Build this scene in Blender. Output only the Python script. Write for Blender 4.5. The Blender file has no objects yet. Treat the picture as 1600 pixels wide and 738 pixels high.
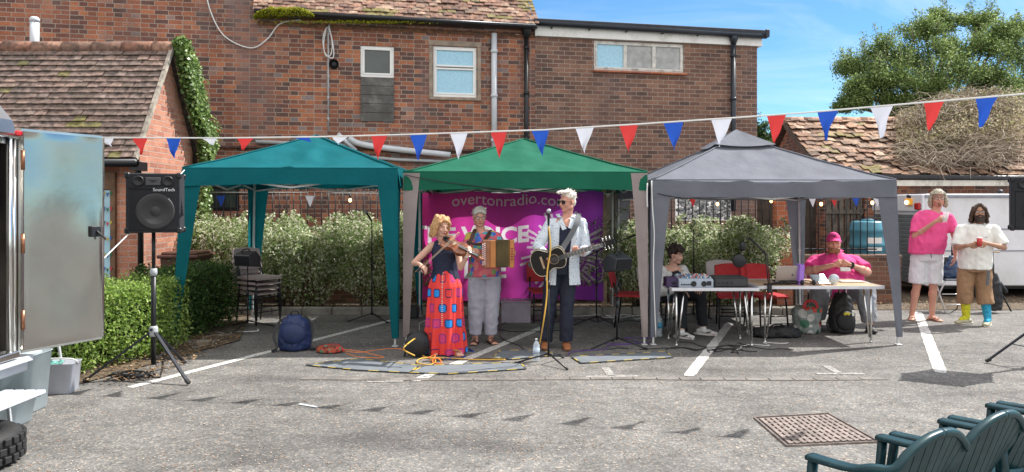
import bpy, bmesh, math, random
import numpy as np
from mathutils import Vector, Matrix, Quaternion, noise as mnoise
random.seed(7); rng = np.random.default_rng(7)
PI = math.pi
R = math.radians
sc = bpy.context.scene
C = sc.collection
# ---------------------------------------------------------------- camera, sky, sun
H = 1.65; F = 1200.0; HZ = 320.0
cam_d = bpy.data.cameras.new('camera'); cam = bpy.data.objects.new('camera', cam_d); C.objects.link(cam)
cam.location = (0, 0, H); cam.rotation_euler = (R(90), 0, 0)
cam_d.sensor_width = 36; cam_d.lens = 27.0; cam_d.shift_y = -49.0/1600
cam_d.clip_end = 2000; cam_d.clip_start = 0.05
sc.camera = cam
SUN = Vector((1.48, 0.67, 1.92)).normalized()
w = bpy.data.worlds.new('World'); sc.world = w; w.use_nodes = True
nt = w.node_tree; bg = nt.nodes['Background']
sky = nt.nodes.new('ShaderNodeTexSky'); sky.sky_type = 'NISHITA'; sky.sun_disc = False
sky.sun_elevation = R(49.8); sky.sun_rotation = R(65.6); sky.air_density = 1.0; sky.dust_density = 0.0; sky.ozone_density = 2.5
tc = nt.nodes.new('ShaderNodeTexCoord'); mp = nt.nodes.new('ShaderNodeMapping')
mp.inputs['Rotation'].default_value = (0.3, 0.25, 0.5); mp.inputs['Scale'].default_value = (1.2, 5.0, 9.0)
nz = nt.nodes.new('ShaderNodeTexNoise'); nz.inputs['Scale'].default_value = 1.6; nz.inputs['Detail'].default_value = 7; nz.inputs['Roughness'].default_value = .62; nz.inputs['Distortion'].default_value = .6
cr = nt.nodes.new('ShaderNodeValToRGB'); cr.color_ramp.elements[0].position = .44; cr.color_ramp.elements[0].color = (0,0,0,1)
cr.color_ramp.elements[1].position = .78; cr.color_ramp.elements[1].color = (.3,.3,.3,1)
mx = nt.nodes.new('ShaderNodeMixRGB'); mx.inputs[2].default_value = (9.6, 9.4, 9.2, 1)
nt.links.new(tc.outputs['Generated'], mp.inputs[0]); nt.links.new(mp.outputs[0], nz.inputs['Vector'])
nt.links.new(nz.outputs['Fac'], cr.inputs[0]); sx = nt.nodes.new('ShaderNodeSeparateXYZ'); nt.links.new(tc.outputs['Generated'], sx.inputs[0])
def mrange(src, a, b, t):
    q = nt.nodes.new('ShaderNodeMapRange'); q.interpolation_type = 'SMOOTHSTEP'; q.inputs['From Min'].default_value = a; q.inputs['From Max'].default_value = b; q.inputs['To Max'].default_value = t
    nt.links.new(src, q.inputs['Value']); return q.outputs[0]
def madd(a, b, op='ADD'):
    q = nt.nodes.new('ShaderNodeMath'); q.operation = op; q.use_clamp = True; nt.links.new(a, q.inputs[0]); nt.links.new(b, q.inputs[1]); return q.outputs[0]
fill_veil = madd(mrange(sx.outputs[2], .38, .75, .8), mrange(sx.outputs[1], .0, -.45, .9), 'MAXIMUM')  # bright cloud added overhead and behind the camera, out of view, as neutral fill
nt.links.new(madd(fill_veil, cr.outputs[0]), mx.inputs[0])
tn = nt.nodes.new('ShaderNodeMixRGB'); tn.blend_type = 'MULTIPLY'; tn.inputs[0].default_value = 1; tn.inputs[2].default_value = (.55,.82,1.0,1)
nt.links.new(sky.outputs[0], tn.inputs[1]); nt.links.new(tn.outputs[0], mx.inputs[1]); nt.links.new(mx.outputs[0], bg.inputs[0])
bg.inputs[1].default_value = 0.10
sl = bpy.data.lights.new('sun', 'SUN'); sl.energy = 4.6; sl.angle = R(.6); sl.color = (1, .965, .91)
so = bpy.data.objects.new('sun', sl); C.objects.link(so); so.rotation_euler = SUN.to_track_quat('Z', 'Y').to_euler(); so.location = (8, 4, 12)
sc.view_settings.view_transform = 'Standard'; sc.view_settings.look = 'None'; sc.view_settings.gamma = 1
sc.view_settings.exposure = 0.72
sc.render.engine = 'CYCLES'

# ---------------------------------------------------------------- helpers
def P(px, py, Y): return Vector(((px-800)/F*Y, Y, H+(HZ-py)/F*Y))
def G(px, py, z=0.0):
    Y = (H-z)*F/(py-HZ); return Vector(((px-800)/F*Y, Y, z))
def wm(o):
    m = o.matrix_basis.copy() if not o.parent else wm(o.parent) @ o.matrix_basis
    return m
def smooth_noise(p, s=1.0): return mnoise.noise(Vector(p)*s)

class MB:
    def __init__(s): s.v = []; s.f = []; s.m = []; s.sm = []; s.col = []; s.c = None
    def add(s, vs, fs, m=0, sm=False):
        b = len(s.v); s.v += [tuple(v) for v in vs]
        for f in fs: s.f.append(tuple(i+b for i in f)); s.m.append(m); s.sm.append(sm)
        s.col += [s.c or (1,1,1)]*len(vs)
        return s
    def box(s, c, d, rot=None, m=0, bev=0.0):
        hx, hy, hz = d[0]/2, d[1]/2, d[2]/2
        if bev > 0:
            b = min(bev, hx*.99, hy*.99, hz*.99)
            vs = []
            idx = {}
            for sx in (-1,1):
                for sy in (-1,1):
                    for sz in (-1,1):
                        for ax in range(3):
                            q = [sx*(hx-b), sy*(hy-b), sz*(hz-b)]
                            q[ax] = (sx*hx, sy*hy, sz*hz)[ax]
                            idx[(sx,sy,sz,ax)] = len(vs); vs.append(Vector(q))
            fs = []
            for ax in range(3):
                o = [a for a in range(3) if a != ax]
                for sg in (-1,1):
                    q = []
                    for (a, bb) in ((-1,-1),(1,-1),(1,1),(-1,1)):
                        k = [0,0,0]; k[ax] = sg; k[o[0]] = a; k[o[1]] = bb
                        q.append(idx[(k[0],k[1],k[2],ax)])
                    fs.append(q)
            for ax in range(3):      # edges along ax
                o = [a for a in range(3) if a != ax]
                for a in (-1,1):
                    for bb in (-1,1):
                        k0 = [0,0,0]; k1 = [0,0,0]; k0[ax] = -1; k1[ax] = 1
                        k0[o[0]] = k1[o[0]] = a; k0[o[1]] = k1[o[1]] = bb
                        fs.append([idx[(*k0,o[0])], idx[(*k1,o[0])], idx[(*k1,o[1])], idx[(*k0,o[1])]])
            for sx in (-1,1):
                for sy in (-1,1):
                    for sz in (-1,1): fs.append([idx[(sx,sy,sz,a)] for a in range(3)])
            # orient outwards
            ff = []
            for f in fs:
                n = (vs[f[1]]-vs[f[0]]).cross(vs[f[2]]-vs[f[0]]); cc = sum((vs[i] for i in f), Vector())
                ff.append(f if n.dot(cc) > 0 else f[::-1])
            fs = ff
        else:
            vs = [Vector((x,y,z)) for x in (-hx,hx) for y in (-hy,hy) for z in (-hz,hz)]
            fs = [(0,1,3,2),(4,6,7,5),(0,4,5,1),(2,3,7,6),(0,2,6,4),(1,5,7,3)]
        M = rot if rot is not None else Matrix.Identity(3)
        c = Vector(c)
        return s.add([M @ v + c for v in vs], fs, m)
    def bar(s, a, b, w, d, m=0, up=(0,0,1), bev=0.0):   # box from a to b
        a = Vector(a); b = Vector(b); z = (b-a); L = z.length; z.normalize()
        u = Vector(up)
        if abs(z.dot(u)) > .98: u = Vector((0,1,0))
        x = u.cross(z).normalized(); y = z.cross(x)
        return s.box((a+b)/2, (w, d, L), Matrix((x, y, z)).transposed(), m, bev)
    def tube(s, pts, rad, n=8, m=0, cap=True, sm=True, ref=None, twist=0):
        pts = [Vector(p) for p in pts]; k = len(pts)
        if not isinstance(rad, list): rad = [rad]*k
        rr = [(r, r) if not isinstance(r, (list, tuple)) else r for r in rad]
        T = []
        for i in range(k):
            a = pts[max(i-1,0)]; b = pts[min(i+1,k-1)]; t = b-a
            T.append(t.normalized() if t.length > 1e-9 else Vector((0,0,1)))
        u = Vector(ref) if ref else (Vector((1,0,0)) if abs(T[0].x) < .9 else Vector((0,1,0)))
        vs = []; fs = []
        for i in range(k):
            u = (u - T[i]*u.dot(T[i]))
            if u.length < 1e-6: u = T[i].orthogonal()
            u.normalize(); v = T[i].cross(u)
            for j in range(n):
                a = 2*PI*j/n+twist; vs.append(pts[i]+u*math.cos(a)*rr[i][0]+v*math.sin(a)*rr[i][1])
            if ref: u = Vector(ref)
        for i in range(k-1):
            for j in range(n):
                fs.append((i*n+j, i*n+(j+1)%n, (i+1)*n+(j+1)%n, (i+1)*n+j))
        if cap:
            fs.append(tuple(range(n))[::-1]); fs.append(tuple((k-1)*n+j for j in range(n)))
        return s.add(vs, fs, m, sm)
    def caps(s, a, b, r0, r1, n=12, m=0, ref=None):   # rounded tapered limb
        a = Vector(a); b = Vector(b); t = (b-a)
        L = t.length; t = t.normalized() if L > 1e-6 else Vector((0,0,1))
        q0 = r0 if isinstance(r0,(list,tuple)) else (r0,r0); q1 = r1 if isinstance(r1,(list,tuple)) else (r1,r1)
        pts = []; rad = []
        e0 = min(q0); e1 = min(q1)
        for i in range(4):
            th = PI/2*(1-i/4*1.0); pts.append(a - t*e0*math.sin(th)); c = max(math.cos(th), .05); rad.append((q0[0]*c, q0[1]*c))
        pts.append(a); rad.append(q0); pts.append(b); rad.append(q1)
        for i in range(1, 5):
            th = PI/2*i/4; pts.append(b + t*e1*math.sin(th)); c = max(math.cos(th), .05); rad.append((q1[0]*c, q1[1]*c))
        # explicit frame
        u = Vector(ref) if ref else t.orthogonal(); u = (u - t*u.dot(t)).normalized(); v = t.cross(u)
        vs = []; fs = []; k = len(pts)
        for p_, r_ in zip(pts, rad):
            for j in range(n):
                an = 2*PI*j/n; vs.append(p_+u*math.cos(an)*r_[0]+v*math.sin(an)*r_[1])
        for i in range(k-1):
            for j in range(n): fs.append((i*n+j, i*n+(j+1)%n, (i+1)*n+(j+1)%n, (i+1)*n+j))
        fs.append(tuple(range(n))[::-1]); fs.append(tuple((k-1)*n+j for j in range(n)))
        return s.add(vs, fs, m, True)
    def ball(s, c, r, M=None, nu=16, nv=10, m=0):
        if not isinstance(r, (list, tuple)): r = (r, r, r)
        c = Vector(c); M = M if M is not None else Matrix.Identity(3)
        vs = [c + M @ Vector((0,0,-r[2]))]; fs = []
        for i in range(1, nv):
            th = -PI/2+PI*i/nv
            for j in range(nu):
                a = 2*PI*j/nu; vs.append(c + M @ Vector((math.cos(a)*math.cos(th)*r[0], math.sin(a)*math.cos(th)*r[1], math.sin(th)*r[2])))
        vs.append(c + M @ Vector((0,0,r[2]))); e = len(vs)-1
        for j in range(nu): fs.append((0, 1+(j+1)%nu, 1+j)); fs.append((e, e-nu+j, e-nu+(j+1)%nu))
        for i in range(nv-2):
            for j in range(nu): fs.append((1+i*nu+j, 1+i*nu+(j+1)%nu, 1+(i+1)*nu+(j+1)%nu, 1+(i+1)*nu+j))
        return s.add(vs, fs, m, True)
    def lathe(s, c, prof, n=24, m=0, M=None, sm=True):   # prof: (r, z) list
        c = Vector(c); M = M if M is not None else Matrix.Identity(3); vs = []; fs = []; k = len(prof)
        for r, z in prof:
            for j in range(n):
                a = 2*PI*j/n; vs.append(c + M @ Vector((max(r,1e-4)*math.cos(a), max(r,1e-4)*math.sin(a), z)))
        for i in range(k-1):
            for j in range(n): fs.append((i*n+j, i*n+(j+1)%n, (i+1)*n+(j+1)%n, (i+1)*n+j))
        if prof[0][0] > 1e-3: fs.append(tuple(range(n))[::-1])
        if prof[-1][0] > 1e-3: fs.append(tuple((k-1)*n+j for j in range(n)))
        return s.add(vs, fs, m, sm)
    def prism(s, poly, vec, m=0):      # poly: 3D points, extruded by vec
        vec = Vector(vec); a = [Vector(p) for p in poly]; n = len(a)
        fs = [tuple(range(n))[::-1], tuple(range(n, 2*n))]
        for i in range(n): fs.append((i, (i+1)%n, (i+1)%n+n, i+n))
        return s.add(a+[p+vec for p in a], fs, m)
    def grid(s, fn, nu, nv, m=0, sm=True):
        vs = [fn(i/nu, j/nv) for j in range(nv+1) for i in range(nu+1)]
        fs = [(j*(nu+1)+i, j*(nu+1)+i+1, (j+1)*(nu+1)+i+1, (j+1)*(nu+1)+i) for j in range(nv) for i in range(nu)]
        return s.add(vs, fs, m, sm)
    def mesh(s, name, mats, inv=None):
        me = bpy.data.meshes.new(name)
        vs = s.v if inv is None else [tuple(inv @ Vector(v)) for v in s.v]
        me.from_pydata(vs, [], s.f)
        for m_ in (mats if isinstance(mats, (list, tuple)) else [mats]): me.materials.append(m_)
        me.polygons.foreach_set('material_index', s.m); me.polygons.foreach_set('use_smooth', s.sm)
        if s.c is not None:
            at = me.color_attributes.new('Col', 'FLOAT_COLOR', 'POINT')
            a = np.ones((len(s.v), 4), np.float32); a[:, :3] = np.array(s.col, np.float32)
            at.data.foreach_set('color', a.ravel())
        me.update(); return me
    def build(s, name, mats, parent=None, world=False, **tags):
        inv = wm(parent).inverted() if (parent is not None and world) else None
        o = bpy.data.objects.new(name, s.mesh(name, mats, inv)); C.objects.link(o)
        if parent is not None: o.parent = parent
        for k, v in tags.items(): o[k] = v
        return o

def thing(name, label, cat, loc=(0,0,0), rz=0, group=None, kind=None):
    o = bpy.data.objects.new(name, None); C.objects.link(o); o.location = loc; o.rotation_euler = (0,0,rz)
    o.empty_display_size = .1
    o['label'] = label; o['category'] = cat
    if group: o['group'] = group
    if kind: o['kind'] = kind
    return o
def tag(o, label, cat, group=None, kind=None):
    o['label'] = label; o['category'] = cat
    if group: o['group'] = group
    if kind: o['kind'] = kind
    return o
def kids(o): return [c for c in C.objects if c.parent == o]
def dup(root, loc, rz, label, group=None):
    r = root.copy(); C.objects.link(r); r.location = loc; r.rotation_euler = (0,0,rz); r['label'] = label
    if group: r['group'] = group
    for ch in kids(root):
        c = ch.copy(); C.objects.link(c); c.parent = r
        for g in kids(ch):
            d = g.copy(); C.objects.link(d); d.parent = c
    return r
def center(o_mb):
    a = np.array(o_mb.v); return Vector(((a[:,0].min()+a[:,0].max())/2, (a[:,1].min()+a[:,1].max())/2, a[:,2].min()))
def solo(mb, name, mats, label, cat, group=None, kind=None):   # one-mesh thing; world geometry, origin at its base
    c = center(mb); o = bpy.data.objects.new(name, mb.mesh(name, mats, Matrix.Translation(-c))); C.objects.link(o); o.location = c
    return tag(o, label, cat, group, kind)
def rotz(a): return Matrix.Rotation(a, 3, 'Z')
def euler(x, y, z): return (Matrix.Rotation(z,3,'Z') @ Matrix.Rotation(y,3,'Y') @ Matrix.Rotation(x,3,'X'))
def spline(pts, n=6):
    pts = [Vector(p) for p in pts]; out = []
    for i in range(len(pts)-1):
        p0 = pts[max(i-1,0)]; p1 = pts[i]; p2 = pts[i+1]; p3 = pts[min(i+2, len(pts)-1)]
        for k in range(n):
            t = k/n
            out.append(.5*((2*p1)+(p2-p0)*t+(2*p0-5*p1+4*p2-p3)*t*t+(3*p1-p0-3*p2+p3)*t**3))
    out.append(pts[-1]); return out

# ---------------------------------------------------------------- materials
MATS = {}
def mat(name, col, rough=.6, metal=0, var=.08, vs=6, bump=.0, bs=60, spec=.5, trans=0, alpha=1, emit=None, es=1, attr=False, transl=0, coat=0, dirt=None, ds=2, ior=1.45, bd=.01):
    if name in MATS: return MATS[name]
    m = bpy.data.materials.new(name); m.use_nodes = True; MATS[name] = m
    n = m.node_tree.nodes; L = m.node_tree.links; b = n['Principled BSDF']
    b.inputs['Roughness'].default_value = rough; b.inputs['Metallic'].default_value = metal
    b.inputs['Specular IOR Level'].default_value = spec; b.inputs['Transmission Weight'].default_value = trans
    b.inputs['Alpha'].default_value = alpha; b.inputs['IOR'].default_value = ior; b.inputs['Coat Weight'].default_value = coat
    tc = n.new('ShaderNodeTexCoord')
    c = (*col, 1)
    src = None
    if attr:
        a = n.new('ShaderNodeAttribute'); a.attribute_name = 'Col'; src = a.outputs['Color']
    if var > 0:
        z = n.new('ShaderNodeTexNoise'); z.inputs['Scale'].default_value = vs; z.inputs['Detail'].default_value = 5
        L.new(tc.outputs['Object'], z.inputs['Vector'])
        mr = n.new('ShaderNodeMapRange'); mr.inputs['From Min'].default_value = .3; mr.inputs['From Max'].default_value = .7
        mr.inputs['To Min'].default_value = 1-var*1.6; mr.inputs['To Max'].default_value = 1+var*1.2
        L.new(z.outputs['Fac'], mr.inputs['Value'])
        mu = n.new('ShaderNodeMixRGB'); mu.blend_type = 'MULTIPLY'; mu.inputs[0].default_value = 1; mu.inputs[1].default_value = c
        if src: L.new(src, mu.inputs[1])
        L.new(mr.outputs[0], mu.inputs[2]); src = mu.outputs[0]
    if dirt:
        z = n.new('ShaderNodeTexNoise'); z.inputs['Scale'].default_value = ds; z.inputs['Detail'].default_value = 8; z.inputs['Roughness'].default_value = .7
        L.new(tc.outputs['Object'], z.inputs['Vector'])
        rp = n.new('ShaderNodeValToRGB'); rp.color_ramp.elements[0].position = .5; rp.color_ramp.elements[1].position = .68
        L.new(z.outputs['Fac'], rp.inputs[0])
        mu = n.new('ShaderNodeMixRGB'); mu.inputs[1].default_value = c
        if src: L.new(src, mu.inputs[1])
        mu.inputs[2].default_value = (*dirt, 1); L.new(rp.outputs[0], mu.inputs[0]); src = mu.outputs[0]
    if src: L.new(src, b.inputs['Base Color'])
    else: b.inputs['Base Color'].default_value = c
    if bump > 0:
        z = n.new('ShaderNodeTexNoise'); z.inputs['Scale'].default_value = bs; z.inputs['Detail'].default_value = 4
        L.new(tc.outputs['Object'], z.inputs['Vector'])
        bp = n.new('ShaderNodeBump'); bp.inputs['Strength'].default_value = bump; bp.inputs['Distance'].default_value = bd
        L.new(z.outputs['Fac'], bp.inputs['Height']); L.new(bp.outputs[0], b.inputs['Normal'])
    if emit:
        b.inputs['Emission Color'].default_value = (*emit, 1); b.inputs['Emission Strength'].default_value = es
    if transl > 0:
        t = n.new('ShaderNodeBsdfTranslucent'); ms = n.new('ShaderNodeMixShader'); ms.inputs[0].default_value = transl
        if src: L.new(src, t.inputs[0])
        else: t.inputs[0].default_value = c
        L.new(b.outputs[0], ms.inputs[1]); L.new(t.outputs[0], ms.inputs[2]); L.new(ms.outputs[0], n['Material Output'].inputs[0])
    return m

def brick_mat(name, ramp, mortar, bw=.225, bh=.075, mort=.012, squash=1.0, big=.25, bump=.5, off=.5):
    m = bpy.data.materials.new(name); m.use_nodes = True; n = m.node_tree.nodes; L = m.node_tree.links; b = n['Principled BSDF']
    tc = n.new('ShaderNodeTexCoord'); sp = n.new('ShaderNodeSeparateXYZ'); L.new(tc.outputs['Object'], sp.inputs[0])
    ad = n.new('ShaderNodeMath'); ad.operation = 'ADD'; L.new(sp.outputs[0], ad.inputs[0]); L.new(sp.outputs[1], ad.inputs[1])
    cb = n.new('ShaderNodeCombineXYZ'); L.new(ad.outputs[0], cb.inputs[0]); L.new(sp.outputs[2], cb.inputs[1])
    wz = n.new('ShaderNodeTexNoise'); wz.inputs['Scale'].default_value = 9; L.new(cb.outputs[0], wz.inputs['Vector'])
    wm_ = n.new('ShaderNodeMixRGB'); wm_.blend_type = 'ADD'; wm_.inputs[0].default_value = .011; L.new(cb.outputs[0], wm_.inputs[1]); L.new(wz.outputs['Color'], wm_.inputs[2])
    bt = n.new('ShaderNodeTexBrick'); L.new(wm_.outputs[0], bt.inputs['Vector'])
    bt.inputs['Scale'].default_value = 1; bt.inputs['Brick Width'].default_value = bw; bt.inputs['Row Height'].default_value = bh
    bt.inputs['Mortar Size'].default_value = mort/2; bt.inputs['Mortar Smooth'].default_value = .25; bt.inputs['Bias'].default_value = 0
    bt.squash = squash; bt.squash_frequency = 2; bt.offset = off
    bt.inputs['Color1'].default_value = (0,0,0,1); bt.inputs['Color2'].default_value = (1,1,1,1); bt.inputs['Mortar'].default_value = (.5,.5,.5,1)
    cr = n.new('ShaderNodeValToRGB'); e = cr.color_ramp.elements
    while len(e) < len(ramp): e.new(.5)
    for i, (p, c) in enumerate(ramp): e[i].position = p; e[i].color = (*c, 1)
    # large patches shift the kind of brick
    lz = n.new('ShaderNodeTexNoise'); lz.inputs['Scale'].default_value = .55; lz.inputs['Detail'].default_value = 3; L.new(cb.outputs[0], lz.inputs['Vector'])
    ma = n.new('ShaderNodeMath'); ma.operation = 'MULTIPLY_ADD'; L.new(lz.outputs['Fac'], ma.inputs[0]); ma.inputs[1].default_value = big*2; ma.inputs[2].default_value = -big
    a2 = n.new('ShaderNodeMath'); a2.operation = 'ADD'; L.new(bt.outputs['Color'], a2.inputs[0]); L.new(ma.outputs[0], a2.inputs[1]); L.new(a2.outputs[0], cr.inputs[0])
    fz = n.new('ShaderNodeTexNoise'); fz.inputs['Scale'].default_value = 45; fz.inputs['Detail'].default_value = 5; L.new(cb.outputs[0], fz.inputs['Vector'])
    mr = n.new('ShaderNodeMapRange'); mr.inputs['From Min'].default_value = .3; mr.inputs['From Max'].default_value = .7; mr.inputs['To Min'].default_value = .72; mr.inputs['To Max'].default_value = 1.28
    L.new(fz.outputs['Fac'], mr.inputs['Value'])
    mu = n.new('ShaderNodeMixRGB'); mu.blend_type = 'MULTIPLY'; mu.inputs[0].default_value = 1; L.new(cr.outputs[0], mu.inputs[1]); L.new(mr.outputs[0], mu.inputs[2])
    mm = n.new('ShaderNodeMixRGB'); L.new(bt.outputs['Fac'], mm.inputs[0]); L.new(mu.outputs[0], mm.inputs[1]); mm.inputs[2].default_value = (*mortar, 1)
    # weathering
    dz = n.new('ShaderNodeTexNoise'); dz.inputs['Scale'].default_value = 1.3; dz.inputs['Detail'].default_value = 9; dz.inputs['Roughness'].default_value = .7
    L.new(tc.outputs['Object'], dz.inputs['Vector']); dr = n.new('ShaderNodeMapRange'); dr.inputs['From Min'].default_value = .35; dr.inputs['From Max'].default_value = .65
    dr.inputs['To Min'].default_value = .72; dr.inputs['To Max'].default_value = 1.12; L.new(dz.outputs['Fac'], dr.inputs['Value'])
    m2 = n.new('ShaderNodeMixRGB'); m2.blend_type = 'MULTIPLY'; m2.inputs[0].default_value = 1; L.new(mm.outputs[0], m2.inputs[1]); L.new(dr.outputs[0], m2.inputs[2])
    pz = n.new('ShaderNodeMapping'); pz.inputs['Scale'].default_value = (1.0,1.0,.35); L.new(tc.outputs['Object'], pz.inputs[0])
    pn = n.new('ShaderNodeTexNoise'); pn.inputs['Scale'].default_value = .9; pn.inputs['Detail'].default_value = 8; pn.inputs['Roughness'].default_value = .65; L.new(pz.outputs[0], pn.inputs['Vector'])
    pr = n.new('ShaderNodeMapRange'); pr.inputs['From Min'].default_value = .50; pr.inputs['From Max'].default_value = .68; pr.inputs['To Max'].default_value = .7; L.new(pn.outputs['Fac'], pr.inputs['Value'])
    m3 = n.new('ShaderNodeMixRGB'); L.new(pr.outputs[0], m3.inputs[0]); L.new(m2.outputs[0], m3.inputs[1]); m3.inputs[2].default_value = (.18,.125,.115,1); m2 = m3
    L.new(m2.outputs[0], b.inputs['Base Color']); b.inputs['Roughness'].default_value = .88
    hh = n.new('ShaderNodeMath'); hh.operation = 'MULTIPLY_ADD'; L.new(bt.outputs['Fac'], hh.inputs[0]); hh.inputs[1].default_value = -1; L.new(fz.outputs['Fac'], hh.inputs[2])
    bp = n.new('ShaderNodeBump'); bp.inputs['Strength'].default_value = bump; bp.inputs['Distance'].default_value = .012; L.new(hh.outputs[0], bp.inputs['Height']); L.new(bp.outputs[0], b.inputs['Normal'])
    return m
OLD = brick_mat('old_brick', [(0,(.10,.062,.055)),(.2,(.16,.07,.055)),(.42,(.25,.095,.06)),(.66,(.34,.12,.064)),(.88,(.44,.165,.08)),(1,(.22,.18,.18))], (.38,.31,.25), .225, .079, .013, squash=.62)
NEW = brick_mat('brown_brick', [(0,(.10,.062,.052)),(.3,(.16,.085,.064)),(.6,(.20,.105,.076)),(1,(.26,.14,.095))], (.36,.30,.25), .228, .083, .012, big=.12)
ORB = brick_mat('orange_brick', [(0,(.32,.12,.08)),(.4,(.46,.19,.12)),(1,(.56,.25,.16))], (.42,.34,.29), .228, .078, .012, big=.1)
PIER = brick_mat('red_brick', [(0,(.30,.09,.05)),(.5,(.45,.13,.06)),(1,(.55,.18,.08))], (.4,.3,.24), .225, .078, .01, big=.1)
LOWB = brick_mat('mossy_brick', [(0,(.10,.06,.045)),(.5,(.2,.1,.065)),(1,(.28,.13,.08))], (.25,.21,.17), .225, .078, .012)

M = dict(
 black = mat('black_plastic', (.016,.017,.02), .45, var=.1), blackm = mat('black_metal', (.02,.021,.024), .35, .3, var=.08),
 steel = mat('brushed_steel', (.62,.61,.58), .28, 1, var=.1, vs=3), chrome = mat('chrome', (.72,.72,.7), .18, 1, var=.03),
 alu = mat('painted_pole', (.62,.63,.63), .4, .3, var=.05),
 white = mat('white_paint', (.78,.78,.76), .45, var=.05, dirt=(.55,.53,.5), ds=3), upvc = mat('white_frame', (.8,.8,.79), .35, var=.03),
 oldpaint = mat('flaking_white_paint', (.66,.65,.61), .6, var=.1, dirt=(.28,.25,.22), ds=7),
 glass = mat('window_glass', (.045,.06,.055), .06, var=.2, vs=2, spec=.9), curtain = mat('blue_net_curtain', (.36,.62,.78), .35, var=.07, vs=22, spec=.6),
 greyglass = mat('obscure_glass', (.36,.37,.37), .3, var=.15, vs=9, spec=.7),
 grey = mat('grey_plastic', (.4,.42,.44), .5, var=.06), lgrey = mat('light_grey_plastic', (.55,.58,.62), .45, var=.05),
 navy = mat('navy_plastic', (.018,.025,.05), .45, var=.1),
 wood = mat('weathered_wood', (.25,.17,.11), .75, var=.25, vs=9, bump=.3, bs=30), palewood = mat('pale_wood', (.42,.31,.2), .65, var=.15, vs=8),
 brown = mat('brown_plastic', (.085,.035,.024), .5, var=.15), rubber = mat('rubber', (.018,.018,.019), .7, var=.2, vs=20),
 red = mat('red_fabric', (.45,.03,.035), .8, var=.12, bump=.15, bs=200), cord_w = mat('white_cord', (.72,.72,.71), .6, var=.05),
 cord_o = mat('orange_cord', (.75,.2,.04), .5, var=.05), cord_y = mat('yellow_cord', (.72,.42,.07), .5, var=.05), cord_p = mat('purple_cord', (.13,.06,.28), .5, var=.05), cord_b = mat('blue_cord', (.02,.05,.3), .5, var=.05),
 cord = mat('black_cord', (.015,.015,.017), .5, var=.05),
)
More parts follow.
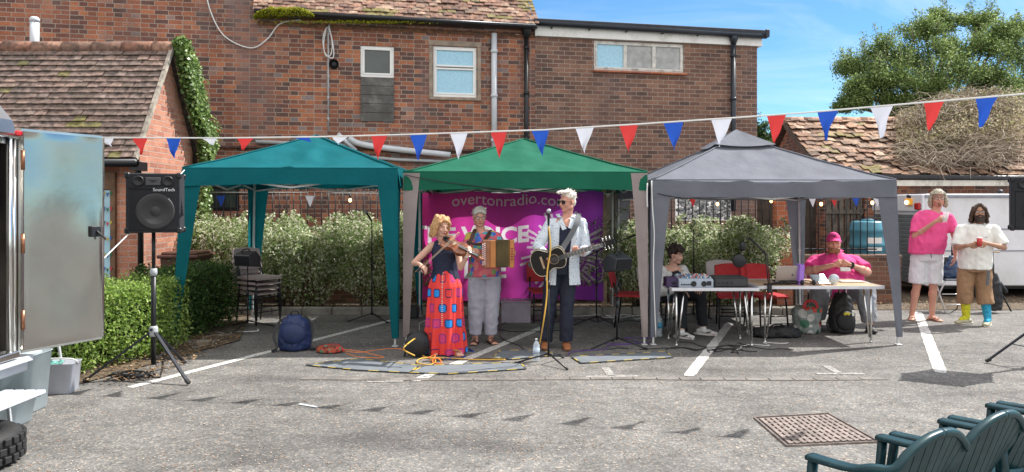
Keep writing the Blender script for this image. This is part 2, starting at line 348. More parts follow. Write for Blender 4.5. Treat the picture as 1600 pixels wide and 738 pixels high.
# ================================================================ ground
def asphalt():
    m = bpy.data.materials.new('worn_asphalt'); m.use_nodes = True; n = m.node_tree.nodes; L = m.node_tree.links; b = n['Principled BSDF']
    tc = n.new('ShaderNodeTexCoord')
    def nz(s, d=4, r=.6):
        z = n.new('ShaderNodeTexNoise'); z.inputs['Scale'].default_value = s; z.inputs['Detail'].default_value = d; z.inputs['Roughness'].default_value = r
        L.new(tc.outputs['Object'], z.inputs['Vector']); return z
    def mulr(src, fac, f0, f1, t0, t1):
        mr = n.new('ShaderNodeMapRange'); mr.inputs['From Min'].default_value = f0; mr.inputs['From Max'].default_value = f1; mr.inputs['To Min'].default_value = t0; mr.inputs['To Max'].default_value = t1
        L.new(fac, mr.inputs['Value']); mu = n.new('ShaderNodeMixRGB'); mu.blend_type = 'MULTIPLY'; mu.inputs[0].default_value = 1
        L.new(src, mu.inputs[1]); L.new(mr.outputs[0], mu.inputs[2]); return mu.outputs[0]
    vo = n.new('ShaderNodeTexVoronoi'); vo.inputs['Scale'].default_value = 75; L.new(tc.outputs['Object'], vo.inputs['Vector'])
    sp = n.new('ShaderNodeSeparateColor'); L.new(vo.outputs['Color'], sp.inputs[0])
    cr = n.new('ShaderNodeValToRGB'); e = cr.color_ramp.elements
    for _ in range(3): e.new(.5)
    for i, (p, c) in enumerate([(0,(.115,.112,.108)),(.35,(.158,.153,.146)),(.75,(.185,.178,.168)),(.93,(.25,.235,.215)),(1,(.38,.32,.26))]): e[i].position = p; e[i].color = (*c, 1)
    L.new(sp.outputs[0], cr.inputs[0])
    o = mulr(cr.outputs[0], nz(.8, 7, .7).outputs['Fac'], .35, .65, .74, 1.16)
    o = mulr(o, nz(14, 5).outputs['Fac'], .3, .7, .84, 1.14)
    o = mulr(o, nz(150, 3).outputs['Fac'], .3, .7, .78, 1.22)
    o = mulr(o, nz(2.6, 6, .75).outputs['Fac'], .36, .64, .82, 1.1)
    st = n.new('ShaderNodeMapping'); st.inputs['Scale'].default_value = (.35, 1.6, 1); L.new(tc.outputs['Object'], st.inputs[0])
    sz = n.new('ShaderNodeTexNoise'); sz.inputs['Scale'].default_value = 1; sz.inputs['Detail'].default_value = 8; L.new(st.outputs[0], sz.inputs['Vector'])
    rp = n.new('ShaderNodeValToRGB'); rp.color_ramp.elements[0].position = .3; rp.color_ramp.elements[0].color = (.62,.62,.64,1); rp.color_ramp.elements[1].position = .47; rp.color_ramp.elements[1].color = (1,1,1,1)
    L.new(sz.outputs['Fac'], rp.inputs[0]); mu = n.new('ShaderNodeMixRGB'); mu.blend_type = 'MULTIPLY'; mu.inputs[0].default_value = 1; L.new(o, mu.inputs[1]); L.new(rp.outputs[0], mu.inputs[2])
    o = mu.outputs[0]
    ck = n.new('ShaderNodeTexVoronoi'); ck.feature = 'DISTANCE_TO_EDGE'; ck.inputs['Scale'].default_value = .42
    wz = nz(1.7, 6, .7); wa = n.new('ShaderNodeMixRGB'); wa.blend_type = 'ADD'; wa.inputs[0].default_value = .9; L.new(tc.outputs['Object'], wa.inputs[1]); L.new(wz.outputs['Color'], wa.inputs[2]); L.new(wa.outputs[0], ck.inputs['Vector'])
    o = mulr(o, ck.outputs['Distance'], .0, .006, .62, 1.0)
    ol = n.new('ShaderNodeTexVoronoi'); ol.inputs['Scale'].default_value = .55; L.new(wa.outputs[0], ol.inputs['Vector']); o = mulr(o, ol.outputs['Distance'], .05, .30, .80, 1.0)
    L.new(o, b.inputs['Base Color']); b.inputs['Roughness'].default_value = .85; b.inputs['Specular IOR Level'].default_value = .3
    bp = n.new('ShaderNodeBump'); bp.inputs['Strength'].default_value = .4; bp.inputs['Distance'].default_value = .005
    L.new(vo.outputs['Distance'], bp.inputs['Height']); L.new(bp.outputs[0], b.inputs['Normal'])
    return m
ASP = asphalt()
g = MB(); g.add([(-300,-100,0),(300,-100,0),(300,700,0),(-300,700,0)], [(0,1,2,3)])
o = g.build('ground', ASP, kind='structure')
# white bay lines, worn
def worn(name, paint, under, pos):
    m = bpy.data.materials.new(name); m.use_nodes = True; n = m.node_tree.nodes; L = m.node_tree.links; b = n['Principled BSDF']
    tc = n.new('ShaderNodeTexCoord'); z = n.new('ShaderNodeTexNoise'); z.inputs['Scale'].default_value = 22; z.inputs['Detail'].default_value = 9; z.inputs['Roughness'].default_value = .75
    L.new(tc.outputs['Object'], z.inputs['Vector']); rp = n.new('ShaderNodeValToRGB'); rp.color_ramp.elements[0].position = pos; rp.color_ramp.elements[1].position = pos+.08
    rp.color_ramp.elements[0].color = (*under,1); rp.color_ramp.elements[1].color = (*paint,1); L.new(z.outputs['Fac'], rp.inputs[0]); L.new(rp.outputs[0], b.inputs['Base Color']); b.inputs['Roughness'].default_value = .75
    return m
WL = worn('worn_white_line', (.60,.59,.56), (.22,.215,.2), .40); WF = worn('faded_white_line', (.36,.35,.33), (.19,.18,.17), .46)
def line(p0, p1, wd, mt, z=.004):
    p0 = G(*p0); p1 = G(*p1); d = (p1-p0).normalized(); s = Vector((d.y, -d.x, 0))*wd/2; u = Vector((0,0,z))
    b = MB(); N = 24; vs = []
    for i in range(N+1):
        q = p0.lerp(p1, i/N); j = (1+.05*math.sin(i*2.3))*(.8 if i in (0,N) else 1)
        vs += [q-s*j+u, q+s*j+u]
    b.add(vs, [(2*i, 2*i+1, 2*i+3, 2*i+2) for i in range(N)]); b.build('white_line', mt, kind='structure')
line((203,606), (615,500), .10, WL); line((648,596), (850,511), .11, WL); line((1076,588), (1141,505), .11, WL); line((1470,583), (1434,488), .12, WL)
line((1275,584.5), (1350,584.5), .07, WF); line((1312,584), (1290,572), .08, WF); line((915,589), (998,588), .07, WF); line((955,588), (946,575), .08, WF); line((575,597), (630,596), .06, WF)
# a row of flush setts across the yard
b = MB(); x = -2.0
while x < 3.3:
    L_ = random.uniform(.19, .24); yy = 7.26+.02*math.sin(x*2); b.box((x+L_/2, yy, .004), (L_-.008, .1, .008), rotz(random.uniform(-.02,.02)), bev=.003); x += L_
b.build('sett_row', mat('sett', (.175,.16,.145), .85, var=.22, vs=5, bump=.3, bs=90), kind='structure')
# soil bed, kerb
soil = mat('soil', (.10,.075,.05), .95, var=.35, vs=12, bump=.8, bs=25, dirt=(.2,.15,.1), ds=9)
b = MB(); b.add([(-5.6,11.62,.03),(4.2,11.62,.03),(4.2,14.5,.03),(-5.6,14.5,.03)], [(0,1,2,3)])
b.add([(-5.4,6.9,.012),(-4.0,6.9,.012),(-3.3,9.3,.012),(-3.9,11.5,.012),(-6.5,11.5,.012)], [(0,1,2,3,4)])
b.add([(5.3,12.0,.008),(16,12.0,.008),(16,17,.008),(4.3,17,.008),(4.25,12.4,.008)], [(0,1,2,3,4)]); b.build('soil', soil, kind='structure')
b = MB(); x = -5.4
while x < 4.2:
    b.box((x+.225, 11.56, .05), (.44, .12, .12), bev=.012); x += .45
b.build('kerb', mat('kerb_concrete', (.26,.24,.21), .9, var=.2, bump=.3, bs=50), kind='structure')
# scattered grit and dry petals
cols = [(.55,.33,.19),(.42,.23,.14),(.58,.5,.4),(.30,.19,.12),(.66,.58,.5),(.10,.09,.08),(.5,.27,.15)]
b = MB()
for i in range(9500):
    Y = 4.6+ (random.random()**1.5)*7; X = random.uniform(-.75,.75)*Y
    if mnoise.noise(Vector((X*1.3,Y*1.6,4)))+.25*random.random() < .02: continue
    if Y > 11.5: continue
    b.c = random.choice(cols); s = random.uniform(.003,.007); a = random.random()*6.28
    b.box((X, Y, .004), (s*random.uniform(1,1.7), s, .002), rotz(a))
b.build('grit', mat('grit', (1,1,1), .8, attr=True, var=.0), kind='stuff', label='dry petals and grit strewn over the yard', category='grit')
b = MB(); leafc = [(.2,.11,.05),(.28,.17,.08),(.12,.07,.04),(.35,.24,.13),(.15,.10,.07)]
for i in range(5200):
    k = random.random()
    if k < .55: X, Y = random.uniform(-5.2, 4.1), random.uniform(11.65, 12.3)
    elif k < .75: X, Y = random.uniform(-4.1,-3.3), random.uniform(7.0, 9.5)
    else: X, Y = random.uniform(4.8, 9.5), random.uniform(11.9, 13.4)
    b.c = random.choice(leafc); s = random.uniform(.007,.018)
    b.box((X, Y, .04+random.random()*.02), (s*1.6, s, .002), euler(random.uniform(-.5,.5), random.uniform(-.5,.5), random.random()*6))
b.build('leaf_litter', mat('dead_leaf', (1,1,1), .8, attr=True, var=.1), kind='stuff', label='dead brown leaves scattered below the shrubs', category='leaf litter')
# drain cover
p = [G(1183,655), G(1293,649), G(1367,691), G(1232,697)]
t = thing('drain_cover', 'rusty brown slatted drain grid set in the asphalt', 'drain cover', (p[0]+p[2])/2)
b = MB()
def q4(u, v, z=0): return (p[0].lerp(p[1],u)).lerp(p[3].lerp(p[2],u), v)+Vector((0,0,z))
for k in range(13):
    a = k/13+.02; b.prism([q4(a,.03,.005), q4(a+.045,.03,.005), q4(a+.045,.97,.005), q4(a,.97,.005)], (0,0,.008))
for k in range(9):
    a = k/9+.02; b.prism([q4(.02,a,.0055), q4(.98,a,.0055), q4(.98,a+.03,.0055), q4(.02,a+.03,.0055)], (0,0,.0055))
rust = mat('rusty_iron', (.25,.205,.185), .8, .2, var=.25, vs=14, bump=.3)
b.build('grid', rust, t, True)
b = MB(); b.prism([q4(-.01,-.01,.002), q4(1.01,-.01,.002), q4(1.01,1.01,.002), q4(-.01,1.01,.002)], (0,0,.002)); b.build('pit', mat('pit_dark', (.085,.075,.07), .9), t, True)
b = MB()
for a_, c_ in (((-.03,-.03),(1.03,-.03)),((1.03,-.03),(1.03,1.03)),((1.03,1.03),(-.03,1.03)),((-.03,1.03),(-.03,-.03))):
    b.bar(q4(*a_,.007), q4(*c_,.007), .008, .014)
b.build('frame', rust, t, True)

# ================================================================ main buildings
TT = R(12); tt = math.tan(TT); X0, Y0 = 1.25, 15.0
def wY(px, d=0):
    k = (px-800)/F; return (Y0-tt*X0)/(1-tt*k)
def W(px, py, d=0):   # local point of the wall frame: x along, -y out, z up
    Y = wY(px); X = (px-800)/F*Y; return Vector(((X-X0)/math.cos(TT), -d, H+(HZ-py)/F*Y))
def wallmesh(b, s0, s1, z0, z1, holes, th=.3, rev=.1):
    xs = sorted({s0, s1, *[h[0] for h in holes], *[h[1] for h in holes]}); zs = sorted({z0, z1, *[h[2] for h in holes], *[h[3] for h in holes]})
    for i in range(len(xs)-1):
        for j in range(len(zs)-1):
            cx, cz = (xs[i]+xs[i+1])/2, (zs[j]+zs[j+1])/2
            if any(h[0] < cx < h[1] and h[2] < cz < h[3] for h in holes): continue
            b.add([(xs[i],0,zs[j]),(xs[i+1],0,zs[j]),(xs[i+1],0,zs[j+1]),(xs[i],0,zs[j+1])], [(0,1,2,3)])
    for h in holes:
        q = [(h[0],h[2]),(h[1],h[2]),(h[1],h[3]),(h[0],h[3])]
        for k in range(4):
            a, c = q[k], q[(k+1)%4]; b.add([(a[0],0,a[1]),(a[0],rev,a[1]),(c[0],rev,c[1]),(c[0],0,c[1])], [(0,1,2,3)])
        b.add([(h[0],rev,h[2]),(h[1],rev,h[2]),(h[1],rev,h[3]),(h[0],rev,h[3])], [(0,1,2,3)])
    b.add([(s0,0,z0),(s0,th,z0),(s0,th,z1),(s0,0,z1)], [(0,1,2,3)]); b.add([(s1,0,z0),(s1,th,z0),(s1,th,z1),(s1,0,z1)], [(3,2,1,0)])
    b.add([(s0,th,z0),(s1,th,z0),(s1,th,z1),(s0,th,z1)], [(3,2,1,0)]); b.add([(s0,0,z1),(s1,0,z1),(s1,th,z1),(s0,th,z1)], [(0,1,2,3)])
def hole(x0, y0, x1, y1):
    a = W(x0, y1); c = W(x1, y0); m_ = W((x0+x1)/2, y1).z; m2 = W((x0+x1)/2, y0).z
    return (a.x, c.x, m_, m2)
def win(parent, h, bars, fm, pm, fw=.06, dep=.06, name='window'):
    # bars: list of panes as fractions (u0,u1,v0,v1, material)
    x0, x1, z0, z1 = h; W_ = x1-x0; H_ = z1-z0
    b = MB()
    cy = .1-dep/2-.012
    for (cx, cz, sx, sz) in (((x0+x1)/2, z0+fw/2, W_, fw), ((x0+x1)/2, z1-fw/2, W_, fw), (x0+fw/2, (z0+z1)/2, fw, H_-2*fw), (x1-fw/2, (z0+z1)/2, fw, H_-2*fw)):
        b.box((cx, cy, cz), (sx, dep, sz), bev=.006)
    for (u0, u1, v0, v1, pm_) in bars:
        a0, a1, c0, c1 = x0+u0*W_, x0+u1*W_, z0+v0*H_, z0+v1*H_; t_ = .035
        for (cx, cz, sx, sz) in (((a0+a1)/2, c0+t_/2, a1-a0, t_), ((a0+a1)/2, c1-t_/2, a1-a0, t_), (a0+t_/2, (c0+c1)/2, t_, c1-c0-2*t_), (a1-t_/2, (c0+c1)/2, t_, c1-c0-2*t_)):
            b.box((cx, cy-.012, cz), (sx, dep-.006, sz), bev=.005)
    f = b.build(name, fm, parent)
    for (u0, u1, v0, v1, pm_) in bars:
        a0, a1, c0, c1 = x0+u0*W_+.03, x0+u1*W_-.03, z0+v0*H_+.03, z0+v1*H_-.03
        q = MB(); q.box(((a0+a1)/2, cy-.002, (c0+c1)/2), (a1-a0, .008, c1-c0)); q.build('pane', pm_, f)
    return f
OB = thing('brick_house', 'old red and brown brick house back wall with mossy tiled roof', 'building', (X0, Y0, 0), TT)
sL = W(-260,100).x; s400 = W(402,100).x; s838 = W(836,100).x; zE = 5.05
h1 = hole(563,72,616,121); h2 = hole(677,73,745,152); h3 = hole(322,262,374,330)
b = MB(); wallmesh(b, s400, s838, 0, zE, [h1, h2]); b.build('wall', OLD, OB)
b = MB(); wallmesh(b, sL, s400, 0, 9.5, [h3]); b.box(((s400+sL)/2+.0, 3.5, 4.75), (s400-sL-.02, 6.3, 9.4)); b.build('wall', OLD, OB)
b = MB(); b.box(((s400+s838)/2, 3.4, 2.5), (s838-s400-.04, 6, 4.9)); b.build('wall', OLD, OB)
win(OB, h1, [(.07,.93,.08,.93,M['glass'])], M['upvc'], None)
win(OB, h2, [(.04,.96,.60,.96,M['curtain']),(.04,.96,.05,.58,M['curtain'])], M['upvc'], None)
win(OB, h3, [(.03,.5,.05,.95,M['glass']),(.5,.97,.05,.95,M['glass'])], M['blackm'], None, name='basement_window')
# timber boards below window one
b = MB(); a = W(563,190); c = W(616,122); nb = 5
for k in range(nb):
    hgt = (c.z-a.z)/nb; b.box(((a.x+c.x)/2, -.018-.004*(k%2), a.z+hgt*(k+.5)), (c.x-a.x-.01, .025, hgt-.008), euler(.08,0,0), bev=.004)
b.build('timber_cladding', mat('grey_board', (.11,.105,.10), .8, var=.2, vs=5, bump=.4, bs=25, dirt=(.2,.19,.18), ds=4), OB)
b = MB(); b.box(((h2[0]+h2[1])/2, -.012, h2[2]-.035), (h2[1]-h2[0]+.16, .05, .06), bev=.01)
for s_ in (h2[0]-.045, h2[1]+.045): b.box((s_, -.003, (h2[2]+h2[3])/2), (.07, .02, h2[3]-h2[2]), bev=.004)
b.box(((h2[0]+h2[1])/2, -.004, h2[3]+.05), (h2[1]-h2[0]+.18, .022, .09), bev=.004); b.build('window_surround', mat('old_render', (.30,.24,.19), .9, var=.2), OB)
# roofs of individual clay tiles
def tiles(b, s0, s1, y0, z0, dy, dz, rows, tw, cols, jit=.006, drop=0.0, lift=.014, skip=None, moss=0):
    sl = Vector((0,dy,dz)); g_ = sl.length; u = sl/g_; nrm = Vector((0,-dz,dy))/g_*1.0
    if nrm.z < 0: nrm = -nrm
    for r in range(rows):
        off = (r%2)*tw/2; x = s0-off
        base = Vector((0,y0,z0))+sl*r; wv = random.uniform(-jit,jit)
        while x < s1:
            xa, xb = max(x, s0), min(x+tw-.004, s1)
            if xb-xa > .02:
                c_ = random.choice(cols); k = random.uniform(.82,1.14); 
                n_ = smooth_noise((x*.9, r*.25, 3.3))
                k *= 1+.35*n_
                c_ = tuple(min(1,q*k) for q in c_)
                if moss and smooth_noise((x*1.7, r*.5, 9.1)) > .5-moss: c_ = tuple(c_[i]*.4+(.17,.17,.03)[i]*.6 for i in range(3))
                b.c = c_
                dz_ = random.uniform(-jit, jit); ti = random.uniform(-.02,.02)*(1+drop)
                A = base+nrm*(lift+dz_+wv*.6)+Vector((xa,0,0)); ex = Vector((xb-xa,0,ti*.3)); e2 = u*(g_*1.25)-nrm*lift*1.0; th = -nrm*.013
                mid = ex*.5+nrm*.004
                b.add([A, A+mid, A+ex, A+ex+e2, A+mid+e2, A+e2, A+th, A+ex+th], [(0,1,4,5),(1,2,3,4),(6,7,2,1,0),(5,4,3)])
            x += tw
TM = mat('clay_tile', (1,1,1), .9, attr=True, var=.3, vs=16, bump=.3, bs=60, dirt=(.07,.06,.05), ds=7)
b = MB(); b.c = (.2,.1,.06)
b.box(((s400+s838)/2, 1.6, zE+1.45), (s838-s400-.02, 3.6*math.sqrt(2)*.9, .06), euler(R(45),0,0))
tiles(b, s400-.05, s838+.02, -.26, zE+.03, .078, .078, 34, .165, [(.29,.16,.11),(.33,.20,.14),(.24,.13,.095),(.36,.245,.18),(.19,.11,.085)], jit=.012, moss=.22)
b.build('roof', TM, OB)
def curvebar(b, a, c, r, n=10, **k): b.tube([a, c], r, n, **k)
b = MB(); b.tube([Vector((s400-.02,-.25,zE+.01)), Vector((s838-.05,-.25,zE-.015))], .045, 10); b.box(((s400+s838)/2, -.13, zE-.03), (s838-s400-.02, .2, .04)); b.build('gutter', M['blackm'], OB)
def pipe(parent, px, y0, y1, r, m, name='downpipe', out=.08, brackets=3):
    a = W(px, y0, out); c = W(px, y1, out); q = MB(); q.tube([a, Vector((a.x, a.y, c.z))], r, 12)
    for k in range(brackets):
        z = a.z+(c.z-a.z)*(k+.4)/brackets; q.lathe((a.x, a.y, z), [(r*1.25,-.03),(r*1.25,.03)], 12); q.box((a.x, a.y/2, z), (.02, abs(a.y), .03))
    return q.build(name, m, parent)
pipe(OB, 771, 54, 262, .055, M['lgrey'])
d = pipe(OB, 821, 48, 330, .045, M['blackm'], brackets=4)
b = MB(); a = W(821,50,.1); b.lathe(a, [(.04,-.14),(.09,-.03),(.1,.04),(.1,.06)], 12); b.build('hopper', M['blackm'], d)
pipe(OB, 513, 42, 206, .014, M['grey'], 'conduit', .025, 5)
b = MB(); a = W(522,101,.0); b.tube([a, a+Vector((0,-.07,0))], .085, 20, cap=False); b.tube([a+Vector((0,-.02,0)), a+Vector((0,-.03,0))], .083, 20); b.build('vent_outlet', M['black'], OB)
b = MB()
b.tube(spline([W(318,-30,.03), W(330,20,.03), W(352,58,.04), W(392,76,.04), W(418,62,.04), W(438,38,.04), W(470,32,.03)]), .012, 6)
b.tube(spline([W(510,44,.04), W(506,70,.05), W(509,88,.05), W(517,86,.05), W(519,66,.05), W(512,44,.05), W(505,60,.05), W(508,84,.06), W(520,92,.06), W(521,74,.05), W(514,40,.04)]), .009, 6)
b.build('hanging_cable', M['cord_w'], OB)
b = MB(); b.tube(spline([W(545,216,.12), W(560,225,.12), W(600,232,.12), W(702,243,.12)]), .055, 12); b.tube([W(528,210,.1), W(556,236,.1)], .04, 10); b.build('waste_pipe', M['lgrey'], OB)
b = MB(); b.tube([W(545,243,.06), W(620,250,.06), W(700,253,.06)], .03, 8); b.tube([W(400,222,.05), W(545,228,.05)], .035, 8); b.build('service_pipe', M['grey'], OB)
b = MB(); b.box(((sL+s838)/2, -.03, W(500,232).z), (s838-sL, .06, .05), bev=.01); b.build('string_course', mat('dark_brick', (.09,.05,.04), .9, var=.3), OB)  # ledge along the wall in a darker brick tone
# extension
EX = thing('flat_roof_extension', 'brown brick extension with flat roof, white fascia and three-light window', 'building', (X0, Y0, 0), TT)
sR = W(1183,100).x; h4 = hole(928,66,1069,112); se = s838+.004
b = MB(); wallmesh(b, se, sR, 0, 5.1, [h4], th=.3)
b.add([(sR,.3,0),(sR,6,0),(sR,6,5.1),(sR,.3,5.1)], [(0,1,2,3)]); b.add([(se,6,0),(sR,6,0),(sR,6,5.1),(se,6,5.1)], [(3,2,1,0)]); b.build('wall', NEW, EX)
win(EX, h4, [(.02,.345,.06,.94,M['curtain']),(.345,.665,.06,.94,M['greyglass']),(.665,.98,.06,.94,M['greyglass'])], M['oldpaint'], None, fw=.05)
b = MB(); b.box(((h4[0]+h4[1])/2, -.03, h4[2]-.025), (h4[1]-h4[0]+.06, .1, .045), bev=.008); b.build('sill', PIER, EX)
b = MB(); b.box(((se+sR)/2+.03, -.035, 5.0), (sR-se+.1, .06, .2), bev=.004); b.box((sR+.06, 3, 5.0), (.05, 6, .2)); b.build('fascia', M['white'], EX)
b = MB(); b.box(((se+sR)/2+.05, 3.0, 5.16), (sR-se+.25, 6.4, .09), bev=.01); b.build('flat_roof', mat('roof_felt', (.03,.035,.045), .7, var=.2), EX)
b = MB(); b.tube([Vector((se+.02,-.14,5.14)), Vector((sR+.12,-.14,5.1))], .065, 12); b.box((sR+.12,-.14,5.14),(.08,.16,.16), bev=.01)
for k in range(6): b.box((se+.3+k*.76, -.09, 5.07), (.02, .1, .06))
b.build('gutter', mat('dark_gutter', (.02,.026,.036), .4, var=.1), EX)
d = pipe(EX, 1142, 62, 330, .05, mat('dark_gutter', (.02,.026,.036), .4), out=.1, brackets=4)
b = MB(); a = W(1142,62,.12); b.lathe(a, [(.045,-.12),(.085,-.02),(.09,.04)], 12); b.build('hopper', MATS['dark_gutter'], d)
# flint panel low on the extension
b = MB(); a = W(1055,345); c = W(1142,306); b.box(((a.x+c.x)/2, -.004, (a.z+c.z)/2), (c.x-a.x, .02, c.z-a.z)); b.c=(1,1,1)
for i in range(420):
    b.c = random.choice([(.16,.17,.18),(.3,.31,.32),(.08,.085,.09),(.4,.4,.38)]); r_ = random.uniform(.02,.04)
    b.ball((random.uniform(a.x+.04,c.x-.04), -.012, random.uniform(a.z+.04,c.z-.04)), (r_*1.3, .016, r_), nu=7, nv=5)
b.build('flint_panel', mat('flint', (1,1,1), .5, attr=True, var=.15), EX)

# ---------------------------------------------------------------- small tiled building left
SB = thing('tiled_outhouse', 'small brick outhouse with steep dark tiled roof and ivy on its gable', 'building', (-5.15, 11.5, 0), 0)
def S(x, y, z): return (x+5.15, y-11.5, z)
eY, rY, eZ, rZ = 10.35, 11.5, 2.27, 4.03
dh = (-6.2+5.15-.35, -5.15-.35-.62+5.15, .3, 1.92)
b = MB(); y0 = 10.62-11.5; y1 = 12.38-11.5
b.add([(-9,y0,0),(0,y0,0),(0,y0,2.5),(-9,y0,2.5)], [(0,1,2,3)])
b.add([(0,y0,0),(0,y1,0),(0,y1,2.5),(0,0,3.95),(0,y0,2.5)], [(0,1,2,3,4)])
b.add([(-9,y0,0),(-9,y1,0),(-9,y1,2.5),(-9,0,3.95),(-9,y0,2.5)], [(4,3,2,1,0)]); b.add([(-9,y1,0),(0,y1,0),(0,y1,2.5),(-9,y1,2.5)], [(3,2,1,0)])
b.build('wall', ORB, SB)
b = MB(); n_ = 20; dy = (rY-eY)/n_; dz = (rZ-eZ)/n_
tiles(b, -9.2, .09, eY-11.5, eZ, dy, dz, n_, .165, [(.19,.135,.115),(.22,.155,.13),(.165,.12,.10),(.24,.165,.135),(.20,.15,.13)], jit=.005, moss=.03, lift=.03)
b.c = (.12,.09,.08)
b.add([(-9.2,eY-11.5,eZ-.03),(.08,eY-11.5,eZ-.03),(.08,0,rZ-.02),(-9.2,0,rZ-.02)], [(0,1,2,3)])
b.add([(-9.2,12.65-11.5,eZ),(.08,12.65-11.5,eZ),(.08,0,rZ),(-9.2,0,rZ)], [(3,2,1,0)])
rf = b.build('roof', TM, SB)
b = MB(); b.c = (.3,.15,.1); x = -9.2
while x < .05:
    b.c = random.choice([(.26,.13,.09),(.2,.12,.09),(.3,.17,.12)])
    b.tube([(x,0,rZ-.035), (min(x+.44,.09),0,rZ-.035)], .1, 12); x += .45
b.build('ridge_tile', TM, rf)
b = MB(); e = Vector((.075, eY-11.5, eZ)); r_ = Vector((.075, 0, rZ)); e2 = Vector((.075, 12.65-11.5, eZ))
b.bar(e, r_, .06, .05, up=(1,0,0)); b.bar(e2, r_, .06, .05, up=(1,0,0)); b.build('verge', mat('verge_mortar', (.34,.30,.25), .9, var=.3, vs=10, bump=.4), SB)
b = MB(); b.tube([(-9, eY-11.5-.05, eZ-.06), (.12, eY-11.5-.05, eZ-.06)], .055, 10); b.box((-4.5, eY-11.5+.13, eZ-.08), (9, .3, .03)); b.box((.07,eY-11.5+.1,eZ-.1),(.1,.3,.12)); b.build('gutter', M['blackm'], SB)
b = MB(); b.tube([(.04-.02,-1.03,2.2),(.04,-.93,2.0),(.04,-.93,0)], .038, 10); b.build('downpipe', M['blackm'], SB)
# door of the outhouse
dx0 = (150-800)/F*10.6+5.15; dx1 = (181-800)/F*10.6+5.15
b = MB()
for x in (dx0-.42, dx1-.03): b.box((x, y0-.02, 1.05), (.07, .07, 2.1), bev=.005)
b.box(((dx0-.42+dx1)/2, y0-.02, 1.98), (dx1-dx0+.42, .075, .24), bev=.006); dr = b.build('door_frame', mat('brown_stain', (.16,.085,.045), .6, var=.2, vs=8), SB)
b = MB(); b.box(((dx0-.42+dx1)/2-.015, y0-.005, .95), (dx1-dx0+.3, .03, 1.8)); b.build('glazed_door', mat('blue_glass', (.36,.6,.72), .15, var=.12, vs=3, spec=.8), SB)
b = MB()
for k, yy in enumerate((302, 326, 348, 372, 398, 420)):
    for j, px in enumerate((153,158,163,168,173)):
        p_ = P(px, yy+(2 if j%2 else 0), 10.6-.045); b.c = [(.02,.15,.06),(.5,.04,.05),(.5,.4,.05),(.05,.1,.35)][(j+k)%4]
        b.prism([p_+Vector((-.02,0,.02)), p_+Vector((.02,0,.02)), p_+Vector((0,0,-.035))], (0,.003,0))
b.build('paper_bunting', mat('paper_col', (1,1,1), .7, attr=True, var=0), SB, True)
# flue on the ridge
p_ = P(54, 68, 12.2); b = MB(); b.tube([p_-Vector((0,0,.35)), p_+Vector((0,0,.34))], .068, 16); b.lathe(p_+Vector((0,0,.34)), [(.075,0),(.075,.05),(.05,.08)], 16); b.build('flue', M['lgrey'], SB, True)

# ---------------------------------------------------------------- outbuilding right
RB = thing('tiled_shed', 'brick shed with warped orange tiled roof half buried in brambles', 'building', (6.5, 16, 0), 0)
eZ2 = 2.25; b = MB(); RX = 6.6
wallmesh(b, 0, RX, 0, 2.3, [(.05, .85, 0, 2.0)], th=.25)
b.add([(0,.25,0),(0,3.9,0),(0,3.9,2.3),(0,2.0,3.5),(0,.25,2.35)], [(4,3,2,1,0)]); b.add([(RX,0,0),(RX,4,0),(RX,4,2.3),(RX,2,3.5),(RX,0,2.3)], [(0,1,2,3,4)]); b.add([(0,4,0),(RX,4,0),(RX,4,2.3),(0,4,2.3)], [(3,2,1,0)])
b.build('wall', OLD, RB)
b = MB(); n_ = 14
tiles(b, -.12, RX+.1, -.25, eZ2, 2.25/n_, 1.4/n_, n_, .2, [(.31,.185,.12),(.34,.22,.15),(.25,.145,.10),(.37,.26,.19),(.21,.135,.10)], jit=.028, drop=3, lift=.03, moss=.05)
b.c = (.15,.1,.08); b.add([(-.12,-.22,eZ2-.03),(RX+.1,-.22,eZ2-.03),(RX+.1,2,3.6),(-.12,2,3.6)], [(0,1,2,3)]); b.add([(-.12,4.2,eZ2),(RX+.1,4.2,eZ2),(RX+.1,2,3.62),(-.12,2,3.62)], [(3,2,1,0)])
rf = b.build('roof', TM, RB)
b = MB(); x = -.12
while x < RX:
    b.c = random.choice([(.5,.3,.22),(.42,.25,.2),(.55,.38,.3)]); b.tube([(x,2,3.6),(x+.43,2,3.6+random.uniform(-.01,.01))], .11, 10); x += .44
b.build('ridge_tile', TM, rf)
b = MB(); b.bar((-.1,-.22,eZ2-.06), (-.1,2,3.53), .14, .04, up=(1,0,0)); b.build('bargeboard', mat('dark_board', (.12,.09,.07), .8, var=.2), RB)
b = MB(); b.box((RX/2, -.3, eZ2-.16), (RX, .03, .12), bev=.004); b.build('fascia', mat('cream_board', (.6,.57,.5), .7, var=.1, dirt=(.3,.28,.24), ds=4), RB)
b = MB(); b.tube([(0,-.36,eZ2-.03),(RX,-.36,eZ2-.07)], .05, 10); b.build('gutter', M['blackm'], RB)
b = MB()
for k in range(6): b.box((.12+k*.13, .06, .98), (.1, .02, 1.9), bev=.003)
b.bar((.08,.03,.4),(.82,.03,1.5), .08, .03); b.box((.45,.035,1.5),(.78,.03,.09)); b.build('plank_door', mat('grey_plank', (.14,.12,.10), .85, var=.3, vs=7), RB)

